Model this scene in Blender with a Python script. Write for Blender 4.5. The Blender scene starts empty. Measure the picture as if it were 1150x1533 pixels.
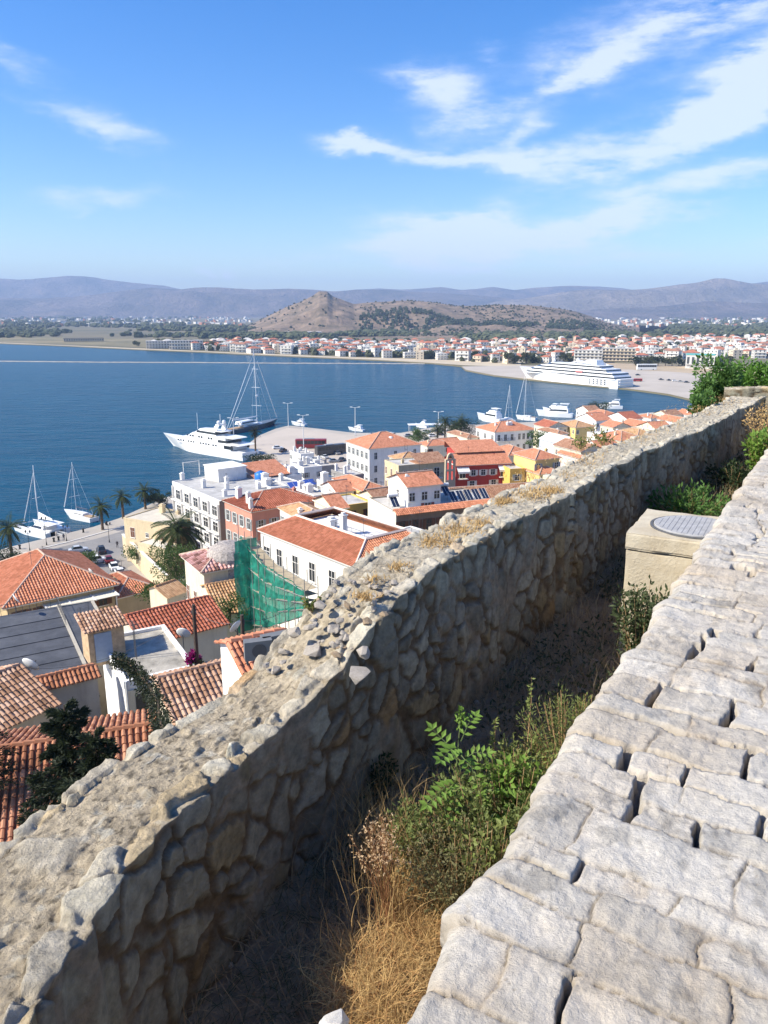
import bpy, math, random
import numpy as np
from mathutils import Vector, Matrix
R = math.radians
rnd = random.Random(7)
sc = bpy.context.scene
COL = sc.collection
# ------------------------------------------------------------------ camera, sky, sun, exposure
EYE = 55.0
PITCH = math.atan(300 / 1150)
cam = bpy.data.objects.new('camera', bpy.data.cameras.new('camera'))
COL.objects.link(cam)
cam.location = (0, 0, EYE)
cam.rotation_euler = (math.pi / 2 - PITCH, 0, 0)
cam.data.sensor_fit = 'VERTICAL'
cam.data.sensor_height = 36
cam.data.lens = 1150 / 1533 * 36
cam.data.clip_start = 0.05
cam.data.clip_end = 60000
sc.camera = cam
sc.render.resolution_x, sc.render.resolution_y = 768, 1024
SUN_AZ, SUN_EL = 255.0, 41.0
sun = bpy.data.objects.new('sun', bpy.data.lights.new('sun', 'SUN'))
COL.objects.link(sun)
sun.data.energy = 5.0
sun.data.angle = R(0.5)
sun.data.color = (1.0, 0.925, 0.775)
_d = Vector((math.sin(R(SUN_AZ)) * math.cos(R(SUN_EL)), math.cos(R(SUN_AZ)) * math.cos(R(SUN_EL)), math.sin(R(SUN_EL))))
sun.rotation_euler = _d.to_track_quat('Z', 'Y').to_euler()
sc.view_settings.view_transform = 'Standard'
sc.view_settings.look = 'None'
sc.view_settings.exposure = 0.7
sc.view_settings.gamma = 1.0
sc.view_settings.use_curve_mapping = False

W = bpy.data.worlds.new('World'); sc.world = W; W.use_nodes = True
nt = W.node_tree; nt.nodes.clear()
def N(t, kind, **kw):
    n = t.nodes.new(kind)
    for k, v in kw.items(): setattr(n, k, v)
    return n
def math_node(t, op, a, b=None, c=None):
    n = t.nodes.new('ShaderNodeMath'); n.operation = op
    for i, v in enumerate((a, b, c)):
        if v is None: continue
        if isinstance(v, (int, float)): n.inputs[i].default_value = v
        else: t.links.new(v, n.inputs[i])
    return n.outputs[0]
out = N(nt, 'ShaderNodeOutputWorld'); bg = N(nt, 'ShaderNodeBackground')
sky = N(nt, 'ShaderNodeTexSky', sky_type='NISHITA', sun_disc=False)
sky.sun_elevation = R(SUN_EL); sky.sun_rotation = R(SUN_AZ)
sky.air_density = 1.0; sky.dust_density = 0.7; sky.ozone_density = 3.0; sky.altitude = 60
bg.inputs['Strength'].default_value = 0.135
tc = N(nt, 'ShaderNodeTexCoord')
sp = N(nt, 'ShaderNodeSeparateXYZ'); nt.links.new(tc.outputs['Generated'], sp.inputs[0])
AZ = math_node(nt, 'ARCTAN2', sp.outputs[0], sp.outputs[1])
EL = math_node(nt, 'ARCSINE', sp.outputs[2])
no1 = N(nt, 'ShaderNodeTexNoise'); no1.inputs['Scale'].default_value = 7.0; no1.inputs['Detail'].default_value = 6; no1.inputs['Roughness'].default_value = 0.6
mp = N(nt, 'ShaderNodeMapping'); mp.inputs['Scale'].default_value = (1, 1, 2.2)
nt.links.new(tc.outputs['Generated'], mp.inputs[0]); nt.links.new(mp.outputs[0], no1.inputs['Vector'])
sc1 = N(nt, 'ShaderNodeSeparateColor'); nt.links.new(no1.outputs['Color'], sc1.inputs[0])
AZd = math_node(nt, 'MULTIPLY_ADD', math_node(nt, 'SUBTRACT', sc1.outputs[0], 0.5), 0.16, AZ)
ELd = math_node(nt, 'MULTIPLY_ADD', math_node(nt, 'SUBTRACT', sc1.outputs[1], 0.5), 0.09, EL)
def azel(x, y):
    a = (x - 575) / 1150; b = (y - 766.5) / 1150
    v = (a, math.cos(PITCH) - b * math.sin(PITCH), -math.sin(PITCH) - b * math.cos(PITCH))
    return math.atan2(v[0], v[1]), math.asin(v[2] / math.sqrt(sum(q * q for q in v)))
CLOUDS = [(660, 345, 90, 20, 5, .5), (820, 362, 120, 14, -6, .5), (620, 130, 60, 12, 20, .3), (860, 215, 90, 20, -14, .5), (1060, 25, 190, 42, -12, 1.0), (870, 103, 130, 13, -17, .8), (1010, 195, 190, 30, -22, 1.1), (1140, 120, 90, 34, -25, .9), (710, 232, 135, 16, 3, .95),
          (775, 190, 50, 15, -20, .75), (668, 148, 58, 30, 15, .75), (530, 226, 48, 12, 4, 1.1), (700, 358, 140, 24, -2, 1.4), (930, 335, 160, 18, -13, 1.0),
          (1085, 262, 110, 20, -10, .75), (940, 295, 60, 10, -5, .4), (155, 188, 62, 16, 22, .42), (40, 90, 90, 18, 25, .5), (140, 297, 90, 18, 0, .6),
          (100, 321, 14, 5, 0, .3), (318, 407, 14, 7, 0, .4), (362, 408, 14, 7, 0, .4), (1000, 382, 200, 12, -3, .55), (480, 385, 200, 16, -2, .3), (735, 88, 20, 9, 0, .3), (60, 150, 120, 16, 20, .25)]
acc = None
for (cx, cy, hl, ht, ang, inten) in CLOUDS:
    a0, e0 = azel(cx, cy)
    hl /= 1150.0; ht /= 1150.0; ca, sa = math.cos(R(-ang)), math.sin(R(-ang))
    dx = math_node(nt, 'SUBTRACT', AZd, a0); dy = math_node(nt, 'SUBTRACT', ELd, e0)
    u = math_node(nt, 'ADD', math_node(nt, 'MULTIPLY', dx, ca / hl), math_node(nt, 'MULTIPLY', dy, sa / hl))
    v = math_node(nt, 'ADD', math_node(nt, 'MULTIPLY', dx, -sa / ht), math_node(nt, 'MULTIPLY', dy, ca / ht))
    r2 = math_node(nt, 'ADD', math_node(nt, 'MULTIPLY', u, u), math_node(nt, 'MULTIPLY', v, v))
    g = math_node(nt, 'MULTIPLY', math_node(nt, 'EXPONENT', math_node(nt, 'MULTIPLY', r2, -1.0)), inten * 1.0)
    acc = g if acc is None else math_node(nt, 'ADD', acc, g)
no2 = N(nt, 'ShaderNodeTexNoise'); no2.inputs['Scale'].default_value = 8.5; no2.inputs['Detail'].default_value = 8; no2.inputs['Roughness'].default_value = 0.62
mp2 = N(nt, 'ShaderNodeMapping'); mp2.inputs['Scale'].default_value = (1, 1, 4.2); mp2.inputs['Rotation'].default_value = (0, R(14), 0)
nt.links.new(tc.outputs['Generated'], mp2.inputs[0]); nt.links.new(mp2.outputs[0], no2.inputs['Vector'])
wisp = math_node(nt, 'MULTIPLY', math_node(nt, 'SUBTRACT', no2.outputs['Fac'], 0.27), 2.6)
cm = math_node(nt, 'MULTIPLY', acc, wisp)
mr = N(nt, 'ShaderNodeMapRange', interpolation_type='SMOOTHSTEP'); nt.links.new(cm, mr.inputs[0])
mr.inputs[1].default_value = 0.03; mr.inputs[2].default_value = 0.75; mr.inputs[3].default_value = 0; mr.inputs[4].default_value = 0.72
mixc = N(nt, 'ShaderNodeMix', data_type='RGBA')
nt.links.new(mr.outputs[0], mixc.inputs[0]); 
hs = N(nt, 'ShaderNodeHueSaturation'); hs.inputs['Saturation'].default_value = 1.42; hs.inputs['Hue'].default_value = 0.511; hs.inputs['Value'].default_value = 1.0
nt.links.new(sky.outputs[0], hs.inputs['Color']); nt.links.new(hs.outputs[0], mixc.inputs[6])
mixc.inputs[7].default_value = (4.9, 5.2, 6.3, 1)
nt.links.new(mixc.outputs[2], bg.inputs['Color']); nt.links.new(bg.outputs[0], out.inputs[0])

# ------------------------------------------------------------------ projection helpers (photo pixel -> point in the place)
CP, SP = math.cos(PITCH), math.sin(PITCH)
def ray(x, y):
    a = (x - 575) / 1150; b = (y - 766.5) / 1150
    return Vector((a, CP - b * SP, -SP - b * CP))
def Pz(x, y, z=0.0):
    r = ray(x, y); t = (z - EYE) / r.z
    return Vector((r.x * t, r.y * t, z))
def Pt(x, y, d):
    r = ray(x, y); return Vector((r.x * d, r.y * d, EYE + r.z * d))
def azv(deg): return Vector((math.sin(R(deg)), math.cos(R(deg)), 0))
def len_to_x(C, a, X):
    k = (X - 575) / 1150
    dep = C.y * CP + (EYE - C.z) * SP
    return (k * dep - C.x) / (a.x - k * a.y * CP)

# ------------------------------------------------------------------ tags
def tag(o, label=None, cat=None, group=None, kind=None):
    if label: o['label'] = label
    if cat: o['category'] = cat
    if group: o['group'] = group
    if kind: o['kind'] = kind
    return o
def thing(name, label, cat, loc=(0, 0, 0), rz=0.0, group=None):
    o = bpy.data.objects.new(name, None); COL.objects.link(o)
    o.location = loc; o.rotation_euler = (0, 0, rz); o.empty_display_size = 0.2
    return tag(o, label, cat, group)
def dup(root, loc, rz=0.0, scale=None, label=None, group=None):
    r = root.copy(); COL.objects.link(r); r.location = loc; r.rotation_euler = (0, 0, rz)
    if scale: r.scale = (scale,) * 3
    if label: r['label'] = label
    if group: r['group'] = group
    for ch in list(root.children):
        c = ch.copy(); COL.objects.link(c); c.parent = r
        for g in ch.children:
            d = g.copy(); COL.objects.link(d); d.parent = c
    return r

# ------------------------------------------------------------------ noise
def _h(ix, iy, iz, seed):
    n = (ix.astype(np.int64) * 374761393 + iy.astype(np.int64) * 668265263 + iz.astype(np.int64) * 2147483647 + seed * 974634777) & 0xffffffff
    n = ((n ^ (n >> 13)) * 1274126177) & 0xffffffff
    n = ((n ^ (n >> 16)) * 2246822519) & 0xffffffff
    return ((n ^ (n >> 15)) & 0xffffff) / 16777215.0
def vn(x, y, z=None, seed=0):
    x = np.asarray(x, float); y = np.asarray(y, float)
    z = np.zeros_like(x) if z is None else np.asarray(z, float)
    ix, iy, iz = np.floor(x), np.floor(y), np.floor(z)
    fx, fy, fz = x - ix, y - iy, z - iz
    fx, fy, fz = [q * q * q * (q * (q * 6 - 15) + 10) for q in (fx, fy, fz)]
    r = 0
    for a in (0, 1):
        for b in (0, 1):
            for c in (0, 1):
                w = (fx if a else 1 - fx) * (fy if b else 1 - fy) * (fz if c else 1 - fz)
                r = r + w * _h(ix + a, iy + b, iz + c, seed)
    return r * 2 - 1
def fbm(x, y, z=None, oct=4, seed=0, rough=0.5):
    s = 0; a = 1; tot = 0
    for i in range(oct):
        f = 2 ** i
        s = s + a * vn(np.asarray(x) * f, np.asarray(y) * f, None if z is None else np.asarray(z) * f, seed + i * 17)
        tot += a; a *= rough
    return s / tot

# ------------------------------------------------------------------ materials
MATS = {}
def mat(name, col, rough=0.8, var=0.15, vscale=3.0, bump=0.0, bscale=20.0, metal=0.0, spec=0.3, attr=None, col2=None, alpha=1.0, trans=0.0, coords='Object'):
    if name in MATS: return MATS[name]
    m = bpy.data.materials.new(name); m.use_nodes = True; t = m.node_tree
    p = t.nodes['Principled BSDF']
    p.inputs['Roughness'].default_value = rough; p.inputs['Metallic'].default_value = metal
    p.inputs['Specular IOR Level'].default_value = spec
    c = N(t, 'ShaderNodeTexCoord'); no = N(t, 'ShaderNodeTexNoise')
    no.inputs['Scale'].default_value = vscale; no.inputs['Detail'].default_value = 6; no.inputs['Roughness'].default_value = 0.65
    t.links.new(c.outputs[coords], no.inputs['Vector'])
    mx = N(t, 'ShaderNodeMix', data_type='RGBA', blend_type='MIX')
    rr = N(t, 'ShaderNodeMapRange'); t.links.new(no.outputs['Fac'], rr.inputs[0]); rr.inputs[1].default_value = 0.3; rr.inputs[2].default_value = 0.7
    t.links.new(rr.outputs[0], mx.inputs[0])
    if attr:
        at = N(t, 'ShaderNodeAttribute', attribute_name=attr)
        h1 = N(t, 'ShaderNodeVectorMath', operation='SCALE'); h1.inputs['Scale'].default_value = 1 - var; t.links.new(at.outputs['Color'], h1.inputs[0])
        h2 = N(t, 'ShaderNodeVectorMath', operation='SCALE'); h2.inputs['Scale'].default_value = 1 + var; t.links.new(at.outputs['Color'], h2.inputs[0])
        t.links.new(h1.outputs[0], mx.inputs[6]); t.links.new(h2.outputs[0], mx.inputs[7])
    else:
        c2 = col2 or tuple(min(1, q * (1 + var)) for q in col); c1 = col if col2 else tuple(q * (1 - var) for q in col)
        mx.inputs[6].default_value = (*c1, 1); mx.inputs[7].default_value = (*c2, 1)
    t.links.new(mx.outputs[2], p.inputs['Base Color'])
    if bump > 0:
        nb = N(t, 'ShaderNodeTexNoise'); nb.inputs['Scale'].default_value = bscale; nb.inputs['Detail'].default_value = 8; nb.inputs['Roughness'].default_value = 0.7
        t.links.new(c.outputs[coords], nb.inputs['Vector'])
        b = N(t, 'ShaderNodeBump'); b.inputs['Strength'].default_value = bump; b.inputs['Distance'].default_value = 1.0 / bscale
        t.links.new(nb.outputs['Fac'], b.inputs['Height']); t.links.new(b.outputs[0], p.inputs['Normal'])
    if alpha < 1: p.inputs['Alpha'].default_value = alpha
    if trans > 0:
        p.inputs['Subsurface Weight'].default_value = 0
        tr = N(t, 'ShaderNodeBsdfTranslucent'); t.links.new(mx.outputs[2], tr.inputs['Color'])
        ms = N(t, 'ShaderNodeMixShader'); ms.inputs[0].default_value = trans
        t.links.new(p.outputs[0], ms.inputs[1]); t.links.new(tr.outputs[0], ms.inputs[2])
        t.links.new(ms.outputs[0], t.nodes['Material Output'].inputs[0])
    MATS[name] = m
    return m
def plaster(name, col, dirt=0.25):
    """painted render with grime streaks running down"""
    if name in MATS: return MATS[name]
    m = mat(name, col, rough=0.9, var=0.08, vscale=0.8, bump=0.15, bscale=8)
    t = m.node_tree; p = t.nodes['Principled BSDF']
    lk = p.inputs['Base Color'].links[0]; src = lk.from_socket
    c = N(t, 'ShaderNodeTexCoord'); mpn = N(t, 'ShaderNodeMapping'); mpn.inputs['Scale'].default_value = (1.3, 1.3, 0.25)
    t.links.new(c.outputs['Object'], mpn.inputs[0]); no = N(t, 'ShaderNodeTexNoise'); no.inputs['Scale'].default_value = 1.6; no.inputs['Detail'].default_value = 9; no.inputs['Roughness'].default_value = 0.7
    t.links.new(mpn.outputs[0], no.inputs['Vector'])
    rr = N(t, 'ShaderNodeMapRange'); t.links.new(no.outputs['Fac'], rr.inputs[0]); rr.inputs[1].default_value = 0.48; rr.inputs[2].default_value = 0.75; rr.inputs[4].default_value = dirt
    mx = N(t, 'ShaderNodeMix', data_type='RGBA', blend_type='MULTIPLY'); t.links.new(rr.outputs[0], mx.inputs[0]); t.links.new(src, mx.inputs[6]); mx.inputs[7].default_value = (0.35, 0.31, 0.27, 1)
    t.links.new(mx.outputs[2], p.inputs['Base Color'])
    return m
def tilemat(name, col, var=0.3, pitch=0.24):
    """roof tiles; UV = metres along the eave, metres up the slope"""
    if name in MATS: return MATS[name]
    m = bpy.data.materials.new(name); m.use_nodes = True; t = m.node_tree; p = t.nodes['Principled BSDF']
    p.inputs['Roughness'].default_value = 0.85; p.inputs['Specular IOR Level'].default_value = 0.2
    uv = N(t, 'ShaderNodeUVMap'); s = N(t, 'ShaderNodeSeparateXYZ'); t.links.new(uv.outputs[0], s.inputs[0])
    iu = math_node(t, 'FLOOR', math_node(t, 'DIVIDE', s.outputs[0], pitch)); iv = math_node(t, 'FLOOR', math_node(t, 'DIVIDE', s.outputs[1], 0.4))
    cx = N(t, 'ShaderNodeCombineXYZ'); t.links.new(iu, cx.inputs[0]); t.links.new(iv, cx.inputs[1])
    wn = N(t, 'ShaderNodeTexWhiteNoise'); t.links.new(cx.outputs[0], wn.inputs['Vector'])
    c = N(t, 'ShaderNodeTexCoord'); no = N(t, 'ShaderNodeTexNoise'); no.inputs['Scale'].default_value = 0.7; no.inputs['Detail'].default_value = 7; t.links.new(c.outputs['Object'], no.inputs['Vector'])
    f = math_node(t, 'ADD', math_node(t, 'MULTIPLY', wn.outputs['Value'], 0.55), math_node(t, 'MULTIPLY', no.outputs['Fac'], 0.6))
    cr = N(t, 'ShaderNodeValToRGB'); t.links.new(f, cr.inputs[0])
    e = cr.color_ramp.elements
    e[0].position = 0.1; e[0].color = (*[q * (1 - 1.2 * var) for q in col], 1)
    e[1].position = 0.95; e[1].color = (min(1, col[0] * (1 + var)), min(1, col[1] * (1 + 1.6 * var)), min(1, col[2] * (1 + 2.2 * var)), 1)
    k = cr.color_ramp.elements.new(0.5); k.color = (*col, 1)
    t.links.new(cr.outputs[0], p.inputs['Base Color'])
    wv = math_node(t, 'ABSOLUTE', math_node(t, 'SINE', math_node(t, 'MULTIPLY', s.outputs[0], math.pi / pitch)))
    b = N(t, 'ShaderNodeBump'); b.inputs['Strength'].default_value = 0.7; b.inputs['Distance'].default_value = 0.06
    t.links.new(wv, b.inputs['Height']); t.links.new(b.outputs[0], p.inputs['Normal'])
    MATS[name] = m
    return m

# ------------------------------------------------------------------ mesh builder
class MB:
    def __init__(s): s.v = []; s.f = []; s.m = []; s.uv = {}
    def face(s, pts, mi=0, uvs=None):
        b = len(s.v); s.v += [tuple(p) for p in pts]; s.f.append(tuple(range(b, b + len(pts)))); s.m.append(mi)
        if uvs: s.uv[len(s.f) - 1] = uvs
    def box(s, x0, y0, z0, x1, y1, z1, mi=0, T=None):
        P = [Vector(p) for p in ((x0, y0, z0), (x1, y0, z0), (x1, y1, z0), (x0, y1, z0), (x0, y0, z1), (x1, y0, z1), (x1, y1, z1), (x0, y1, z1))]
        if T is not None: P = [T @ p for p in P]
        b = len(s.v); s.v += [tuple(p) for p in P]
        for q in ((0, 3, 2, 1), (4, 5, 6, 7), (0, 1, 5, 4), (1, 2, 6, 5), (2, 3, 7, 6), (3, 0, 4, 7)):
            s.f.append(tuple(b + i for i in q)); s.m.append(mi)
    def ring(s, rings, mi=0, cap0=True, cap1=True, closed=True):
        b = len(s.v); n = len(rings[0])
        for r in rings: s.v += [tuple(p) for p in r]
        for i in range(len(rings) - 1):
            for j in range(n if closed else n - 1):
                k = (j + 1) % n
                s.f.append((b + i * n + j, b + i * n + k, b + (i + 1) * n + k, b + (i + 1) * n + j)); s.m.append(mi)
        if cap0: s.f.append(tuple(b + j for j in range(n))[::-1]); s.m.append(mi)
        if cap1: s.f.append(tuple(b + (len(rings) - 1) * n + j for j in range(n))); s.m.append(mi)
    def tube(s, pts, rad, n=6, mi=0):
        pts = [Vector(p) for p in pts]; rads = rad if isinstance(rad, (list, tuple)) else [rad] * len(pts)
        rings = []
        for i, p in enumerate(pts):
            d = (pts[min(i + 1, len(pts) - 1)] - pts[max(i - 1, 0)]).normalized()
            a = d.cross(Vector((0, 0, 1)));
            if a.length < 1e-3: a = Vector((1, 0, 0))
            a.normalize(); b2 = a.cross(d)
            rings.append([p + (a * math.cos(2 * math.pi * k / n) + b2 * math.sin(2 * math.pi * k / n)) * rads[i] for k in range(n)])
        s.ring(rings, mi)
    def lathe(s, prof, n=12, mi=0, c=(0, 0, 0)):
        s.ring([[(c[0] + r * math.cos(2 * math.pi * k / n), c[1] + r * math.sin(2 * math.pi * k / n), c[2] + z) for k in range(n)] for r, z in prof], mi)
    def blob(s, c, r, seed=0, mi=0, nu=8, nv=6, jit=0.25):
        rg = random.Random(seed); b = len(s.v); r = (r, r, r) if isinstance(r, (int, float)) else r
        s.v.append((c[0], c[1], c[2] - r[2]))
        for i in range(1, nv):
            th = math.pi * i / nv - math.pi / 2
            for j in range(nu):
                k = 1 + (rg.random() - .5) * 2 * jit; ph = 2 * math.pi * (j + .5 * (i % 2)) / nu
                s.v.append((c[0] + r[0] * k * math.cos(th) * math.cos(ph), c[1] + r[1] * k * math.cos(th) * math.sin(ph), c[2] + r[2] * k * math.sin(th)))
        s.v.append((c[0], c[1], c[2] + r[2])); top = len(s.v) - 1
        for j in range(nu):
            k = (j + 1) % nu
            s.f.append((b, b + 1 + k, b + 1 + j)); s.m.append(mi)
            for i in range(nv - 2):
                a = b + 1 + i * nu; s.f.append((a + j, a + k, a + nu + k, a + nu + j)); s.m.append(mi)
            a = b + 1 + (nv - 2) * nu; s.f.append((a + j, a + k, top)); s.m.append(mi)
    def mesh(s, name, mats, smooth=False):
        me = bpy.data.meshes.new(name); me.from_pydata(s.v, [], s.f)
        mats = mats if isinstance(mats, (list, tuple)) else [mats]
        for m in mats: me.materials.append(m)
        me.polygons.foreach_set('material_index', s.m)
        if s.uv:
            ul = me.uv_layers.new(name='UVMap')
            for fi, uvs in s.uv.items():
                ls = me.polygons[fi].loop_start
                for k, q in enumerate(uvs): ul.data[ls + k].uv = q
        if smooth: me.shade_smooth()
        me.update()
        return me
    def build(s, name, mats, parent=None, smooth=False):
        o = bpy.data.objects.new(name, s.mesh(name, mats, smooth)); COL.objects.link(o)
        if parent is not None: o.parent = parent
        return o
def npmesh(name, verts, faces, mats, col=None, smooth=True, parent=None):
    me = bpy.data.meshes.new(name); nv, nf = len(verts), len(faces); k = faces.shape[1]
    me.vertices.add(nv); me.vertices.foreach_set('co', np.asarray(verts, np.float32).ravel())
    me.loops.add(nf * k); me.loops.foreach_set('vertex_index', faces.astype(np.int32).ravel())
    me.polygons.add(nf); me.polygons.foreach_set('loop_start', np.arange(0, nf * k, k, dtype=np.int32))
    me.polygons.foreach_set('loop_total', np.full(nf, k, np.int32))
    me.update(calc_edges=True)
    for m in (mats if isinstance(mats, (list, tuple)) else [mats]): me.materials.append(m)
    if col is not None:
        a = me.color_attributes.new(name='Col', type='FLOAT_COLOR', domain='POINT')
        a.data.foreach_set('color', np.concatenate([col, np.ones((nv, 1))], 1).astype(np.float32).ravel())
    if smooth: me.shade_smooth()
    o = bpy.data.objects.new(name, me); COL.objects.link(o)
    if parent is not None: o.parent = parent
    return o
def gridfaces(nu, nv):
    i, j = np.meshgrid(np.arange(nu - 1), np.arange(nv - 1), indexing='ij'); a = i * nv + j
    return np.stack([a, a + nv, a + nv + 1, a + 1], -1).reshape(-1, 4)
def sstep(a, b, x):
    t = np.clip((x - a) / (b - a), 0, 1); return t * t * (3 - 2 * t)
# ================================================================== THE SETTING: sea, coast, plain, hills
def seamat():
    m = bpy.data.materials.new('sea'); m.use_nodes = True; t = m.node_tree; p = t.nodes['Principled BSDF']
    p.inputs['Base Color'].default_value = (0.004, 0.055, 0.12, 1); p.inputs['Roughness'].default_value = 0.22
    p.inputs['Specular IOR Level'].default_value = 0.08; p.inputs['IOR'].default_value = 1.33
    c = N(t, 'ShaderNodeTexCoord')
    hs_ = []
    for sc_, st in ((0.05, 3.0), (0.35, 0.7), (1.6, 0.16)):
        mpn = N(t, 'ShaderNodeMapping'); mpn.inputs['Rotation'].default_value = (0, 0, R(25)); mpn.inputs['Scale'].default_value = (sc_, sc_ * 2.6, sc_)
        t.links.new(c.outputs['Object'], mpn.inputs[0]); no = N(t, 'ShaderNodeTexNoise'); no.inputs['Scale'].default_value = 1; no.inputs['Detail'].default_value = 4
        t.links.new(mpn.outputs[0], no.inputs['Vector']); hs_.append(math_node(t, 'MULTIPLY', no.outputs['Fac'], st))
    hh = math_node(t, 'ADD', math_node(t, 'ADD', hs_[0], hs_[1]), hs_[2])
    b = N(t, 'ShaderNodeBump'); b.inputs['Strength'].default_value = 0.9; b.inputs['Distance'].default_value = 1.0
    t.links.new(hh, b.inputs['Height']); t.links.new(b.outputs[0], p.inputs['Normal'])
    no = N(t, 'ShaderNodeTexNoise'); no.inputs['Scale'].default_value = 0.012; no.inputs['Detail'].default_value = 6
    mpn = N(t, 'ShaderNodeMapping'); mpn.inputs['Scale'].default_value = (1, 4, 1); t.links.new(c.outputs['Object'], mpn.inputs[0]); t.links.new(mpn.outputs[0], no.inputs['Vector'])
    mx = N(t, 'ShaderNodeMix', data_type='RGBA'); t.links.new(no.outputs['Fac'], mx.inputs[0])
    mx.inputs[6].default_value = (0.001, 0.042, 0.088, 1); mx.inputs[7].default_value = (0.002, 0.070, 0.130, 1)
    t.links.new(mx.outputs[2], p.inputs['Base Color'])
    return m
mb = MB(); mb.face([(-9000, -200, 0), (9000, -200, 0), (9000, 3000, 0), (-9000, 3000, 0)])
tag(mb.build('sea', seamat()), kind='structure')

pave_m = mat('quay_concrete', (0.40, 0.36, 0.31), var=0.14, vscale=0.06, bump=0.2, bscale=2)
def poly_sheet(name, pts, z, m, skirt=2.5):
    mb = MB(); mb.face([(p[0], p[1], z) for p in pts])
    n = len(pts)
    for i in range(n):
        a, b = pts[i], pts[(i + 1) % n]
        mb.face([(a[0], a[1], z), (a[0], a[1], z - skirt), (b[0], b[1], z - skirt), (b[0], b[1], z)])
    o = mb.build(name, m); return tag(o, kind='structure')
ZQ = 1.4
near = [Pz(*q, ZQ) for q in [(-300, 905), (0, 823), (22, 817), (80, 803), (139, 789), (178, 776), (240, 748), (300, 726), (374, 700), (378, 688), (372, 664), (388, 652), (412, 642), (432, 637),
        (470, 641), (530, 648), (600, 648), (645, 640), (690, 634), (712, 636), (790, 632), (860, 628), (960, 619), (1030, 612), (1070, 606)]]
near = [(p.x, p.y) for p in near] + [(420, 520), (420, -150), (-260, -150), (-260, 60)]
# orientation: make face normal up
def ccw(pts):
    a = sum(pts[i][0] * pts[(i + 1) % len(pts)][1] - pts[(i + 1) % len(pts)][0] * pts[i][1] for i in range(len(pts)))
    return pts if a > 0 else pts[::-1]
poly_sheet('quay', ccw(near), ZQ, pave_m)
# paved harbour parking and promenade: a lighter sheet 4 mm above the quay, and the road
asph = mat('road_asphalt', (0.23, 0.22, 0.21), var=0.15, vscale=0.2, bump=0.15, bscale=4)
def sheet(name, px, z, m, kind='structure'):
    pts = ccw([tuple(Pz(*q, z))[:2] for q in px]); mb = MB(); mb.face([(p[0], p[1], z) for p in pts]); return tag(mb.build(name, m), kind=kind)
sheet('promenade_road', [(-200, 900), (0, 842), (60, 826), (150, 805), (200, 790), (225, 800), (235, 830), (190, 850), (225, 900), (140, 870), (140, 845), (60, 846), (-200, 920)], ZQ + 0.006, asph)
sheet('harbour_pavement', [(376, 688), (374, 668), (390, 655), (432, 640), (520, 651), (640, 648), (700, 640), (700, 700), (400, 705)], ZQ + 0.006, mat('harbour_paving', (0.47, 0.41, 0.345), var=0.08, vscale=0.05, bump=0.1, bscale=2))
# kerb line along the promenade
mb = MB()
kp = [Pz(*q, ZQ) for q in [(-120, 872), (0, 837), (60, 822), (105, 811), (180, 790), (206, 778)]]
for a, b in zip(kp[:-1], kp[1:]):
    d = (b - a).normalized(); n = Vector((-d.y, d.x, 0)) * 0.25
    mb.ring([[a - n, a + n, a + n + Vector((0, 0, .14)), a - n + Vector((0, 0, .14))], [b - n, b + n, b + n + Vector((0, 0, .14)), b - n + Vector((0, 0, .14))]])
tag(mb.build('kerb', mat('kerbstone', (0.6, 0.57, 0.52), var=.1)), kind='structure')

# far plain
plain_m = mat('plain_ground', (0.10, 0.10, 0.055), var=0.3, vscale=0.004, col2=(0.22, 0.18, 0.11), bump=0)
farc = [Pz(*q, 1.0) for q in [(-400, 505), (-60, 512), (0, 514), (100, 518), (200, 523), (300, 527), (380, 531), (450, 534), (520, 537), (600, 541), (650, 544), (690, 548), (697, 554), (740, 562), (800, 569), (870, 576), (940, 582), (1000, 590), (1052, 602), (1072, 607)]]
farc = [(p.x, p.y) for p in farc] + [(900, 450), (11000, 2400), (13000, 14500), (-13000, 14500), (-11000, 2400)]
poly_sheet('far_plain', ccw(farc), 1.0, plain_m)
sand = mat('shore_sand', (0.50, 0.42, 0.30), var=0.15, vscale=0.02)
sheet('beach', [(-300, 507), (0, 513.6), (100, 517.6), (200, 522.6), (300, 526.7), (380, 530.6), (450, 533.6), (520, 536.6), (600, 540.6), (650, 543.6), (700, 547), (780, 549), (780, 541), (700, 540), (600, 536.5), (520, 534.5), (380, 529), (200, 521.2), (0, 512.6), (-300, 506)], 1.05, sand)
sheet('far_pier', [(691, 548.6), (698, 553.8), (740, 561.6), (800, 568.6), (870, 575.6), (940, 581.6), (1000, 589.5), (1052, 601.4), (1150, 622), (1250, 600), (1250, 575), (1000, 556), (860, 549), (780, 547)], 1.06, mat('pier_concrete', (0.44, 0.39, 0.33), var=0.12, vscale=0.03))
sheet('lot', [(860, 549.5), (1000, 556), (1250, 575), (1250, 560), (1000, 546), (860, 542)], 1.12, mat('dusty_lot', (0.42, 0.33, 0.22), var=0.1, vscale=0.02))
# grassy flats behind the western shore
sheet('marsh', [(-300, 500), (0, 503), (230, 508), (230, 520), (0, 511.5), (-300, 504)], 1.08, mat('marsh_ground', (0.13, 0.12, 0.06), col2=(0.28, 0.23, 0.13), vscale=0.01, var=.2))
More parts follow.
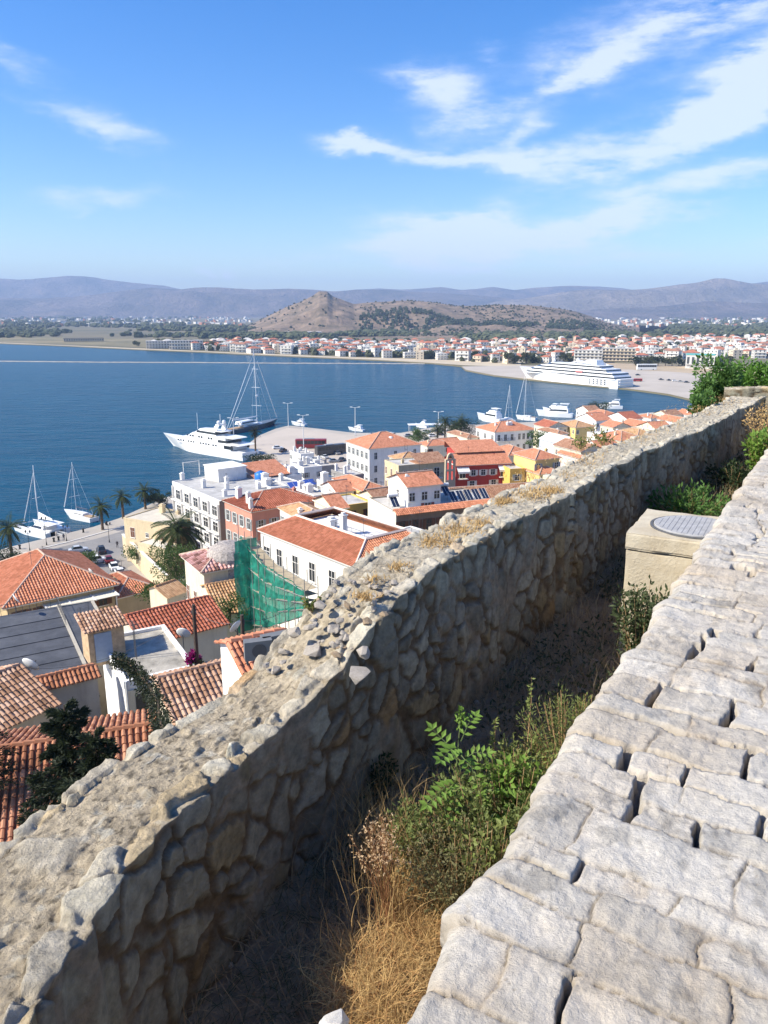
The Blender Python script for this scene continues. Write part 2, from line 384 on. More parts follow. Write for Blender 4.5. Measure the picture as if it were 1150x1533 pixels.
# breakwater across the bay
bwp = [Pz(*q, 0) for q in [(-200, 540), (0, 541), (150, 542.5), (300, 543), (420, 544), (560, 544.5), (640, 545)]]
mb = MB()
def dike(mb, pts, w, h, n=1):
    rings = []
    for i, p in enumerate(pts):
        d = (pts[min(i + 1, len(pts) - 1)] - pts[max(i - 1, 0)]).normalized(); s_ = Vector((-d.y, d.x, 0))
        rings.append([p - s_ * w, p - s_ * w * .4 + Vector((0, 0, h)), p + s_ * w * .4 + Vector((0, 0, h)), p + s_ * w + Vector((0, 0, 0))])
    mb.ring(rings, 0)
fine = []
for a, b in zip(bwp[:-1], bwp[1:]):
    for k in range(20): fine.append(a.lerp(b, k / 20) + Vector((0, rnd.uniform(-.5, .5), rnd.uniform(-.15, .1))))
dike(mb, fine, 3.2, .7)
tag(mb.build('breakwater', mat('breakwater_rock', (0.30, 0.28, 0.25), var=.3, vscale=.2)), 'long low pale stone breakwater crossing the bay in a thin straight line', 'breakwater')
# rocks edge at the far pier
mb = MB()
epx = [(697, 555), (740, 562.6), (790, 568.5), (870, 577), (940, 583), (1000, 591), (1052, 603)]
for i in range(230):
    t = rnd.random() * (len(epx) - 1.001); k = int(t); f = t - k
    p = Pz(epx[k][0] + (epx[k + 1][0] - epx[k][0]) * f, epx[k][1] + (epx[k + 1][1] - epx[k][1]) * f, 0)
    mb.blob((p.x, p.y, 0.2), (rnd.uniform(.8, 1.7), rnd.uniform(.8, 1.4), rnd.uniform(.4, 1.0)), seed=i, nu=5, nv=4)
tag(mb.build('rocks', mat('armour_rock', (0.20, 0.19, 0.17), var=.3, vscale=.3)), kind='stuff')

# ---- hillside under the old town
TN = Vector((-0.866, 0.5, 0))
def town_g(x, y):
    t = (np.asarray(x) + 1.0) * TN.x + (np.asarray(y) - 2.3) * TN.y
    al = np.asarray(x) * .5 + np.asarray(y) * .866; t = t + .38 * np.maximum(0, al - 22)
    return np.interp(t, [-60, 0.2, 0.7, 3, 12, 32, 45, 60, 80, 95, 115, 130], [50.0, 50.0, 47, 41, 38, 31, 25, 19, 10, 4, 1.2, -1.5])
nx, ny = 130, 190
gx, gy = np.meshgrid(np.linspace(-200, 215, nx), np.linspace(-150, 470, ny), indexing='ij')
gz = town_g(gx, gy) + 0.5 * fbm(gx * .08, gy * .08, oct=3, seed=4)
tt = (gx + 1.0) * TN.x + (gy - 2.3) * TN.y
rl = (gx * 0.5 + gy * 0.866)
V = np.stack([gx, gy, gz], -1).reshape(-1, 3)
keep = (tt > 0.9) | ((rl > 20) & (tt > -60)) 
F = gridfaces(nx, ny); km = keep.reshape(-1)[F].all(1)
o = npmesh('hillside', V, F[km], mat('hillside_earth', (0.17, 0.145, 0.10), col2=(0.30, 0.26, 0.20), var=.3, vscale=.15, bump=.4, bscale=1.2)); tag(o, kind='structure')

# ---- low hill across the bay
hill_m = mat('hill_ground', (0.10, 0.085, 0.055), var=0.3, vscale=0.03, col2=(0.33, 0.235, 0.165), bump=0.6, bscale=0.06)
def ridge_land(name, D, front, back, outline, m, nseed, rough, nU=240, nV=46, ground=1.0, bulge=0.35, amp=0.10):
    """real terrain: crest at distance D follows the outline (photo px -> bearing, height), falls to the plain in front and behind"""
    xs = np.array([q[0] for q in outline], float); ys = np.array([q[1] for q in outline], float)
    px = np.linspace(xs[0], xs[-1], nU); py = np.interp(px, xs, ys)
    aa = (px - 575) / 1150; bb = (py - 766.5) / 1150; hh = CP - bb * SP; az = np.arctan(aa / hh); sl = (-SP - bb * CP) / np.hypot(aa, hh)
    crest = np.maximum(D / np.cos(az) * sl + EYE, ground)
    v = np.concatenate([np.linspace(-1, 0, nV // 2 + 8), np.linspace(0, 1, nV // 2)[1:]])
    A, Vv = np.meshgrid(az, v, indexing='ij'); H = crest[:, None] - ground
    dist = D / np.cos(A) * 1.0 + np.where(Vv < 0, Vv * front, Vv * back)
    prof = np.where(Vv < 0, (1 + Vv) ** (1 + bulge), (1 - Vv) ** 1.4)
    X = dist * np.sin(A); Y = dist * np.cos(A)
    nn = fbm(X / rough, Y / rough, oct=6, seed=nseed, rough=.55); rid = 1 - 2 * np.abs(fbm(X / rough * .7, Y / rough * .7, oct=5, seed=nseed + 5))
    w = 4 * prof * (1 - prof) + 0.12
    Z = ground + H * prof + H * (amp * 2.0 * nn + amp * 2.4 * (rid - .6)) * w
    Z = np.maximum(Z, ground - 3)
    Z[:, 0] = ground - 5; Z[:, -1] = ground - 5
    o = npmesh(name, np.stack([X, Y, Z], -1).reshape(-1, 3), gridfaces(nU, len(v)), m); tag(o, kind='structure')
    return X, Y, Z
HX, HY, HZ = ridge_land('low_hill', 2500, 850, 700, [(300, 503), (345, 498), (372, 488), (400, 474), (430, 460), (452, 452), (468, 444), (478, 437), (490, 437), (498, 444), (512, 449), (530, 455), (560, 452), (600, 450), (640, 452), (680, 458), (710, 458), (745, 456), (790, 457), (830, 461), (862, 466), (885, 473), (905, 482), (940, 490), (985, 498), (1010, 503)],
    hill_m, 3, 260, nU=420, nV=70, amp=.12)
# scrub dotted over the hill
scrub_m = mat('hill_scrub', (0.045, 0.055, 0.030), var=.3, vscale=.03)
mb = MB(); rg = random.Random(11)
nU_, nV_ = HX.shape
for i in range(5200):
    a = rg.randrange(nU_); b = rg.randrange(2, nV_ // 2 + 12)
    x, y, z = HX[a, b] + rg.uniform(-6, 6), HY[a, b] + rg.uniform(-6, 6), HZ[a, b]
    if z < 3 or fbm(np.array([x / 160]), np.array([y / 160]), oct=3, seed=9)[0] < rg.uniform(-.35, .35): continue
    pxx = 575 + 1150 * x / (y * CP + (EYE - z) * SP)
    if pxx < 540 and rg.random() < .6: continue
    r = rg.uniform(1.4, 4.0)
    mb.blob((x, y, z + r * .3), (r, r, r * rg.uniform(.6, 1.0)), seed=i, nu=5, nv=4)
tag(mb.build('scrub', scrub_m), kind='stuff')
# pine belt across the hill's foot
mb = MB()
for i in range(900):
    px_ = rg.uniform(540, 900); a = int((px_ - 300) / 710 * (nU_ - 1)); 
    b = int(rg.uniform(.32, .62) * (nV_ / 2 + 8) * (1 - .25 * abs(px_ - 660) / 240))
    if fbm(np.array([px_ / 30]), np.array([b / 5.]), oct=2, seed=31)[0] < -.1: continue
    x, y, z = HX[a, b] + rg.uniform(-8, 8), HY[a, b] + rg.uniform(-8, 8), HZ[a, b]; r = rg.uniform(3, 5.5)
    mb.blob((x, y, z + r * .8), (r, r, r * 1.3), seed=i, nu=5, nv=4)
tag(mb.build('pine_belt', mat('pine_green', (0.035, 0.05, 0.028), var=.3, vscale=.03)), kind='stuff')

mtn = mat('mountain_slope', (0.06, 0.065, 0.06), col2=(0.32, 0.24, 0.21), var=.2, vscale=.0026, bump=1, bscale=.003)
mtn2 = mat('bare_mountain', (0.17, 0.15, 0.12), col2=(0.46, 0.37, 0.30), var=.2, vscale=.003, bump=1, bscale=.003)
ridge_land('mountains', 11250, 2100, 1875, [(-500, 425), (-100, 418), (0, 417), (30, 418), (60, 416), (100, 413.5), (140, 416), (200, 423), (245, 427), (275, 434), (300, 440), (340, 452), (360, 462)], mtn, 41, 1200, amp=.12)
ridge_land('mountains', 8625, 1920, 1875, [(-500, 442), (0, 446), (60, 447), (110, 444), (150, 440), (195, 434), (225, 432), (270, 433), (290, 430), (330, 430), (380, 432), (430, 431), (470, 434), (500, 436), (560, 433), (620, 436), (700, 440), (780, 448), (860, 460), (900, 466)], mtn, 51, 1050, amp=.16)
ridge_land('mountains', 10875, 2280, 1875, [(430, 455), (480, 440), (530, 434), (570, 432), (600, 434), (640, 431), (660, 429), (690, 433), (715, 431), (740, 428), (770, 433), (800, 430), (850, 428), (900, 430), (930, 432), (960, 436), (1000, 434), (1100, 425), (1180, 416), (1300, 410), (1600, 420)], mtn, 61, 1100, amp=.14)
ridge_land('mountains', 7875, 1800, 1875, [(700, 466), (740, 452), (790, 446), (840, 438), (880, 434), (920, 435), (950, 434), (985, 430), (1010, 427), (1040, 424), (1068, 417.5), (1085, 417), (1105, 421), (1125, 424), (1150, 425), (1300, 432), (1600, 440)], mtn2, 71, 950, amp=.16)
ridge_land('mountains', 6450, 900, 1125, [(850, 466), (900, 462), (1000, 458), (1060, 450), (1120, 453), (1200, 452), (1400, 460)], mtn, 81, 650, amp=.15)

# woodland and orchards of the plain, one far-off mass
mb = MB(); rg = random.Random(5)
for i in range(5200):
    px_ = rg.uniform(-80, 1230); yy = 468.8 + 36 * rg.random() ** 1.7 if rg.random() < .75 else rg.uniform(486, 506)
    if 300 < px_ < 1000:
        yy = rg.uniform(491, 508)
        if px_ > 560: yy = rg.uniform(497, 512)
    p = Pz(px_, yy, 1.0)
    if p.y > 7000: continue
    if fbm(np.array([p.x / 220]), np.array([p.y / 500]), oct=3, seed=77)[0] < -.18: continue
    r = rg.uniform(2.6, 5.6) * (1 + p.y / 4500)
    mb.blob((p.x, p.y, 1 + r * .7), (r * 1.4, r * 1.4, r * rg.uniform(.8, 1.15)), seed=i, nu=6, nv=4)
tag(mb.build('woodland', mat('woodland_green', (0.045, 0.06, 0.03), col2=(0.10, 0.11, 0.055), var=.3, vscale=.01)), kind='stuff')
# white villages sprinkled through the plain, too far and many to count
mb = MB()
for i in range(1500):
    px_ = rg.uniform(-80, 1230); yy = 468.6 + 20 * rg.random() ** 1.5
    if 380 < px_ < 890: yy = rg.uniform(468.6, 472)
    if rg.random() < .35 and px_ > 880: yy = rg.uniform(474, 492)
    p = Pz(px_, yy, 1.0)
    if p.y > 7400: continue
    s_ = rg.uniform(3.0, 6.5) * (1 + p.y / 9000); h = rg.uniform(6, 9) * (1 + p.y / 9000)
    T = Matrix.Translation(p) @ Matrix.Rotation(rg.uniform(0, 3.1), 4, 'Z')
    mb.box(-s_ * rg.uniform(.8, 2), -s_, 0, s_, s_, h, 0 if rg.random() < .75 else 1, T)
tag(mb.build('distant_houses', [mat('distant_white', (0.68, 0.65, 0.6), var=.1), mat('distant_roof', (0.42, 0.2, 0.13), var=.1)]), kind='stuff')

# the air: pale haze round the whole scene
mb = MB(); mb.box(-14500, -400, -10, 14500, 15500, 640)
hz = mb.build('haze', []); hm = bpy.data.materials.new('haze'); hm.use_nodes = True; t = hm.node_tree; t.nodes.clear()
ho = N(t, 'ShaderNodeOutputMaterial'); pv = N(t, 'ShaderNodeVolumePrincipled'); pv.inputs['Color'].default_value = (0.50, 0.68, 1.0, 1); pv.inputs['Density'].default_value = 0.0001
pv.inputs['Anisotropy'].default_value = 0.0
t.links.new(pv.outputs[0], ho.inputs['Volume']); hz.data.materials.clear(); hz.data.materials.append(hm); tag(hz, kind='stuff')
# ================================================================== FOREGROUND: rubble parapet, trench, stone pavement
def catmull(P, n=40):
    P = np.array(P, float); out_ = []
    Q = np.vstack([2 * P[0] - P[1], P, 2 * P[-1] - P[-2]])
    for i in range(1, len(Q) - 2):
        t = np.linspace(0, 1, n, endpoint=False)[:, None]
        p0, p1, p2, p3 = Q[i - 1], Q[i], Q[i + 1], Q[i + 2]
        out_.append(.5 * ((2 * p1) + (-p0 + p2) * t + (2 * p0 - 5 * p1 + 4 * p2 - p3) * t * t + (-p0 + 3 * p1 - 3 * p2 + p3) * t ** 3))
    out_.append(P[-1:]); return np.vstack(out_)
def path_frame(pts, svals):
    d = np.hypot(np.diff(pts[:, 0]), np.diff(pts[:, 1])); S = np.concatenate([[0], np.cumsum(d)])
    q = np.stack([np.interp(svals, S, pts[:, k]) for k in range(pts.shape[1])], 1)
    e = 0.08; a = np.stack([np.interp(svals + e, S, pts[:, k]) - np.interp(svals - e, S, pts[:, k]) for k in (0, 1)], 1)
    a /= np.linalg.norm(a, axis=1)[:, None] + 1e-9
    return q, a, S[-1]
def voronoi(u, v, seeds, wts, win=0.9):
    """multiplicatively weighted Voronoi; u sorted along axis 0. returns nearest id, d1, d2"""
    ids = np.zeros(u.shape, int); D1 = np.zeros(u.shape); D2 = np.zeros(u.shape)
    for i in range(0, u.shape[0], 4):
        sl = slice(i, i + 4); lo, hi = u[sl].min() - win, u[sl].max() + win
        k = np.where((seeds[:, 0] > lo) & (seeds[:, 0] < hi))[0]
        if len(k) < 2: k = np.argsort(np.abs(seeds[:, 0] - (lo + hi) / 2))[:6]
        s_ = seeds[k]; w = wts[k]
        d = np.sqrt((u[sl][..., None] - s_[:, 0]) ** 2 + ((v[sl][..., None] - s_[:, 1])) ** 2) / w
        p = np.argpartition(d, 1, axis=-1)[..., :2]; dd = np.take_along_axis(d, p, -1)
        sw = dd[..., 0] > dd[..., 1]; a = np.where(sw, p[..., 1], p[..., 0])
        ids[sl] = k[a]; D1[sl] = dd.min(-1); D2[sl] = dd.max(-1)
    return ids, D1, D2
STONE = mat('limestone_rubble', (.5, .5, .5), rough=.92, var=.34, vscale=17, bump=1.0, bscale=55, spec=.15, attr='Col')
def stone_wall(name, stations, floor_z, res=0.0031, vt=96, vf=165, seed=1, outer=3.0, smin=0.010, cell=.2):
    rs = np.random.RandomState(seed)
    path = catmull(stations); _, _, L = path_frame(path, np.array([0.]))
    sv = [0.0]
    while sv[-1] < L:
        q = path_frame(path, np.array([sv[-1]]))[0][0]; dist = math.sqrt(q[0] ** 2 + q[1] ** 2 + 4)
        sv.append(sv[-1] + max(smin * .6, res * dist if q[1] > 1.2 else .03))
    sv = np.array(sv); q, tg, _ = path_frame(path, sv)
    T = q[:, 3]; zt = EYE - q[:, 2]; n = np.stack([tg[:, 1], -tg[:, 0]], 1)     # right-pointing
    fz = np.array([floor_z(a, b) for a, b in q[:, :2]]) - .12
    Hf = zt - fz
    to, ti, tf = np.linspace(0, 1, 14), np.linspace(0, 1, vt), np.linspace(0, 1, vf)
    # unrolled coordinate v (0 at the inner top edge, negative over the top, positive down the face)
    vO = -T[:, None] - outer * (1 - to[:-1])[None, :]; vT = -T[:, None] * (1 - ti)[None, :]; vF = Hf[:, None] * tf[1:][None, :]
    v = np.concatenate([vO, vT, vF], 1); s = np.repeat(sv[:, None], v.shape[1], 1)
    # jagged inner edge: the edge position itself wanders
    edge = 0.035 * fbm(s[:, :1] * 3.1, s[:, :1] * 0 + seed, oct=3, seed=seed) + .02 * fbm(s[:, :1] * 11, s[:, :1] * 0 + 3, oct=2, seed=seed + 2)
    on_top = (v <= 0) & (v >= -T[:, None]); face = v > 0; outf = v < -T[:, None]
    r_ = 0.05
    ang = np.zeros_like(v); ang = np.where(v > -r_, np.clip((v + r_) / (2 * r_), 0, 1) * math.pi / 2, 0)
    ang = np.where(v < -T[:, None] + r_, -np.clip((-T[:, None] + r_ - v) / (2 * r_), 0, 1) * math.pi / 2, ang)
    off = np.where(face, 0, np.where(outf, -T[:, None], v)) ; zz = zt[:, None] - np.where(face, v, np.where(outf, -T[:, None] - v, 0))
    batter = np.where(face, v * 0.06, 0) - np.where(outf, (-T[:, None] - v) * .08, 0)
    off = off + batter + edge * (1 - np.clip(-v / .35, 0, 1)) + np.where(outf | (v < -T[:, None] * .7), .05 * fbm(s * 2.2, s * 0 + 7, oct=3, seed=seed + 9), 0)
    zz = zz + 0.03 * fbm(s * 1.5, v * 1.5, oct=3, seed=seed + 20) * np.where(face, np.exp(-v / .2), 1)
    # stones
    area = L * (v.max() - v.min()); ns = int(area / (cell * cell * .75))
    gu = rs.rand(ns * 3) * L; gv = rs.rand(ns * 3) * (v.max() - v.min()) + v.min()
    keep = []; grid = {}
    for i in range(ns * 3):
        a, b = gu[i], gv[i]; rr = cell * rs.uniform(.25, 1.0); ok = True
        for k in keep[-400:] if False else []: pass
        ca, cb = int(a / .2), int(b / .2)
        for ia in (ca - 1, ca, ca + 1):
            for ib in (cb - 1, cb, cb + 1):
                for k in grid.get((ia, ib), ()):
                    if (gu[k] - a) ** 2 + (gv[k] - b) ** 2 < rr * rr: ok = False; break
                if not ok: break
            if not ok: break
        if ok: keep.append(i); grid.setdefault((ca, cb), []).append(i)
    sd = np.stack([gu[keep], gv[keep]], 1); wt = rs.uniform(.5, 1.75, len(keep))
    # shear + warp for rubbly diagonal coursing
    wu = s + .05 * fbm(s * 5, v * 5, oct=4, seed=seed + 1) + .012 * fbm(s * 28, v * 28, oct=2, seed=seed + 6); wv = v + .05 * fbm(s * 5 + 9, v * 5, oct=4, seed=seed + 2) + .012 * fbm(s * 28, v * 28 + 4, oct=2, seed=seed + 7)
    ids, d1, d2 = voronoi(wu, wv, sd, wt)
    e = (d2 - d1)
    K = len(keep)
    hgt = rs.uniform(-.012, .012, K); tx = rs.uniform(-.10, .10, K); ty = rs.uniform(-.10, .10, K)
    prom = sstep(0.008, 0.032, e)
    hst = prom * (.026 + hgt[ids] + tx[ids] * (wu - sd[ids, 0]) + ty[ids] * (wv - sd[ids, 1])) + .008 * fbm(s * 18, v * 18, oct=4, seed=seed + 4) * prom + .005 * fbm(s * 60, v * 60, oct=2, seed=seed + 5)
    # chipped facets
    fac = np.abs(fbm(s * 9 + ids * 1.7, v * 9 + ids * .9, oct=2, seed=seed + 12)); hst = hst + prom * .018 * (fac - .2)
    mort = .010 * fbm(s * 7, v * 7, oct=5, seed=seed + 8, rough=.65) + .014 * np.abs(fbm(s * 22, v * 22, oct=4, seed=seed + 14, rough=.7)) + .016 * sstep(.25, .6, fbm(s * 13, v * 13, oct=2, seed=seed + 15)) - .014 * sstep(.3, .6, fbm(s * 10, v * 10, oct=3, seed=seed + 16)) - .006
    expo = rs.rand(K) < .13                                   # which stones show through the mortar of the top
    topz = (v < -.10 - .05 * fbm(s * 4, s * 0, oct=2, seed=seed + 3)) & (v > -T[:, None] + .05)
    show = np.where(topz, expo[ids] & (e > .05), True)
    near_edge = sstep(-.22, -.06, v)
    shw = np.where(topz, expo[ids] * sstep(.03, .12, e), 1.0); h = shw * (hst + np.where(topz, .008, 0)) + (1 - shw) * (mort + .012)
    h = np.where(face & (e < .03), h - .02 * (1 - e / .03), h)
    # the face: mortar recessed unevenly
    if True:
        rec = sstep(-.2, .5, fbm(s * 1.7, v * 1.7, oct=3, seed=seed + 30))
        h = np.where(face, h * (.32 + .36 * rec), h)
        fillm = sstep(.05, .35, fbm(s * 2.6, v * 2.6, oct=3, seed=seed + 31))
        h = np.where(face & (e < .06), h * (1 - fillm * (1 - e / .06)) + .010 * fillm * (1 - e / .06), h)
    nx_, nz_ = np.sin(ang), np.cos(ang)
    fw = sstep(0, .02, v)[..., None] if False else None
    X = q[:, 0:1] + n[:, 0:1] * (off + h * nx_); Y = q[:, 1:2] + n[:, 1:2] * (off + h * nx_); Z = zz + h * nz_
    # colours
    base = np.array([[.40, .375, .35], [.44, .42, .39], [.35, .325, .30], [.48, .45, .41], [.40, .33, .24], [.42, .29, .18], [.30, .28, .26]])
    pick = rs.choice(len(base), K, p=[.27, .22, .2, .12, .10, .03, .06]); cst = base[pick] * rs.uniform(.85, 1.12, (K, 1))
    cs = cst[ids]; lich = sstep(.1, .5, fbm(s * 6, v * 6, oct=4, seed=seed + 40))[..., None]
    cs = cs * (1 - .22 * lich)
    mt = np.array([.40, .33, .25]) * (1 + .22 * fbm(s * 9, v * 9, oct=5, seed=seed + 50))[..., None]
    spk = sstep(.2, .5, fbm(s * 45, v * 45, oct=3, seed=seed + 51))[..., None]; mt = mt * (1 - .62 * spk) + .0
    pale = sstep(.3, .6, fbm(s * 16, v * 16, oct=3, seed=seed + 52))[..., None]; mt = mt * (1 - pale * .6) + np.array([.50, .47, .42]) * pale * .6
    jm = np.array([.22, .165, .115]) * (1 + .25 * fbm(s * 12, v * 12, oct=3, seed=seed + 53))[..., None]
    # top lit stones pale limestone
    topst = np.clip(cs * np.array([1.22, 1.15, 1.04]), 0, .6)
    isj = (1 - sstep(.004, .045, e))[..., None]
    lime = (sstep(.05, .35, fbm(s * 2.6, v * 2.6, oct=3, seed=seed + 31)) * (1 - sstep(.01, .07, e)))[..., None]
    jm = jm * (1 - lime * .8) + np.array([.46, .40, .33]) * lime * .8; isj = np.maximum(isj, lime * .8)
    cs = cs * np.array([1.02, 1.04, .96]); facec = (cs * (1 - isj) + jm * isj) * np.array([.66, .635, .595])  # darker tint puts the inner face's shade into its stone colour
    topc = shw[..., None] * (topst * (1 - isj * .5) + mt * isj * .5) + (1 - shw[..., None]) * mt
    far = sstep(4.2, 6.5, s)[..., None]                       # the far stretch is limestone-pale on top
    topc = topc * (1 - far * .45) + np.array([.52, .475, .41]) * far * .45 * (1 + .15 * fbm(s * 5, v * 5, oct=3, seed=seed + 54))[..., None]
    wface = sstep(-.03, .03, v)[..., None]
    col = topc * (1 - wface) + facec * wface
    soil = sstep(.0, .3, v - (Hf[:, None] - .28) + .12 * fbm(s * 3, v * 3, oct=3, seed=seed + 60))[..., None]
    col = col * (1 - .45 * soil) + np.array([.16, .12, .085]) * .45 * soil
    col = np.clip(col * np.array([1.0, 1.015, .95]), .02, .8)
    V_ = np.stack([X, Y, Z], -1).reshape(-1, 3)
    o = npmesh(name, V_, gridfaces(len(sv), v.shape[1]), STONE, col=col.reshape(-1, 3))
    return o, path
def floor_z(x, y):
    d = math.hypot(x, y)
    return EYE - float(np.interp(d, [0, 3, 5, 8, 11, 16, 20], [2.95, 2.9, 2.8, 2.62, 2.4, 2.2, 2.1]))
WST = [(-.70, -.6, 2.02, .75), (-.86, .7, 2.02, .72), (-.985, 1.5, 2.0, .66), (-1.03, 2.1, 2.0, .56), (-.80, 2.85, 2.0, .50), (-.50, 3.45, 2.0, .47), (-.24, 3.84, 1.86, .47), (-.02, 4.12, 1.70, .47),
       (.27, 4.6, 1.60, .46), (.82, 5.5, 1.6, .47), (1.7, 6.8, 1.6, .47), (3.0, 8.79, 1.6, .47), (4.65, 10.95, 1.6, .49), (5.9, 12.75, 1.6, .5), (7.05, 14.35, 1.56, .55)]
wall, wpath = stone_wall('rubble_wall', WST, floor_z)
tag(wall, 'long rubble stone parapet wall with a crumbling mortar top, running from the near left corner away to the right', 'wall')
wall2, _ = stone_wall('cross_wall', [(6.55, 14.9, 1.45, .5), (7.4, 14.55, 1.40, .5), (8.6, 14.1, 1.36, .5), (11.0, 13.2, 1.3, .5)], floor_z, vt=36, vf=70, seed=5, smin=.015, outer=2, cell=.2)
tag(wall2, 'short stone cross wall closing the far end of the trench, half sunlit', 'wall')
# loose rubble at the broken step of the wall top
rock_m = mat('broken_limestone', (.50, .455, .39), rough=.9, var=.25, vscale=6, bump=.6, bscale=40, col2=(.36, .31, .26))
rock_o = mat('ochre_rubble', (.44, .33, .21), rough=.9, var=.25, vscale=6, bump=.6, bscale=40, col2=(.34, .25, .17))
def rockmesh(seed, n=26):
    rg = random.Random(seed); import bmesh
    bm = bmesh.new()
    for i in range(n):
        v = Vector((rg.gauss(0, 1), rg.gauss(0, 1), rg.gauss(0, 1))).normalized() * rg.uniform(.75, 1.0); bm.verts.new(v)
    bmesh.ops.convex_hull(bm, input=bm.verts)
    bmesh.ops.bevel(bm, geom=bm.edges[:], offset=.03, segments=1, affect='EDGES')
    bmesh.ops.subdivide_edges(bm, edges=bm.edges[:], cuts=1, use_grid_fill=True)
    for v in bm.verts:
        k = float(fbm(np.array([v.co.x * 2 + seed]), np.array([v.co.y * 2]), np.array([v.co.z * 2]), oct=3, seed=3)[0]); v.co *= 1 + .1 * k
    me = bpy.data.meshes.new('rock'); bm.to_mesh(me); bm.free(); return me
ROCKS = [rockmesh(i, n) for i, n in enumerate((12, 16, 22, 14, 18))]
def on_wall(sx, sy): pass
RUB0 = [(470, 965, 1.80, .13, 0), (500, 935, 1.72, .10, 0), (455, 985, 1.88, .09, 1), (520, 950, 1.75, .08, 0), (545, 970, 1.76, .12, 0), (535, 1000, 1.84, .15, 0), (505, 975, 1.80, .08, 1), (440, 940, 1.72, .11, 0),
       (480, 900, 1.63, .09, 0), (520, 905, 1.66, .07, 0), (550, 925, 1.68, .09, 1), (575, 915, 1.64, .07, 1), (560, 890, 1.62, .07, 0), (500, 880, 1.60, .06, 0), (410, 1000, 1.92, .12, 0), (425, 970, 1.84, .08, 0),
       (580, 885, 1.6, .06, 0), (590, 870, 1.6, .06, 0), (470, 925, 1.7, .06, 0), (350, 1035, 2.02, .07, 0), (330, 1055, 2.03, .06, 0), (160, 1330, 2.03, .09, 0), (110, 1310, 2.03, .06, 0), (60, 1400, 2.03, .06, 0),
       (25, 1385, 2.04, .04, 0), (20, 1490, 2.03, .08, 0), (250, 1115, 2.03, .05, 0), (600, 855, 1.6, .05, 0), (640, 835, 1.6, .05, 0), (530, 870, 1.6, .05, 0)]
RUB = [(a, b, c, d * .56, e) for a, b, c, d, e in RUB0]
for i, (px_, py_, dr, r, k) in enumerate(RUB):
    p = Pz(px_, py_, EYE - dr)
    o = bpy.data.objects.new('rubble_stone', ROCKS[i % 5]); COL.objects.link(o)
    if not ROCKS[i % 5].materials: ROCKS[i % 5].materials.append(rock_m)
    if k:
        if 'rock_alt%d' % (i % 5) not in bpy.data.meshes:
            m2 = ROCKS[i % 5].copy(); m2.name = 'rock_alt%d' % (i % 5); m2.materials.clear(); m2.materials.append(rock_o)
        o.data = bpy.data.meshes['rock_alt%d' % (i % 5)]
    o.parent = wall; o.location = p + Vector((0, 0, -.42 * r)); rr = random.Random(i)
    o.scale = (r * rr.uniform(.8, 1.1), r * rr.uniform(.7, 1.0), r * rr.uniform(.4, .65)); o.rotation_euler = (rr.uniform(-.3, .3), rr.uniform(-.3, .3), rr.uniform(0, 6))

rg = random.Random(55)
for i in range(60):
    px_, py_ = rg.choice([(495, 930), (530, 960), (455, 960), (560, 900), (500, 900), (590, 880), (350, 1030), (150, 1250), (250, 1130), (430, 1010)]); px_ += rg.gauss(0, 28); py_ += rg.gauss(0, 22)
    dr = float(np.interp(py_, [860, 900, 950, 1000, 1030], [1.6, 1.64, 1.76, 1.9, 2.02])); p = Pz(px_, py_, EYE - dr); r = rg.uniform(.012, .04)
    qd = np.hypot(wpath[:, 0] - p.x, wpath[:, 1] - p.y); k = int(qd.argmin()); side = (p.x - wpath[k, 0]) * (wpath[min(k + 1, len(wpath) - 1), 1] - wpath[k - 1, 1]) - (p.y - wpath[k, 1]) * (wpath[min(k + 1, len(wpath) - 1), 0] - wpath[k - 1, 0])
    if side > 0 or qd[k] > .42: continue
    o = bpy.data.objects.new('rubble_stone', ROCKS[i % 5] if rg.random() < .7 or 'rock_alt%d' % (i % 5) not in bpy.data.meshes else bpy.data.meshes['rock_alt%d' % (i % 5)]); COL.objects.link(o); o.parent = wall
    o.location = p; o.scale = (r * rg.uniform(.7, 1.3), r * rg.uniform(.7, 1.2), r * rg.uniform(.4, .7)); o.rotation_euler = (rg.uniform(-.5, .5), rg.uniform(-.5, .5), rg.uniform(0, 6))
# ---- trench floor
us = np.linspace(-1.5, 19, 420); ws = np.linspace(-.5, 2.6, 70)
pq, ptg, _ = path_frame(wpath, us + 1.0)
nrm = np.stack([ptg[:, 1], -ptg[:, 0]], 1)
U_, W_ = np.meshgrid(us, ws, indexing='ij')
X = pq[:, 0:1] + nrm[:, 0:1] * W_; Y = pq[:, 1:2] + nrm[:, 1:2] * W_
Z = np.array([[floor_z(a, b) for a, b in zip(ra, rb)] for ra, rb in zip(X, Y)]) + .07 * fbm(U_ * 2, W_ * 2, oct=5, seed=91) + .10 * sstep(.9, 1.4, W_)
o = npmesh('trench_ground', np.stack([X, Y, Z], -1).reshape(-1, 3), gridfaces(len(us), len(ws)), mat('trench_earth', (.21, .145, .09), col2=(.42, .31, .20), var=.2, vscale=9, bump=.9, bscale=35)); tag(o, kind='structure')

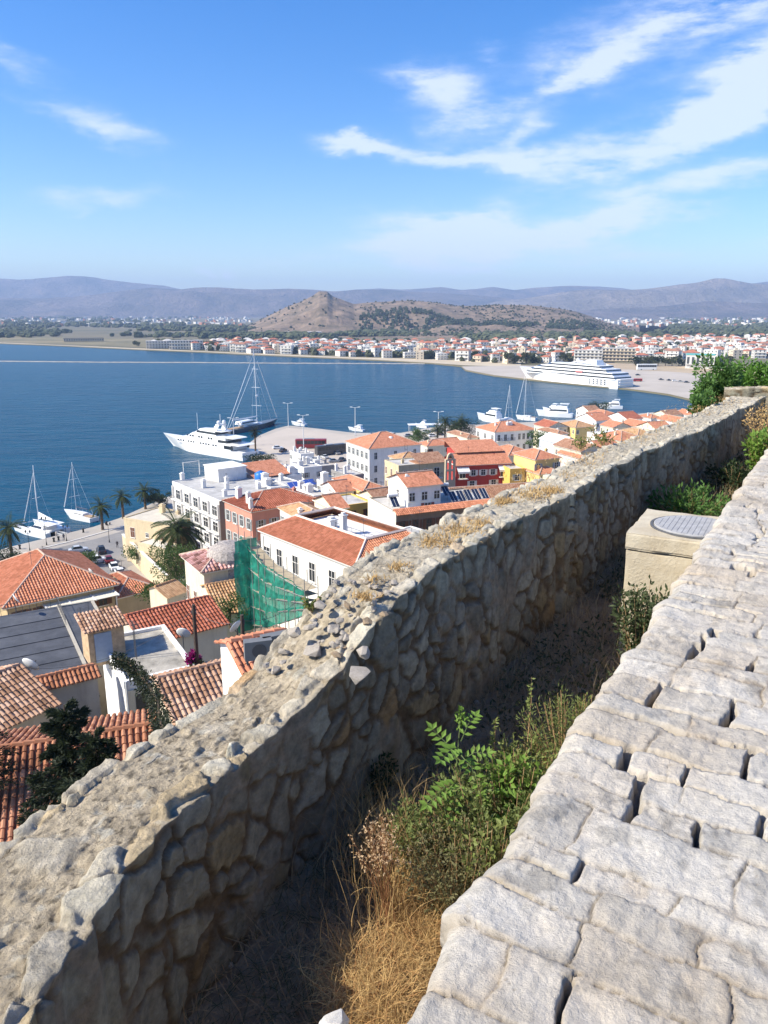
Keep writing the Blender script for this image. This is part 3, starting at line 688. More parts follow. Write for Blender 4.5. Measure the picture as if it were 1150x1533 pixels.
# ---- stone pavement (broad wall top) with open joints
PV = catmull([(-2.45, -3.0, 1.6, 0), (-.80, -.1, 1.6, 0), (.02, 1.43, 1.6, 0), (.47, 2.23, 1.6, 0), (.92, 3.01, 1.6, 0), (1.60, 4.12, 1.6, 0), (3.03, 6.51, 1.6, 0), (4.42, 8.79, 1.6, 0), (6.9, 12.9, 1.6, 0), (8.2, 15.2, 1.6, 0)])
_, _, LP = path_frame(PV, np.array([0.]))
sv = [0.0]
while sv[-1] < LP:
    qq = path_frame(PV, np.array([sv[-1]]))[0][0]; dd = math.hypot(math.hypot(qq[0], qq[1]), 1.6)
    sv.append(sv[-1] + (max(.0055, .0032 * dd) if qq[1] > .9 else .03))
sv = np.array(sv); q, tg, _ = path_frame(PV, sv); n = np.stack([tg[:, 1], -tg[:, 0]], 1)
wv_ = np.concatenate([np.linspace(-1.35, 0, 60)[:-1], np.linspace(0, 1.0, 190)[:-1], np.linspace(1.0, 3.4, 120)])   # negative = down the side
S, Wd = np.meshgrid(sv, wv_, indexing='ij')
rs = np.random.RandomState(23)
warp = .055 * fbm(S * 1.6, Wd * 1.6, oct=3, seed=61) + .026 * fbm(S * 6, Wd * 6, oct=3, seed=62) + .007 * fbm(S * 22, Wd * 22, oct=2, seed=66); warp2 = .04 * fbm(S * 2.1 + 5, Wd * 2.1, oct=3, seed=63) + .022 * fbm(S * 8, Wd * 8, oct=3, seed=64) + .007 * fbm(S * 24 + 3, Wd * 24, oct=2, seed=67)
wS = np.where(Wd < .04, .04, Wd) + warp
rows = [-.2]
while rows[-1] < LP + .5: rows.append(rows[-1] + rs.uniform(.12, .27) * (1.5 if rows[-1] < 3.9 else 1.15 if rows[-1] < 4.9 else .9))
rows = np.array(rows); uu = S + warp2 + .05 * np.clip(Wd, 0, 2); rid_ = np.clip(np.searchsorted(rows, uu.ravel()).reshape(uu.shape) - 1, 0, len(rows) - 2)
dU = np.minimum(uu - rows[rid_], rows[rid_ + 1] - uu); ctr = uu - (rows[rid_] + rows[rid_ + 1]) / 2
dW = np.full(S.shape, 9.); bid = np.zeros(S.shape, int); gj = np.zeros(S.shape); wj = np.full(S.shape, .004); base_id = 0
for r_i in range(len(rows) - 1):
    mk = rid_ == r_i
    near_row = rows[r_i] < 4.9
    c_ = [-1.0, rs.uniform(.22, .29) if near_row and rs.rand() < .8 else rs.uniform(.16, .38)]; op = [0, 1 if near_row else (rs.rand() < .5)]; wd_ = [.004, rs.uniform(.004, .014)]
    while c_[-1] < 4: c_.append(c_[-1] + rs.uniform(.18, .5)); op.append(float(rs.rand() < .5)); wd_.append(rs.uniform(.003, .012) * (1 if near_row else .8))
    if not mk.any(): base_id += len(c_); continue
    c_ = np.array(c_); op = np.array(op, float); wd_ = np.array(wd_); x_ = wS[mk] + .10 * (uu[mk] - rows[r_i]) * rs.uniform(-1, 1); j = np.clip(np.searchsorted(c_, x_) - 1, 0, len(c_) - 2)
    a0, a1 = x_ - c_[j], c_[j + 1] - x_; nr_ = np.where(a0 < a1, j, j + 1); dW[mk] = np.minimum(a0, a1); gj[mk] = op[nr_]; wj[mk] = wd_[nr_]; bid[mk] = base_id + j; base_id += len(c_)
nb = base_id + 2
hB = rs.uniform(-.008, .009, nb); tB = rs.uniform(-.045, .045, (nb, 2)); cB = rs.uniform(.84, 1.07, nb); warmB = rs.uniform(-1, 1, nb)
# gaps: gated so some joints are open and deep, others filled flush
nr = 1 - sstep(4.6, 6.2, S); gW = gj * sstep(-.35, .0, fbm(S * 6, Wd * 2, oct=2, seed=80)); gU = sstep(.18, .40, fbm(S * 2.3 + 11, Wd * 2.3, oct=3, seed=81) + .06 * nr)
wdt = wj * (.6 + .8 * sstep(-.3, .4, fbm(S * 3.5, Wd * 3.5, oct=2, seed=82))); 
openW = gW * (1 - sstep(wdt, wdt * 1.7 + .003, dW)); openU = gU * .8 * (1 - sstep(wdt * .5, wdt * 1.0 + .003, dU))
thin = np.maximum((1 - sstep(.0015, .0045, dW)) * sstep(-.5, .1, fbm(S * 4, Wd * 4, oct=2, seed=181)), (1 - sstep(.0015, .004, dU)) * sstep(-.4, .1, fbm(S * 4 + 7, Wd * 4, oct=2, seed=182)))
opn = np.maximum(openW, openU)
soft = (.35 + .65 * nr) * (.006 * (.3 + .7 * gW) * (1 - sstep(0, .010, dW)) + .005 * (.3 + .7 * gU) * (1 - sstep(0, .008, dU)))
cu = np.clip(ctr, -.3, .3)
ridg = np.abs(fbm(S * 3.2 + bid * .37, Wd * 5.5, oct=6, seed=83, rough=.6))
h = (.25 + .75 * nr) * (hB[bid] * .8 + tB[bid, 0] * cu + .010 * fbm(S * 3.5 + bid * 1.3, Wd * 3.5, oct=3, seed=84)) + .016 * fbm(S * 2.5, Wd * 2.5, oct=4, seed=184) + .020 * (ridg - .15) + (.3 + .7 * nr) * .016 * (np.abs(fbm(S * 4.5 * np.cos(bid * 1.7) + Wd * 4.5 * np.sin(bid * 1.7) + bid * .61, Wd * 1.5 - S * 1.2, oct=2, seed=283)) - .2) + .0035 * fbm(S * 24, Wd * 24, oct=4, seed=85, rough=.6) - soft
pit = sstep(.5, .7, fbm(S * 22, Wd * 17, oct=2, seed=86)) * .003; h = h - pit
hair = (1 - sstep(.0, .012, np.abs(fbm(S * 2.2 + bid * .9, Wd * 3.4 + bid * .3, oct=4, seed=281)))) * sstep(.05, .3, fbm(S * 2.4, Wd * 2.4, oct=2, seed=282))
h = h - hair * .004 - thin * .010 - opn * (.10 + .03 * fbm(S * 9, Wd * 9, oct=2, seed=87))
edge_w = .028 * fbm(S * 3.3, S * 0 + 1, oct=4, seed=88) + .02 * (rs.uniform(-1, 1, nb)[bid])
over = Wd < 0
r_ = .03
dz = np.where(over, Wd, 0); lat = np.where(over, -.10 * Wd * -1 * 0, Wd)
fall = np.exp(-np.clip(Wd, 0, 9) / .02) * .02
lat = lat + np.where(over, edge_w, edge_w * np.exp(-np.clip(Wd, 0, 9) / .06))
Hs = np.where(over, 0, h - fall)
side = np.where(over, .02 * fbm(S * 6, Wd * 6, oct=4, seed=89) - .02, 0)
X = q[:, 0:1] + n[:, 0:1] * (lat - side * -1); Y = q[:, 1:2] + n[:, 1:2] * (lat - side * -1)
h0 = h[:, [59]] - .02
Z = EYE - 1.6 + np.where(over, dz + h0, Hs) + .02 * fbm(S * .8, Wd * .8, oct=2, seed=90)
c0 = np.array([.515, .48, .42]); warm = np.array([.48, .40, .30])
wf = np.clip(.25 + .3 * warmB[bid] + .9 * fbm(S * 2.0, Wd * 2.4, oct=4, seed=92), 0, 1)[..., None] * .8
col = (c0 * (1 - wf) + warm * wf) * cB[bid][..., None]
col = col * (1 - .18 * sstep(.2, .6, fbm(S * 12, Wd * 12, oct=4, seed=93)))[..., None]
fl = ((1 - sstep(.0, .02, np.minimum(dW, dU))) * (1 - opn))[..., None] * .4
col = col * (1 - fl) + np.array([.36, .31, .25]) * fl
col = col * (1 - .45 * opn[..., None]) * (1 - .42 * (thin * (1 - opn))[..., None])
col = col * (1 - .3 * hair[..., None]); lich = sstep(.25, .5, fbm(S * 7, Wd * 7, oct=5, seed=195, rough=.65))[..., None]; col = col * (1 - .30 * lich)
dirt = ((1 - sstep(.0, .05, np.minimum(dW, dU))) * sstep(-.1, .4, fbm(S * 3, Wd * 3, oct=3, seed=196)))[..., None]; col = col * (1 - .4 * dirt) + np.array([.34, .27, .19]) * .4 * dirt
stain = sstep(.45, .7, fbm(S * 5, Wd * 5, oct=4, seed=94))[..., None]; col = col * (1 - .25 * stain) + np.array([.5, .38, .24]) * .25 * stain
pave = npmesh('stone_walkway', np.stack([X, Y, Z], -1).reshape(-1, 3), gridfaces(len(sv), len(wv_)), mat('pale_limestone', (.6, .6, .6), rough=.9, var=.13, vscale=26, bump=.75, bscale=60, spec=.2, attr='Col'), col=np.clip(col, .02, .75).reshape(-1, 3))
tag(pave, 'broad sunlit wall top paved with pale cracked limestone blocks', 'stone pavement')

# ---- concrete box with round cover
conc = mat('aged_concrete', (.43, .36, .25), col2=(.57, .51, .39), rough=.92, var=.2, vscale=3.5, bump=.5, bscale=45)
BX = Pz(937, 797, EYE - 1.69); BXe = azv(118); BXn = azv(29)
bt = thing('manhole_box', 'beige concrete box with a round patterned cover, wedged between rubble wall and pavement', 'manhole', (BX.x, BX.y, EYE - 2.99), 0)
def boxpts(w, d, h0, h1, ins=0.0, cut=.0):
    pass
def obox(mb, o, ex, ey, x0, y0, z0, x1, y1, z1, mi=0):
    T = Matrix(((ex.x, ey.x, 0, o.x), (ex.y, ey.y, 0, o.y), (0, 0, 1, o.z), (0, 0, 0, 1))); mb.box(x0, y0, z0, x1, y1, z1, mi, T)
O0 = Vector((0, 0, 0))
def rough_block(name, x0, y0, z0, x1, y1, z1, m, chip=.006, parent=None, n=26):
    # dense box skin with chipped edges
    vs, fs = [], []
    def patch(f, na, nb_):
        b = len(vs)
        for i in range(na + 1):
            for j in range(nb_ + 1): vs.append(f(i / na, j / nb_))
        for i in range(na):
            for j in range(nb_): a = b + i * (nb_ + 1) + j; fs.append((a, a + nb_ + 1, a + nb_ + 2, a + 1))
    L = lambda a, b, t: a + (b - a) * t
    patch(lambda a, b: (L(x0, x1, a), L(y0, y1, b), z1), n, n); patch(lambda a, b: (L(x0, x1, a), y0, L(z0, z1, b)), n, n); patch(lambda a, b: (x0, L(y1, y0, a), L(z0, z1, b)), n, n)
    patch(lambda a, b: (L(x1, x0, a), y1, L(z0, z1, b)), n, n); patch(lambda a, b: (x1, L(y0, y1, a), L(z0, z1, b)), n, n)
    v = np.array(vs); c = np.array([(x0 + x1) / 2, (y0 + y1) / 2, (z0 + z1) / 2])
    d = np.stack([fbm(v[:, 0] * 7 + k * 9, v[:, 1] * 7, v[:, 2] * 7, oct=4, seed=k + 3) for k in range(3)], 1)
    near_e = ((np.abs(v - [x0, y0, z0]) < .012) | (np.abs(v - [x1, y1, z1]) < .012)).sum(1) > 1
    v = v + d * chip + (c - v) / (np.linalg.norm(c - v, axis=1)[:, None] + 1e-6) * (near_e * (.006 + .012 * np.clip(d[:, 0] * 2, 0, 1)))[:, None]
    T = np.array([[BXe.x, BXe.y, 0], [BXn.x, BXn.y, 0], [0, 0, 1]])
    return npmesh(name, v @ T, np.array(fs), m, parent=parent)
b1 = rough_block('box_body', 0.008, 0.008, -.2, .95, .84, 1.155, conc, parent=bt)
b2 = rough_block('top_slab', 0, 0, 1.163, .96, .86, 1.30, conc, parent=bt)
mb = MB(); cx, cy = .46, .40
cc = Vector((0, 0, 0)) + BXe * cx + BXn * cy
mb.lathe([(.345, 1.297), (.345, 1.312), (.325, 1.312), (.325, 1.300)], n=64, c=(cc.x, cc.y, 0))
rim = mb.build('cover_frame', mat('dark_iron', (.10, .10, .10), rough=.6, var=.3, vscale=20, spec=.4), bt)
mb = MB(); mb.lathe([(.316, 1.285), (.316, 1.318), (.31, 1.321)], n=64, c=(cc.x, cc.y, 0))
for i in range(-7, 8):
    for j in range(-7, 8):
        if math.hypot(i, j) < 7.3:
            p = cc + BXe * i * .04 + BXn * j * .04
            obox(mb, Vector((p.x, p.y, 0)), BXe, BXn, -.016, -.016, 1.3195, .016, .016, 1.3245)
mb.build('round_cover', mat('grey_cast_cover', (.36, .355, .35), rough=.6, var=.2, vscale=12, spec=.4, bump=.2, bscale=60), bt)

# ---- front white rock at the bottom edge
o = bpy.data.objects.new('white_rock', ROCKS[2].copy()); COL.objects.link(o); o.data.materials.clear(); o.data.materials.append(mat('white_limestone_rock', (.66, .64, .60), var=.12, vscale=8, bump=.5, bscale=40))
p = Pz(497, 1545, EYE - 2.45); o.location = p; o.scale = (.085, .07, .10); o.rotation_euler = (.3, .2, 1)
tag(o, 'small jagged white rock lying in the trench at the bottom edge of the view', 'rock')
mb = MB()
# ================================================================== OLD TOWN
GL = mat('window_glass', (.035, .04, .045), rough=.15, var=.2, spec=.5)
FRW = mat('white_joinery', (.72, .70, .66), rough=.6, var=.05)
WOODD = mat('brown_shutter', (.16, .075, .045), rough=.7, var=.2)
GREY_SH = mat('grey_shutter', (.35, .37, .36), rough=.7, var=.1)
STEEL = mat('railing_iron', (.08, .08, .085), rough=.6, var=.1)
CONC = mat('roof_concrete', (.46, .44, .41), rough=.95, var=.25, vscale=.5, bump=.3, bscale=5)
WHITEP = plaster('white_plaster', (.76, .745, .71), .22)
CREAM = plaster('cream_plaster', (.70, .63, .47), .3)
SILLM = mat('pale_trim', (.72, .68, .60), rough=.8, var=.06)
T_OR = tilemat('tile_orange', (.50, .20, .11), .3)
T_RED = tilemat('tile_red', (.36, .115, .065), .35)
T_BR = tilemat('tile_brown', (.33, .17, .10), .4)
T_OC = tilemat('tile_ochre', (.46, .26, .13), .35)
T_NEW = tilemat('tile_bright', (.58, .235, .125), .26)
RIDGE = mat('ridge_mortar', (.50, .36, .28), rough=.9, var=.25, vscale=2)
TM = {'o': T_OR, 'r': T_RED, 'b': T_BR, 'c': T_OC, 'n': T_NEW}
WINC = {}
def window_parts(w, h, style):
    """pane with a frame; shutters or a balcony come with the style"""
    k = (w, h, style)
    if k in WINC: return WINC[k]
    a = MB(); a.box(-w / 2, -.02, 0, w / 2, .05, h)                       # pane, face looks to -y
    fr = MB(); t = .07
    for (x0, z0, x1, z1) in ((-w / 2 - t, -t, w / 2 + t, 0), (-w / 2 - t, h, w / 2 + t, h + t), (-w / 2 - t, 0, -w / 2, h), (w / 2, 0, w / 2 + t, h), (-.03, 0, .03, h), (-w / 2, h * .62, w / 2, h * .62 + .05)):
        fr.box(x0, -.07, z0, x1, .05, z1)
    res = [('window', a.mesh('window', GL), None), ('frame', fr.mesh('frame', FRW if style != 'brown' else WOODD), 0)]
    s_ = MB(); s_.box(-w / 2 - .15, -.16, -.16, w / 2 + .15, .03, -.072); res.append(('sill', s_.mesh('sill', SILLM), 0))
    if style in ('brown', 'grey', 'white', 'red'):
        m = {'brown': WOODD, 'grey': GREY_SH, 'white': FRW, 'red': mat('dull_red_shutter', (.28, .10, .07), rough=.7)}[style]
        for sg in (-1, 1):
            sh = MB(); x0 = sg * (w / 2 + t + .02); x1 = sg * (w + t + .02)
            sh.box(min(x0, x1), -.09, -.02, max(x0, x1), -.03, h + .02)
            for i in range(int(h / .14)): sh.box(min(x0, x1) + .05, -.105, i * .14 + .03, max(x0, x1) - .05, -.088, i * .14 + .10)
            res.append(('shutter', sh.mesh('shutter', m), 0))
    if style == 'closed':
        sh = MB(); sh.box(-w / 2, -.06, 0, w / 2, -.022, h)
        for i in range(int(h / .14)): sh.box(-w / 2 + .04, -.08, i * .14 + .03, w / 2 - .04, -.058, i * .14 + .10)
        res[2:2] = [('shutter', sh.mesh('shutter', WOODD), 0)]
    if style in ('balcony', 'glassbalcony'):
        b = MB(); b.box(-w / 2 - .5, -1.0, -.22, w / 2 + .5, -.0, -.075)
        res.append(('balcony', b.mesh('balcony', SILLM), 0))
        r_ = MB()
        for i in range(13):
            x = -w / 2 - .45 + i * (w + .9) / 12; r_.box(x - .015, -.97, -.07, x + .015, -.94, .9)
        r_.box(-w / 2 - .47, -.98, .9, w / 2 + .47, -.93, .95)
        for sg in (-1, 1): r_.box(sg * (w / 2 + .46) - .015, -.95, .9, sg * (w / 2 + .46) + .015, 0, .95)
        res.append(('railing', r_.mesh('railing', STEEL), 0))
    WINC[k] = res; return res
def add_window(parent, loc, rz, w=1.0, h=1.6, style='plain', label=None, name=None):
    parts = window_parts(w, h, style); root = None
    for (nm, me, lvl) in parts:
        o = bpy.data.objects.new(name if (lvl is None and name) else nm, me); COL.objects.link(o)
        if lvl is None: o.parent = parent; o.location = loc; o.rotation_euler = (0, 0, rz); root = o
        else: o.parent = root
    if label: root['label'] = label
    return root
def tile_plane(mb, p0, p1, a0, a1, mi=0, under=.12):
    """roof plane: eave p0->p1, top a0->a1; UV in metres"""
    p0, p1, a0, a1 = map(Vector, (p0, p1, a0, a1)); e = (p1 - p0); L = e.length; e.normalize()
    n = e.cross((a0 + a1) / 2 - p0).normalized(); u = n.cross(e)
    f = lambda p: ((p - p0).dot(e), (p - p0).dot(u))
    pts = [p0, p1, a1] if (a0 - a1).length < 1e-4 else [p0, p1, a1, a0]
    mb.face(pts, mi, [f(p) for p in pts])
def barrel_plane(mb, p0, p1, a0, a1, mi=0, pitch=.24, seed=0, colors=None):
    """modelled barrel tiles: rows of half-round courses, each lapping the one below"""
    p0, p1, a0, a1 = map(Vector, (p0, p1, a0, a1)); e = (p1 - p0); L = e.length; e.normalize()
    n = e.cross((a0 + a1) / 2 - p0).normalized(); up = n.cross(e); rg = random.Random(seed)
    f = lambda p: ((p - p0).dot(e), (p - p0).dot(up))
    u0, v0 = f(a0); u1, v1 = f(a1)
    def top(u):
        if u < u0: return v0 * u / max(u0, 1e-6)
        if u > u1: return v1 * (L - u) / max(L - u1, 1e-6)
        return v0 + (v1 - v0) * (u - u0) / max(u1 - u0, 1e-6)
    k = int(L / pitch); w = L / k
    for i in range(k):
        uc = (i + .5) * w; tv = top(uc)
        if tv < .1: continue
        nseg = max(1, int(tv / .38)); 
        for j in range(nseg):
            va, vb = tv * j / nseg, tv * (j + 1) / nseg
            uv = (uc + i * 0, (va + vb) / 2); pts = []
            jx = rg.uniform(-.012, .012)
            for (vv, lift, rad) in ((va, .045, w * .36), (vb, .015, w * .30)):
                pts.append([p0 + e * (uc + jx + rad * math.cos(t_)) + up * vv + n * (lift + rad * .95 * math.sin(t_)) for t_ in [math.pi * q / 4 for q in range(5)]])
            b = len(mb.v); mb.v += [tuple(p) for r in pts for p in r]
            for q in range(4):
                mb.f.append((b + q, b + q + 5, b + q + 6, b + q + 1)); mb.m.append(mi); mb.uv[len(mb.f) - 1] = [uv] * 4
            # butt end of the tile
            mb.f.append(tuple(b + q for q in range(5))); mb.m.append(mi); mb.uv[len(mb.f) - 1] = [uv] * 5
def roof(parent, w, d, z, kind, tm, pitch=.42, ov=.35, real=False, axis=None, seed=0, tp=.24):
    mb = MB(); x0, y0, x1, y1 = -ov, -ov, w + ov, d + ov; W_, D_ = x1 - x0, y1 - y0
    P = [(x0, y0, z), (x1, y0, z), (x1, y1, z), (x0, y1, z)]
    pl = (lambda *a: (barrel_plane(mb, *a, 0, tp, seed), tile_plane(mb, *a, 0))) if real else (lambda *a: tile_plane(mb, *a, 0))
    rid = []
    if kind == 'hip':
        if W_ >= D_:
            h = D_ / 2 * pitch; A = Vector((x0 + D_ / 2, (y0 + y1) / 2, z + h)); B = Vector((x1 - D_ / 2, (y0 + y1) / 2, z + h))
            pl(P[0], P[1], A, B); pl(P[2], P[3], B, A); pl(P[1], P[2], B, B); pl(P[3], P[0], A, A); ends = [(0, A), (3, A), (1, B), (2, B)]
        else:
            h = W_ / 2 * pitch; A = Vector(((x0 + x1) / 2, y0 + W_ / 2, z + h)); B = Vector(((x0 + x1) / 2, y1 - W_ / 2, z + h))
            pl(P[1], P[2], A, B); pl(P[3], P[0], B, A); pl(P[0], P[1], A, A); pl(P[2], P[3], B, B); ends = [(0, A), (1, A), (2, B), (3, B)]
        rid = [(P[i], a) for i, a in ends] + [(A, B)]
    elif kind in ('gable', 'gabley'):
        if kind == 'gable':     # ridge along x
            h = D_ / 2 * pitch; A = Vector((x0, (y0 + y1) / 2, z + h)); B = Vector((x1, (y0 + y1) / 2, z + h))
            pl(P[0], P[1], A, B); pl(P[2], P[3], B, A)
            g = [((0, y0 + ov, z), (0, y1 - ov, z), (0, (y0 + y1) / 2, z + h - ov * pitch)), ((w, y1 - ov, z), (w, y0 + ov, z), (w, (y0 + y1) / 2, z + h - ov * pitch))]
        else:
            h = W_ / 2 * pitch; A = Vector(((x0 + x1) / 2, y0, z + h)); B = Vector(((x0 + x1) / 2, y1, z + h))
            pl(P[1], P[2], A, B); pl(P[3], P[0], B, A)
            g = [((0, 0, z), (w, 0, z), (w / 2, 0, z + h - ov * pitch)), ((w, d, z), (0, d, z), (w / 2, d, z + h - ov * pitch))]
        rid = [(A, B)]; pass
        for q in g: gm = MB(); gm.face(q); gm.build('gable_wall', bpy.data.materials[parent['_wm']], parent)
    elif kind == 'shed':        # rises from the front (y0) to the back
        h = D_ * pitch; A = Vector((x0, y1, z + h)); B = Vector((x1, y1, z + h)); pl(P[0], P[1], A, B)
        gm = MB(); gm.face([(0, 0, z), (0, d, z), (0, d, z + h * .96)]); gm.face([(w, 0, z), (w, d, z + h * .96), (w, d, z)]); gm.face([(0, d, z), (w, d, z), (w, d, z + h * .96), (0, d, z + h * .96)])
        gm.build('gable_wall', bpy.data.materials[parent['_wm']], parent)
    o = mb.build('roof', tm, parent)
    if rid:
        r2 = MB()
        for a, b in rid: r2.tube([Vector(a) + Vector((0, 0, .05)), Vector(b) + Vector((0, 0, .05))], .13, 6)
        r2.build('ridge_tiles', RIDGE, o)
    # fascia/eaves slab just under the tiles
    e = MB(); e.box(x0 + .08, y0 + .08, z - .16, x1 - .08, y1 - .08, z - .02); e.build('eaves', SILLM, o)
    return o
def flat_roof(parent, w, d, z, m, par=.5, pm=None):
    mb = MB(); mb.box(.15, .15, z - .2, w - .15, d - .15, z - par + .02); o = mb.build('roof', m, parent)
    p = MB(); t = .2
    p.box(-.04, -.04, z - par - .1, w + .04, t, z); p.box(-.04, d - t, z - par - .1, w + .04, d + .04, z); p.box(-.04, t, z - par - .1, t, d - t, z); p.box(w - t, t, z - par - .1, w + .04, d - t, z)
    p.build('parapet', pm or WHITEP, o)
    return o
def house(name, label, cat, C, z, xl, xr, base=None, wall=WHITEP, rf=('hip', 'o'), aL=-38, aR=None, L=None, Rr=None, pitch=.42, ov=.35, real=False, group=None, rmat=None, par=.5, wL=(), wR=(), tp=.24):
    """C: photo px of the near eave corner at height z; xl, xr: px where the left and right faces end"""
    c = Pz(C[0], C[1], z); vL, vR = azv(aL), azv(aL + 90)
    d = L or len_to_x(c, vL, xl); w = Rr or len_to_x(c, vR, xr)
    d = min(max(abs(d), 2), 60); w = min(max(abs(w), 2), 70)
    if base is None: base = min(float(town_g(c.x, c.y)), float(town_g(*(c + vL * d + vR * w)[:2])), z - 3) - 1.0
    base = max(base, 0.8)
    t = thing(name, label, cat, (c.x, c.y, base), math.pi / 2 - R(aL + 90), group)
    H = z - base; t['_wm'] = wall.name
    mb = MB(); top = H - .17 if rf[0] != 'flat' else H - par
    mb.box(0, 0, 0, w, d, top); mb.build('wall', wall, t)
    if rf[0] == 'flat': r_ = flat_roof(t, w, d, H, rmat or CONC, par, wall)
    else: r_ = roof(t, w, d, H, rf[0], rmat or TM[rf[1]], pitch, ov, real, seed=int(C[0]), tp=tp)
    rq = random.Random(int(C[0] * 7 + C[1])); zt = H if rf[0] == 'flat' else H + min(w, d) * .5 * pitch * .55
    for k in range(rq.choice((1, 2, 2))):
        am = MB(); ax, ay = w * rq.uniform(.3, .7), d * rq.uniform(.35, .65); ah = rq.uniform(1.6, 2.8); am.tube([(ax, ay, zt - .6), (ax, ay, zt + ah)], .025, 4)
        for q in range(5): am.tube([(ax - .35 + .06 * q, ay + .2 * (q - 2), zt + ah - .1), (ax + .35 - .06 * q, ay + .2 * (q - 2), zt + ah - .1)], .012, 3)
        am.tube([(ax, ay - .45, zt + ah - .1), (ax, ay + .45, zt + ah - .1)], .014, 3); am.build('antenna', STEEL, t)
    if rq.random() < .75 and w > 4: chimney(r_, w * rq.choice((.2, .8)), d * .4, zt - .9, rq.uniform(1.2, 1.9), .28, wall)
    # windows: (n, below_eave, w, h, style[, f0, f1]) rows
    for row in wL:
        n_, zz, ww, hh, st = row[:5]; f0, f1 = row[5:7] if len(row) > 5 else (.12, .88)
        for i in range(n_):
            f = f0 + (f1 - f0) * (i / (n_ - 1) if n_ > 1 else .5); add_window(t, (0, d * f, H - zz), -math.pi / 2, ww, hh, st)
    for row in wR:
        n_, zz, ww, hh, st = row[:5]; f0, f1 = row[5:7] if len(row) > 5 else (.12, .88)
        for i in range(n_):
            f = f0 + (f1 - f0) * (i / (n_ - 1) if n_ > 1 else .5); add_window(t, (w * f, 0, H - zz), 0, ww, hh, st)
    return t, w, d, H, r_
def chimney(r_, x, y, z0, h=1.4, s=.35, m=None, cap=True):
    mb = MB(); mb.box(x - s, y - s, z0, x + s, y + s, z0 + h)
    if cap: mb.box(x - s - .1, y - s - .1, z0 + h, x + s + .1, y + s + .1, z0 + h + .12); mb.box(x - s * .6, y - s * .6, z0 + h + .12, x + s * .6, y + s * .6, z0 + h + .35)
    return mb.build('chimney', m or WHITEP, r_)
def railing(parent, pts, h=1.0, n=10, m=None, name='railing'):
    mb = MB()
    for a, b in zip(pts[:-1], pts[1:]):
        a, b = Vector(a), Vector(b)
        mb.tube([a + Vector((0, 0, h)), b + Vector((0, 0, h))], .025, 4); mb.tube([a + Vector((0, 0, h * .5)), b + Vector((0, 0, h * .5))], .015, 4)
        for i in range(n + 1): p = a.lerp(b, i / n); mb.tube([p, p + Vector((0, 0, h))], .018, 4)
    return mb.build(name, m or STEEL, parent)

# --- close roofs below the wall, lower left
bk = [(-.8, 0)]
DK = plaster('shaded_render', (.42, .38, .31), .4)  # drab beige wall coat with strong grime streaks
def gable_px(name, label, a, b, zr, run, back, tm, wall=DK, slope=.38, h=3.0, real=True, tp=.24, aoff=0):
    """one roof slope falling towards the wall: ridge through photo px a -> b at height zr"""
    A, B = Pz(*a, zr), Pz(*b, zr); e = (B - A); L = e.length; e.normalize(); az = math.degrees(math.atan2(e.x, e.y))
    fr = Vector((e.y, -e.x, 0))                       # falls to the right-hand side (towards the viewer)
    o0 = A + fr * run; base = min(float(town_g(o0.x, o0.y)), zr - run * slope - h)
    t = thing(name, label, 'house', (o0.x, o0.y, base), math.atan2(e.y, e.x))
    H = zr - base; ez = H - run * slope
    mb = MB()
    mb.face([(0, .3, 0), (L, .3, 0), (L, .3, ez), (0, .3, ez)]); mb.face([(0, run + back, 0), (0, .3, 0), (0, .3, ez), (0, run, H - .08), (0, run + back, H - back * slope)][::1])
    mb.face([(L, .3, 0), (L, run + back, 0), (L, run + back, H - back * slope), (L, run, H - .08), (L, .3, ez)]); mb.face([(L, run + back, 0), (0, run + back, 0), (0, run + back, H - back * slope), (L, run + back, H - back * slope)])
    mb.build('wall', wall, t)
    r_ = MB(); args = ((-.2, 0, ez), (L + .2, 0, ez), (-.2, run, H), (L + .2, run, H)); argb = ((L + .2, run + back + .2, H - (back + .2) * slope), (-.2, run + back + .2, H - (back + .2) * slope), (L + .2, run, H), (-.2, run, H))
    for q in (args, argb):
        tile_plane(r_, *q)
        if real: barrel_plane(r_, *q, 0, tp, int(a[0] + 50))
    ro = r_.build('roof', tm, t); r2 = MB()
    k = int(L / .38)
    for i in range(k):
        x = L * i / k; r2.tube([(x, run, H + .06), (x + L / k * 1.05, run, H + .03)], [.12, .10], 6)
    r2.build('ridge_tiles', tm, ro)
    return t, L, H, ez, ro
T_OLD = tilemat('tile_old', (.37, .155, .08), .5)
T_OLD2 = tilemat('tile_weathered', (.37, .21, .13), .6)
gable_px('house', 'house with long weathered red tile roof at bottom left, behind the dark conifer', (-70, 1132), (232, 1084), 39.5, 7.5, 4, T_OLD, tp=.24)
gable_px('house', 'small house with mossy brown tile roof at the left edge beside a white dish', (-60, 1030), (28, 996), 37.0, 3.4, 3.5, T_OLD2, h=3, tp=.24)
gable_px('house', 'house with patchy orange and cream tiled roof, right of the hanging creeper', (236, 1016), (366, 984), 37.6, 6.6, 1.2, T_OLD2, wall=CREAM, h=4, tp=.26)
t, *_ = gable_px('garden_wall', 'grey rendered garden wall with a narrow coping of orange tiles below the flat grey roof', (48, 1018), (140, 996), 35.4, 1.0, .7, T_OLD, wall=plaster('grey_render', (.40, .38, .35), .4), h=5, tp=.24); t['category'] = 'wall'
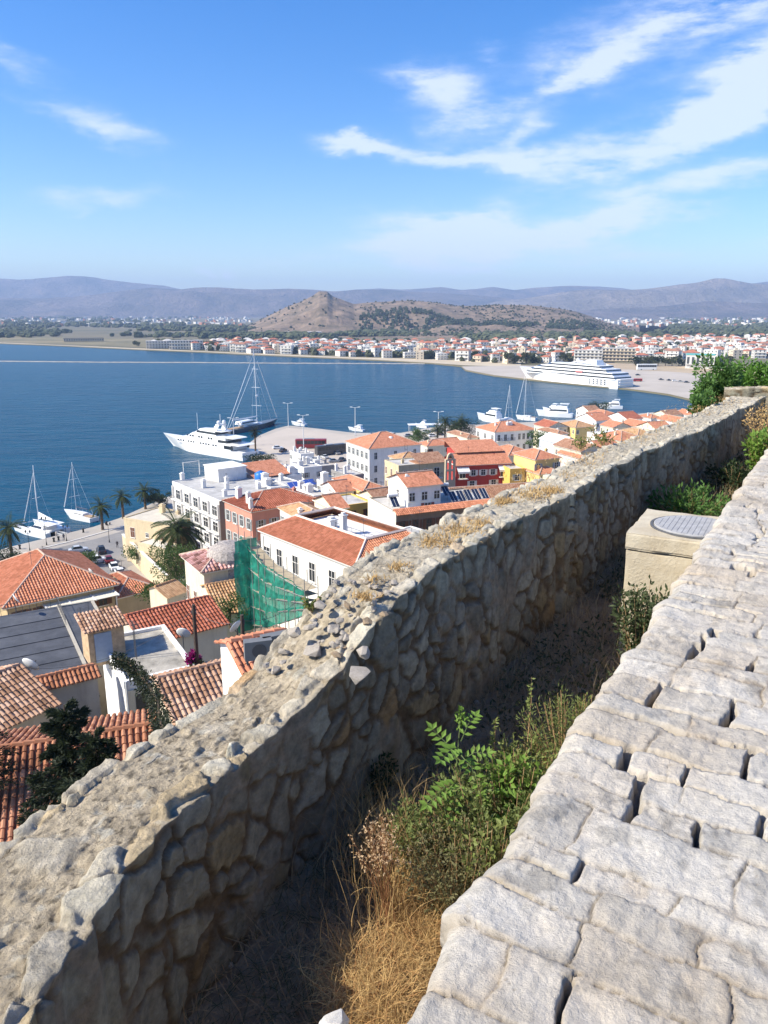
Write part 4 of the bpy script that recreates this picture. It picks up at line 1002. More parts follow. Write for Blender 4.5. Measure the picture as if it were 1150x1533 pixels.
# flat grey roof
LEAD = mat('grey_roof_membrane', (.05, .053, .062), rough=.75, var=.2, vscale=.6, bump=.25, bscale=3, col2=(.10, .105, .12))
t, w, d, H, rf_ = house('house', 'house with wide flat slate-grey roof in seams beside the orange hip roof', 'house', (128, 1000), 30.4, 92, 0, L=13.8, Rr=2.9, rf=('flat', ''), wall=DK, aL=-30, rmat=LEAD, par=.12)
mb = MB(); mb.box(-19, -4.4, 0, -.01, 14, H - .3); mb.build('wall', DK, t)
mb = MB(); mb.box(-19, -4.4, H - .3, .17, 14, H - .098)
for i in range(8): mb.box(-19, -4.3 + i * 2.2, H - .098, .17, -4.26 + i * 2.2, H - .04)
mb.build('roof', LEAD, t)
railing(t, [(-4.4, 13.8, H - .1), (0, 13.8, H - .1), (0, 9, H - .1)], 1.0, 8)
# white house with terrace
WHT = plaster('bright_white_render', (.80, .79, .76), .12)
TERR = mat('stained_terrace', (.20, .185, .155), col2=(.50, .46, .39), rough=.95, var=.2, vscale=1.1, bump=.3, bscale=9)
t, w, d, H, rf_ = house('house', 'tall narrow white house with stained concrete roof terrace and a boxy stair hut', 'house', (186, 1020), 35.0, 136, 292, L=7.0, rf=('flat', ''), wall=WHT, aL=-30, rmat=TERR, par=.35)
mb = MB(); mb.box(w * .02, -.14, 0, w + .02, -.012, H - .6); mb.build('cream_front', CREAM, t)
dm = MB(); dm.box(.5, -.17, H - 3.2, 1.15, -.145, H - .9); dm.build('door', GL, t)
pp = MB(); pp.tube([(.08, -.1, H), (.08, -.1, 0)], .06, 6); pp.build('drainpipe', mat('grey_pipe', (.5, .52, .53), rough=.5), t)
# stair hut
hm_ = thing('stair_hut', 'small ochre stair hut with mossy tile lid and a pale blue metal door', 'roof hut', Pz(166, 980, 34.8), math.pi / 2 - R(57))
hm_.scale = (.95,) * 3
mb = MB(); mb.box(-1.3, -.2, -.5, .9, 1.9, 1.9); mb.build('wall', mat('ochre_brick_render', (.50, .36, .22), var=.3, vscale=3, bump=.3, bscale=10), hm_)
mb = MB(); mb.box(-.95, -.27, -.25, .1, -.205, 1.7); mb.build('door', mat('pale_blue_door', (.30, .37, .46), rough=.5, var=.1), hm_)
mb = MB(); tile_plane(mb, (-1.6, -.5, 1.95), (1.2, -.5, 1.95), (-1.6, 2.2, 2.35), (1.2, 2.2, 2.35)); barrel_plane(mb, (-1.6, -.5, 1.95), (1.2, -.5, 1.95), (-1.6, 2.2, 2.35), (1.2, 2.2, 2.35), 0, .22, 3); mb.build('roof', T_OLD2, hm_)

# --- big orange hip roofs left
OCW = plaster('ochre_render', (.48, .36, .20), .3)
house('house', 'large house with bright orange hip roof at the left edge, above the cream awning', 'house', (10, 908), 22, -40, 170, rf=('hip', 'n'), wall=OCW, L=15.5, pitch=.5, ov=.6, real=True, tp=.34, wR=[(5, 2.4, 1.0, 1.5, 'brown')])
house('house', 'smaller orange hip-roofed house right of the large hip roof, below the parked cars', 'house', (176, 895), 20, 150, 236, rf=('hip', 'n'), wall=OCW, pitch=.42, ov=.3, L=8.5, aL=-42, real=True, tp=.3)
# pergola awning
p0, p1 = Pz(60, 900, 21.3), Pz(163, 878, 21.3); e = (p1 - p0); Lx = e.length
t = thing('awning', 'cream slatted terrace awning in three panels under the large orange hip roof', 'awning', (p0.x, p0.y, 16.1), math.atan2(e.y, e.x))
for i in range(3):
    mb = MB(); T = Matrix.Rotation(.0, 4, 'X'); mb.box(Lx / 3 * i + .08, -3.6, 5.1, Lx / 3 * (i + 1) - .08, 0, 5.16, 0, T); mb.build('canopy_panel', mat('cream_canvas', (.68, .63, .50), rough=.8, var=.06), t)
for i in range(4):
    mb = MB(); mb.box(Lx / 3 * i - .07, -3.7, 5.05, Lx / 3 * i + .07, .1, 5.22, 0, Matrix.Rotation(.0, 4, 'X')); mb.build('beam', FRW, t)
    mb = MB(); mb.box(Lx / 3 * i - .07, -2.6, 0, Lx / 3 * i + .07, -2.45, 5.3); mb.build('post', FRW, t)
# lower striped roof in front of it
gable_px('house', 'low house with ribbed red tile roof behind the tall dark pole', (190, 922), (312, 893), 34.2, 3.2, 2.0, T_RED, wall=CREAM, h=4, tp=.26)
gable_px('house', 'tiny shed with faded pink tile roof beside the leafy garden bushes', (232, 878), (262, 868), 27, 2.2, 1.0, T_OC, wall=CREAM, h=3, real=False)

# --- house behind the scaffold
t, w, d, H, rf_ = house('house', 'x', 'house', (305, 856), 32.5, 276, 357, rf=('hip', 'r'), wall=CREAM, aL=-32, pitch=.4, real=True, tp=.36, rmat=tilemat('tile_pink_white', (.46, .24, .19), .9, .36),
    wL=[(3, 4.2, .7, 1.5, 'closed'), (2, 7.6, .7, 1.4, 'closed')], wR=[(1, 2.6, 1.2, 1.1, 'closed', .6, .6)])
t['label'] = 'cream house with pink and white striped roof and round turret, left of the net'
mb = MB(); mb.lathe([(2.1, H - 1), (2.1, H + .6), (1.7, H + 1.3), (1.0, H + 1.7), (.1, H + 1.9)], 22, 0, (w * .95, d * .35, 0)); mb.build('turret', mat('grey_turret_tiles', (.36, .32, .29), var=.5, vscale=6, bump=.5, bscale=8), t)
gable_px('house', 'little house with orange gable roof tucked between the cream house and the green net', (309, 876), (357, 868), 31.5, 4.0, 1.5, T_OC, wall=CREAM, h=3, tp=.26)

# --- green scaffold net
NET = mat('green_debris_net', (.025, .25, .175), rough=.9, var=.5, vscale=1.6, alpha=.86, trans=.3)
s0 = Pt(357, 800, 66); s1 = Pt(396, 845, 62.5); s2 = Pt(456, 884, 58)
sb0 = Pt(357, 948, 66); sb1 = Pt(396, 950, 62.5); sb2 = Pt(456, 925, 58)
zb = min(sb0.z, sb1.z, sb2.z)
sc_t = thing('scaffold', 'tube scaffold wrapped in torn green debris netting against the white building', 'scaffold', (s0.x, s0.y, zb))
O = Vector((s0.x, s0.y, zb)); line = [(s0, sb0), (s1, sb1), (s2, sb2)]
mb = MB(); rg = random.Random(2); NU, NV = 90, 30; b0 = 0; rings = []
P_ = [(p - O) for p, _ in line]
for i in range(NU + 1):
    f = i / NU * 2; k = min(int(f), 1); g = f - k
    a = line[k][0].lerp(line[k + 1][0], g); bz = line[k][1].z + (line[k + 1][1].z - line[k][1].z) * g
    for j in range(NV + 1):
        h_ = j / NV; z_ = bz + (a.z - bz) * h_
        w_ = .30 * float(fbm(np.array([i * .22]), np.array([j * .07]), oct=4, seed=8)[0]) + rg.uniform(-.03, .03) - .06 * abs(math.sin(j * .42))
        mb.v.append((a.x - O.x - w_ * .8, a.y - O.y - w_ * .6, z_ - O.z))
for i in range(NU):
    for j in range(NV):
        if j > NV - 3 and rg.random() < .12: continue
        q = i * (NV + 1) + j; mb.f.append((q, q + NV + 1, q + NV + 2, q + 1)); mb.m.append(0)
mb.build('net', NET, sc_t, smooth=True)
# inner return of the net towards the building
back = azv(52) * 2.2
mb = MB()
for i in range(12):
    g0, g1 = i / 12, (i + 1) / 12
    for j in range(8):
        za, zb_ = (s0.z - sb0.z) * j / 8, (s0.z - sb0.z) * (j + 1) / 8
        q0 = sb0 + back * g0 - O; q1 = sb0 + back * g1 - O; wv0 = .1 * math.sin(i * 1.3 + j); wv1 = .1 * math.sin((i + 1) * 1.3 + j)
        mb.face([(q0.x + wv0, q0.y, q0.z + za), (q1.x + wv1, q1.y, q1.z + za), (q1.x + wv1, q1.y, q1.z + zb_), (q0.x + wv0, q0.y, q0.z + zb_)])
mb.build('net', NET, sc_t)
tubem = mat('scaffold_tube', (.30, .30, .29), rough=.5, var=.1, metal=.5)
for i in range(9):
    f = i / 8 * 2; k = min(int(f), 1); g = f - k; a = line[k][0].lerp(line[k + 1][0], g) - O; bz = line[k][1].z + (line[k + 1][1].z - line[k][1].z) * g - O.z
    for off in (Vector((0, 0, 0)), back * .55):
        mb = MB(); mb.tube([Vector((a.x, a.y, bz - 2)) + off, Vector((a.x, a.y, a.z + .9)) + off], .035, 5); mb.build('standard', tubem, sc_t)
for lv in range(5):
    mb = MB()
    for k in range(2):
        for off in (Vector((0, 0, 0)), back * .55):
            a, b = line[k], line[k + 1]; fa = lv / 4.2
            pa = a[0] - O; pa.z = a[1].z + (a[0].z - a[1].z) * fa - O.z; pb = b[0] - O; pb.z = b[1].z + (b[0].z - b[1].z) * fa - O.z
            mb.tube([pa + off, pb + off], .03, 5)
    mb.build('ledger', tubem, sc_t)
    mb = MB()
    for k in range(2):
        a, b = line[k], line[k + 1]; fa = lv / 4.2
        pa = a[0] - O; pa.z = a[1].z + (a[0].z - a[1].z) * fa - O.z; pb = b[0] - O; pb.z = b[1].z + (b[0].z - b[1].z) * fa - O.z
        bb = back * .5; mb.face([pa + Vector((0, 0, .05)), pb + Vector((0, 0, .05)), pb + bb + Vector((0, 0, .05)), pa + bb + Vector((0, 0, .05))])
    mb.build('deck_boards', mat('scaffold_boards', (.42, .34, .22), var=.2, vscale=3), sc_t)

# --- long building with orange mansard ring roof and inner terrace
c = Pz(532, 848, 30)
def ring_building():
    aL = -41; vL, vR = azv(aL), azv(aL + 90); d = len_to_x(c, vL, 390); w = 10.5
    base = float(town_g(c.x, c.y)) - 3
    t = thing('long_building', 'long pale building with broad orange tile slopes around a sunken white roof terrace', 'building', (c.x, c.y, base), math.pi / 2 - R(aL + 90))
    H = 30 - base; W1 = plaster('offwhite_render', (.74, .72, .66), .15)
    mb = MB(); mb.box(0, 0, 0, w, d, H - .2); mb.build('wall', W1, t); t['_wm'] = W1.name
    iL, iF, r_ = 3.6, 2.6, 1.5; o = .3
    P0, P1, P2, P3 = (-o, -o, H), (w + o, -o, H), (w + o, d + o, H), (-o, d + o, H)
    q0, q1, q2, q3 = (iL, iF, H + r_), (w - 1.2, iF, H + r_), (w - 1.2, d - 2.2, H + r_), (iL, d - 2.2, H + r_)
    m = MB()
    for a in ((P0, P1, q0, q1), (P1, P2, q1, q2), (P2, P3, q2, q3), (P3, P0, q3, q0)):
        tile_plane(m, *a); barrel_plane(m, *a, 0, .3, 4)
    ro = m.build('roof', T_NEW, t)
    e = MB(); e.box(-o + .05, -o + .05, H - .18, w + o - .05, d + o - .05, H - .03); e.build('eaves', FRW, ro)
    k = MB()
    for a, b in ((q0, q1), (q1, q2), (q2, q3), (q3, q0)):
        a, b = Vector(a), Vector(b); dd = (b - a).normalized() * .15
        k.tube([a - dd * 0 + Vector((0, 0, .1)), b + Vector((0, 0, .1))], .17, 4)
    for a, b in ((P0, q0), (P1, q1), (P2, q2), (P3, q3)): k.tube([Vector(a) + Vector((0, 0, .1)), Vector(b) + Vector((0, 0, .1))], .13, 5)
    k.build('coping', mat('pink_coping', (.68, .55, .47), var=.1), ro)
    f = MB(); f.box(iL + .05, iF + .05, H + .1, w - 1.25, d - 2.25, H + .7); f.build('terrace', mat('white_terrace', (.66, .65, .63), var=.1, vscale=1), ro)
    chimney(ro, iL + 1.2, d * .45, H + .7, 2.2, .3); chimney(ro, iL + 1.8, d * .62, H + .7, 1.0, .5)
    for i, f_ in enumerate((.22, .42, .60, .78)): add_window(t, (0, d * f_, H - 3.6), -math.pi / 2, 1.0, 2.1, 'white' if False else 'plain')
    for f_ in (.93,): add_window(t, (0, d * f_, H - 3.2), -math.pi / 2, 1.2, 1.4, 'plain')
    for f_ in (.2, .5, .8): add_window(t, (w * f_, 0, H - 3.4), 0, 1.0, 1.6, 'plain')
    return t
ring_building()
# white annex with door and flat roof, behind it
t, w, d, H, rf_ = house('house', 'bright white annex with terracotta-capped walls behind the sunken roof terrace', 'house', (588, 826), 30.5, 528, 612, rf=('flat', ''), wall=WHT, aL=-41, L=12, Rr=4, par=.3, wL=[(2, 2.6, .8, 1.5, 'plain', .35, .75)])
mb = MB(); mb.box(-.1, 0, H, .35, d, H + .1); mb.build('coping', mat('terracotta_coping', (.50, .22, .15), var=.2), t)
railing(t, [(.5, 0, H), (.5, d, H)], .9, 16)
t, w, d, H, rf_ = house('house', 'white hut with sloping grey slab roof and open dark doorway just behind the wall', 'house', (622, 806), 30.2, 586, 652, rf=('flat', ''), wall=WHT, aL=-41, L=4.2, par=.12, rmat=mat('grey_slab', (.42, .41, .38), var=.12))
mb = MB(); mb.box(-.05, 1.0, H - 3.0, -.005, 2.1, H - .7); mb.build('door', mat('dark_doorway', (.03, .025, .02)), t)

# --- dark-fronted long building with tile strip and solar roof
DKB = plaster('dark_brown_render', (.24, .19, .145), .35)
t, w, d, H, rf_ = house('building', 'long building with dark shuttered front, cream side wall and solar panels on its roof', 'building', (594, 768), 27, 552, 735, rf=('flat', ''), wall=DKB, aL=-24, Rr=17, par=.25, wR=[(8, 3.4, .9, 2.0, 'brown', .05, .95)])
mb = MB(); mb.box(-.14, -.02, 0, -.005, d + .02, H + .05); mb.build('side_wall', plaster('cream_side', (.74, .69, .54), .15), t)
mb = MB(); a_ = ((-.2, -.7, H - .25), (w + .3, -.7, H - .25), (-.2, .9, H + .35), (w + .3, .9, H + .35)); tile_plane(mb, *a_); barrel_plane(mb, *a_, 0, .3, 5); mb.build('tile_strip', T_OR, rf_)
mb = MB(); mb.box(-.2, .9, H - .1, w + .3, 1.15, H + .3); mb.build('upstand', CONC, rf_)
CHB = (t, w, d, H)
T_ = t.matrix_basis.copy()
# white house rising over it
house('house', 'white house with orange tile roof above the solar panels, in front of the brown-shuttered building', 'house', (611, 729), 30.0, 584, 660, rf=('gable', 'o'), wall=WHITEP, aL=-24, L=7, pitch=.35, base=24, wR=[(3, 2.2, .9, 1.2, 'plain'), (1, 4.6, 1.0, 1.9, 'red', .6, .6)], wL=[(1, 2.3, .8, 1.2, 'plain', .5, .5)])
# --- church: bell gable and broad roof
tw = thing('bell_tower', 'narrow tan bell gable with stacked arches beside the red building', 'bell tower', Pz(673, 740, 19.5), math.pi / 2 - R(72)); tw.scale = (.72,) * 3
TAN = plaster('tan_stone', (.52, .43, .30), .35)
mb = MB()
for z0, z1 in ((0, 4.0), (6.6, 7.0), (9.6, 10.0)): mb.box(-1.5, -.45, z0 - (8 if z0 == 0 else 0), 1.5, .45, z1)
for z0, z1 in ((4.0, 6.6), (7.0, 9.6)):
    for x0, x1 in ((-1.5, -1.0), (-.25, .25), (1.0, 1.5)): mb.box(x0, -.38, z0, x1, .38, z1)
mb.build('wall', TAN, tw)
mb = MB(); n_ = 12
pts = [(1.0 * math.cos(math.pi * i / n_), 10 + 1.7 * math.sin(math.pi * i / n_)) for i in range(n_ + 1)]; pin = [(.55 * math.cos(math.pi * i / n_), 10 + 1.1 * math.sin(math.pi * i / n_)) for i in range(n_ + 1)]
for i in range(n_):
    (xa, za), (xb, zb2), (xc, zc), (xd, zd) = pts[i], pts[i + 1], pin[i + 1], pin[i]
    mb.ring([[(xa, -.4, za), (xb, -.4, zb2), (xc, -.4, zc), (xd, -.4, zd)], [(xa, .4, za), (xb, .4, zb2), (xc, .4, zc), (xd, .4, zd)]])
mb.build('arch', TAN, tw)
mb = MB(); mb.lathe([(.05, 1.3), (.2, 1.2), (.26, .8), (.42, .4), (.42, .35)], 12, 0, (0, 0, 9.9)); mb.build('bell', mat('bronze', (.20, .14, .06), metal=.8, rough=.4), tw)
house('church', 'church with very broad weathered orange-brown tile roof below the red building', 'church', (700, 778), 20.5, 676, 830, rf=('gable', 'b'), wall=TAN, aL=-16, L=17, Rr=24, pitch=.42, real=True, tp=.36)

# --- beige brown-shuttered building
t, w, d, H, rf_ = house('building', 'beige building with brown shutters and half-tiled roof, left of the bell gable', 'building', (597, 697), 22.5, 576, 668, rf=('flat', ''), wall=plaster('sandy_render', (.58, .48, .31), .25), aL=-24, par=.5,
    wR=[(2, 3.0, .9, 1.7, 'closed', .14, .36), (1, 3.0, .9, 1.7, 'closed', .56, .56), (1, 3.3, 1.3, 2.1, 'balcony', .8, .8), (3, 6.4, 1.0, 1.9, 'closed')], wL=[(3, 3.0, .7, 1.6, 'closed'), (3, 6.2, .7, 1.6, 'closed')])
mb = MB(); tile_plane(mb, (w * .4, -.4, H), (w + .3, -.4, H), (w * .4, d * .6, H + 1.6), (w + .3, d * .6, H + 1.6)); mb.box(w * .4, 0, H - .3, w, d * .6, H - .02); mb.build('tile_slope', T_BR, rf_)

# --- red building
REDW = plaster('deep_red_render', (.42, .055, .045), .12)
t, w, d, H, rf_ = house('building', 'deep red building with orange tile roofs and white awnings over its balconies', 'building', (683, 697), 20, 676, 764, rf=('gable', 'o'), wall=REDW, aL=-14, L=9, pitch=.42, ov=.4, base=8,
    wR=[(3, 2.6, 1.0, 1.3, 'white', .32, .68), (2, 5.6, 1.1, 1.7, 'white', .3, .7)])
for f_ in (.12, .88):
    add_window(t, (w * f_, 0, H - 3.1), 0, 1.4, 2.1, 'balcony')
    mb = MB(); x = w * f_; mb.face([(x - 1.5, -.05, H - .45), (x + 1.5, -.05, H - .45), (x + 1.5, -1.2, H - 1.35), (x - 1.5, -1.2, H - 1.35)]); mb.face([(x - 1.5, -1.2, H - 1.35), (x + 1.5, -1.2, H - 1.35), (x + 1.5, -1.22, H - 1.8), (x - 1.5, -1.22, H - 1.8)])
    mb.build('awning', mat('white_awning', (.78, .77, .72), rough=.8), t)
mb = MB(); zz = H + .7; mb.box(w * .12, d * .5, 0, w * .98, d * 1.3, zz + 1.6); mb.build('upper_wall', REDW, t)
mb = MB(); tile_plane(mb, (w * .08, d * .42, zz + 1.6), (w * 1.0, d * .42, zz + 1.6), (w * .08, d * 1.35, zz + 3.2), (w * 1.0, d * 1.35, zz + 3.2)); tile_plane(mb, (w, d * 1.35, zz + 3.2), (w * .08, d * 1.35, zz + 3.2), (w, d * 1.36, zz + 1.6), (w * .08, d * 1.36, zz + 1.6)); mb.build('roof', T_OR, t)

# --- yellow houses
YEL = plaster('yellow_render', (.74, .55, .22), .15); YEL2 = plaster('warm_yellow_render', (.72, .47, .12), .15)
house('house', 'yellow house with orange hip roof right of the red building', 'house', (802, 688), 22, 781, 838, rf=('hip', 'o'), wall=YEL, aL=-24, pitch=.4, base=8, L=9, wR=[(2, 2.6, 1.0, 1.5, 'grey')], wL=[(3, 3.6, .45, .6, 'plain')])
house('house', 'low wing with small orange pyramid roof in front of the yellow hip-roofed house', 'house', (808, 710), 19.0, 798, 838, rf=('hip', 'n'), wall=YEL, aL=-24, pitch=.45, L=6, base=8)
house('house', 'bright yellow flat-roofed block between the red building and the yellow house', 'house', (764, 702), 19.5, 758, 786, rf=('flat', ''), wall=YEL2, aL=-14, L=7, base=8, wR=[(1, 2.8, 1.1, 1.4, 'grey', .5, .5)])
house('house', 'house with broad orange hip roof behind the red and yellow buildings', 'house', (762, 682), 17, 738, 800, rf=('hip', 'o'), wall=CREAM, aL=-24, L=11, pitch=.38, base=5)
# pale blue-white house with louvre stripes
t, w, d, H, rf_ = house('building', 'pale bluish-white building with blue glass stripes across its facade and a white gable', 'building', (838, 664), 17.5, 829, 868, rf=('gabley', 'o'), wall=plaster('bluish_white', (.62, .68, .78), .15), aL=-24, L=10, base=5, rmat=mat('white_sheet_roof', (.75, .75, .73), var=.05))
for i in range(4):
    mb = MB(); mb.box(.4, -.5, H - 1.9 - i * 1.9, w - .4, -.02, H - 1.7 - i * 1.9); mb.box(.4, -.55, H - 1.7 - i * 1.9, w - .4, -.5, H - 1.1 - i * 1.9); mb.build('blue_balustrade', mat('blue_glass', (.22, .38, .68), rough=.3), t)
house('house', 'blush pink gable-ended house at the foot of the blue-striped building', 'house', (868, 686), 19, 845, 878, rf=('gabley', 'o'), wall=plaster('blush_render', (.74, .62, .56), .1), aL=-24, L=9, base=8, wR=[(1, 2.2, 1.3, 1.2, 'plain', .4, .4)])
house('building', 'long low building with white sheet roof stretching behind the blue-striped building', 'building', (905, 652), 15, 864, 942, rf=('flat', ''), wall=WHITEP, aL=-24, L=9, base=3, rmat=mat('white_sheet_roof2', (.72, .72, .70)), par=.1)

# --- the white and cream blocks of the harbour front
t, w, d, H, rf_ = house('building', 'white two-storey building with orange hip roof and tall dark windows, behind the yellow houses', 'building', (741, 647), 12, 713, 802, rf=('hip', 'o'), wall=WHITEP, aL=-24, aR=None, pitch=.4, base=2.5, wL=[(3, 3.2, .9, 1.9, 'grey'), (3, 6.8, .9, 1.8, 'grey')], wR=[(3, 3.4, 1.1, 2.2, 'balcony', .1, .42), (4, 3.4, 1.0, 2.2, 'plain', .6, .92), (6, 7.2, 1.1, 2.0, 'plain')])
for x in (.45, .52): chimney(rf_, w * x, d * .3, H + .8, 1.8, .5)
house('house', 'pale house with dusty pink-brown hip roof left of the white harbour building', 'house', (700, 656), 8.5, 686, 716, rf=('hip', 'b'), wall=CREAM, aL=-24, pitch=.4, base=2, L=16)
t, w, d, H, rf_ = house('building', 'large white three-storey building with orange hip roof beside the harbour car park', 'building', (553, 672), 17.0, 519, 630, rf=('hip', 'o'), wall=WHITEP, aL=-28, pitch=.42, base=2.5, wL=[(5, 3.2, .9, 1.9, 'grey'), (5, 7.0, .9, 1.9, 'grey'), (5, 10.6, .9, 1.9, 'grey')], wR=[(3, 3.2, .9, 1.9, 'plain'), (3, 7.0, .9, 1.9, 'plain'), (3, 10.6, .9, 1.9, 'plain')])
mb = MB(); mb.lathe([(.8, 0), (.8, .7), (.5, 1.1), (0, 1.2)], 10, 0, (w * .55, d * .3, H + 1.1)); mb.build('dormer', WHITEP, rf_)
chimney(rf_, w * .7, d * .6, H + .8, 1.6, .4)
SMALL = [((640, 668), 12, 600, 676, 'hip', 'o', CREAM, 'low cream house with orange roof behind the beige shuttered building'), ((660, 665), 10, 648, 690, 'gable', 'o', WHITEP, 'white cottage with orange roof left of the dusty pink-brown roof'),
         ((600, 690), 18, 590, 640, 'hip', 'c', CREAM, 'house with ochre hip roof at the right corner of the large white building'),
         ((545, 735), 22.5, 500, 578, 'hip', 'o', YEL, 'yellow house with orange hip roof below the large white building'),
         ((520, 756), 25, 482, 556, 'flat', '', YEL2, 'mustard flat-roofed house with orange tiled lean-to, left of the cream side wall'),
         ((505, 737), 22, 486, 530, 'gable', 'o', WHITEP, 'white house with short orange gable roof next to the yellow hip-roofed house'),
         ((500, 762), 26, 470, 520, 'gable', 'o', CREAM, 'cream house with narrow orange roof slope behind the ochre-tiled house'),
         ((457, 781), 27, 419, 500, 'hip', 'c', WHITEP, 'white-walled house with ochre tile hip roof right of the pink house'),
         ((566, 752), 24.5, 548, 600, 'gable', 'b', CREAM, 'small cream house with brown roof wedged beside the cream side wall')]
for (C_, z_, xl_, xr_, k_, tm_, wl_, lab) in SMALL:
    house('house', lab, 'house', C_, z_, xl_, xr_, rf=(k_, tm_), wall=wl_, aL=-30 if C_[1] > 720 else -24, L=7 if C_[0] not in (457, 545) else None, pitch=.38, wR=[(2, 2.4, .9, 1.3, 'brown')], wL=[(2, 2.4, .8, 1.3, 'grey')])

# --- pink house, hotel, tan palazzo
PINK = plaster('salmon_pink_render', (.56, .26, .19), .15)
t, w, d, H, rf_ = house('house', 'salmon pink house with low red hip roof and white eaves, right of the white hotel', 'house', (377, 766), 22.0, 336, 478, rf=('hip', 'r'), wall=PINK, aL=-38, pitch=.36, real=True, tp=.4, wL=[(4, 3.4, 1.0, 1.9, 'grey'), (4, 7.2, 1.0, 1.9, 'grey')], wR=[(5, 3.6, .9, 1.8, 'grey'), (5, 7.2, .9, 1.8, 'grey')])
chimney(rf_, w * .1, d * .35, H + .4, 2.0, .35); chimney(rf_, w * .12, d * .75, H + .3, 2.2, .45); chimney(rf_, w * .03, d * .1, H + .1, 1.8, .3)
t, w, d, H, rf_ = house('hotel', 'white four-storey hotel with glazed balconies on the waterfront', 'hotel', (330, 750), 18.2, 258, 470, rf=('flat', ''), wall=WHITEP, aL=-38, par=.6, base=2, rmat=mat('pale_roof_screed', (.42, .41, .39), var=.3, vscale=.4))
for fl in range(4):
    railing(t, [(-.75, d * .03, H - 3.83 - fl * 3.4), (-.75, d * .99, H - 3.83 - fl * 3.4)], .95, 30)
    for i in range(5):
        f_ = .12 + .19 * i; add_window(t, (0, d * f_, H - 3.6 - fl * 3.4), -math.pi / 2, 2.2, 2.0, 'plain')
    mb = MB(); mb.box(-.8, d * .03, H - 3.95 - fl * 3.4, -.0, d * .99, H - 3.83 - fl * 3.4); mb.build('balcony_slab', WHITEP, t)
    for i in range(6):
        mb = MB(); y = d * (.03 + .19 * i); mb.box(-.45, y - .08, H - 3.8 - fl * 3.4, -.02, y + .08, H - .9 - fl * 3.4); mb.build('fin', FRW, t)
mb = MB(); mb.box(-.3, -.12, 0, w * .12, -.02, H); mb.build('dark_end_wall', DKB, t)
for x, y, h_ in ((3, 4, 1.6), (6, 9, 1.8), (3, 14, 2.0), (9, 15, 1.7), (12, 6, 1.5), (2.5, 24, 1.9), (16, 8, 1.6), (20, 10, 1.8)): chimney(rf_, x, y, H - .6, h_, .4)
mb = MB(); mb.box(8, 17, H - .6, 15, 24, H + 2.6); mb.box(7.8, 16.8, H + 2.6, 15.2, 24.2, H + 2.8); mb.build('roof_room', WHITEP, rf_)
mb = MB(); mb.tube([(5, 29, H - .5), (5, 29, H + 2.8), (9, 29, H + 2.8), (9, 29, H - .5)], .12, 5); mb.build('frame', FRW, rf_)
mb = MB(); tile_plane(mb, (15.4, 14, H + .2), (25.4, 14, H + .2), (15.4, 22, H + 2.4), (25.4, 22, H + 2.4)); mb.build('tiled_wing', T_OR, rf_)
tank = mat('blue_plastic', (.03, .17, .50), rough=.4, var=.05)
Mh = Matrix.Translation(t.location) @ Matrix.Rotation(t.rotation_euler.z, 4, 'Z')
def roofpt(x, y, z): return Mh @ Vector((x, y, z))
q = roofpt(16.5, 13.0, H - .55); wt_ = thing('water_tank', 'bright blue round water tank on the white hotel roof', 'water tank', q)
mb = MB(); mb.lathe([(1.3, 0), (1.4, .1), (1.45, 1.1), (1.4, 2.0), (.8, 2.35), (.4, 2.4)], 18); mb.build('tank_body', tank, wt_, smooth=True); mb = MB(); mb.lathe([(.42, 2.4), (.42, 2.55), (.1, 2.6)], 12); mb.build('lid', tank, wt_)
# tan palazzo with yard walls
TANW = plaster('warm_tan_render', (.60, .49, .32), .3)
t, w, d, H, rf_ = house('building', 'tan flat-roofed mansion with red shutters behind the date palm', 'building', (254, 786), 11.5, 185, 303, rf=('flat', ''), wall=TANW, aL=-62, par=.3, base=1.5, rmat=mat('buff_roof', (.55, .50, .41), var=.15, vscale=.4), wL=[(2, 4.2, 1.2, 2.2, 'closed', .2, .82), (1, 3.6, .8, .9, 'plain', .5, .5)], wR=[(3, 3.8, 1.0, 2.0, 'closed')])
mb = MB(); mb.box(.0, -.1, 0, w + .1, -.005, H - .35); mb.build('brick_side', mat('brown_brick', (.30, .17, .11), var=.3, vscale=2), t)
chimney(rf_, w * .75, d * .7, H - .3, 1.8, .5, TANW)
yw = [Pz(184, 800, 6), Pz(250, 862, 6)]; e = yw[1] - yw[0]
t = thing('yard_wall', 'tall sand-coloured yard wall sloping down beside the parked cars', 'wall', (yw[0].x, yw[0].y, 1), math.atan2(e.y, e.x))
mb = MB(); mb.box(0, -.2, 0, e.length, .2, 5); mb.build('wall', TANW, t); mb = MB(); mb.box(-.05, -.28, 5, e.length + .05, .28, 5.15); mb.build('coping', SILLM, t)
house('house', 'low beige terrace-roofed outbuilding in front of the tan mansion', 'house', (248, 822), 8.0, 206, 270, rf=('flat', ''), wall=TANW, aL=-55, par=.4, base=1.5, rmat=mat('beige_terrace', (.62, .57, .48), var=.12))

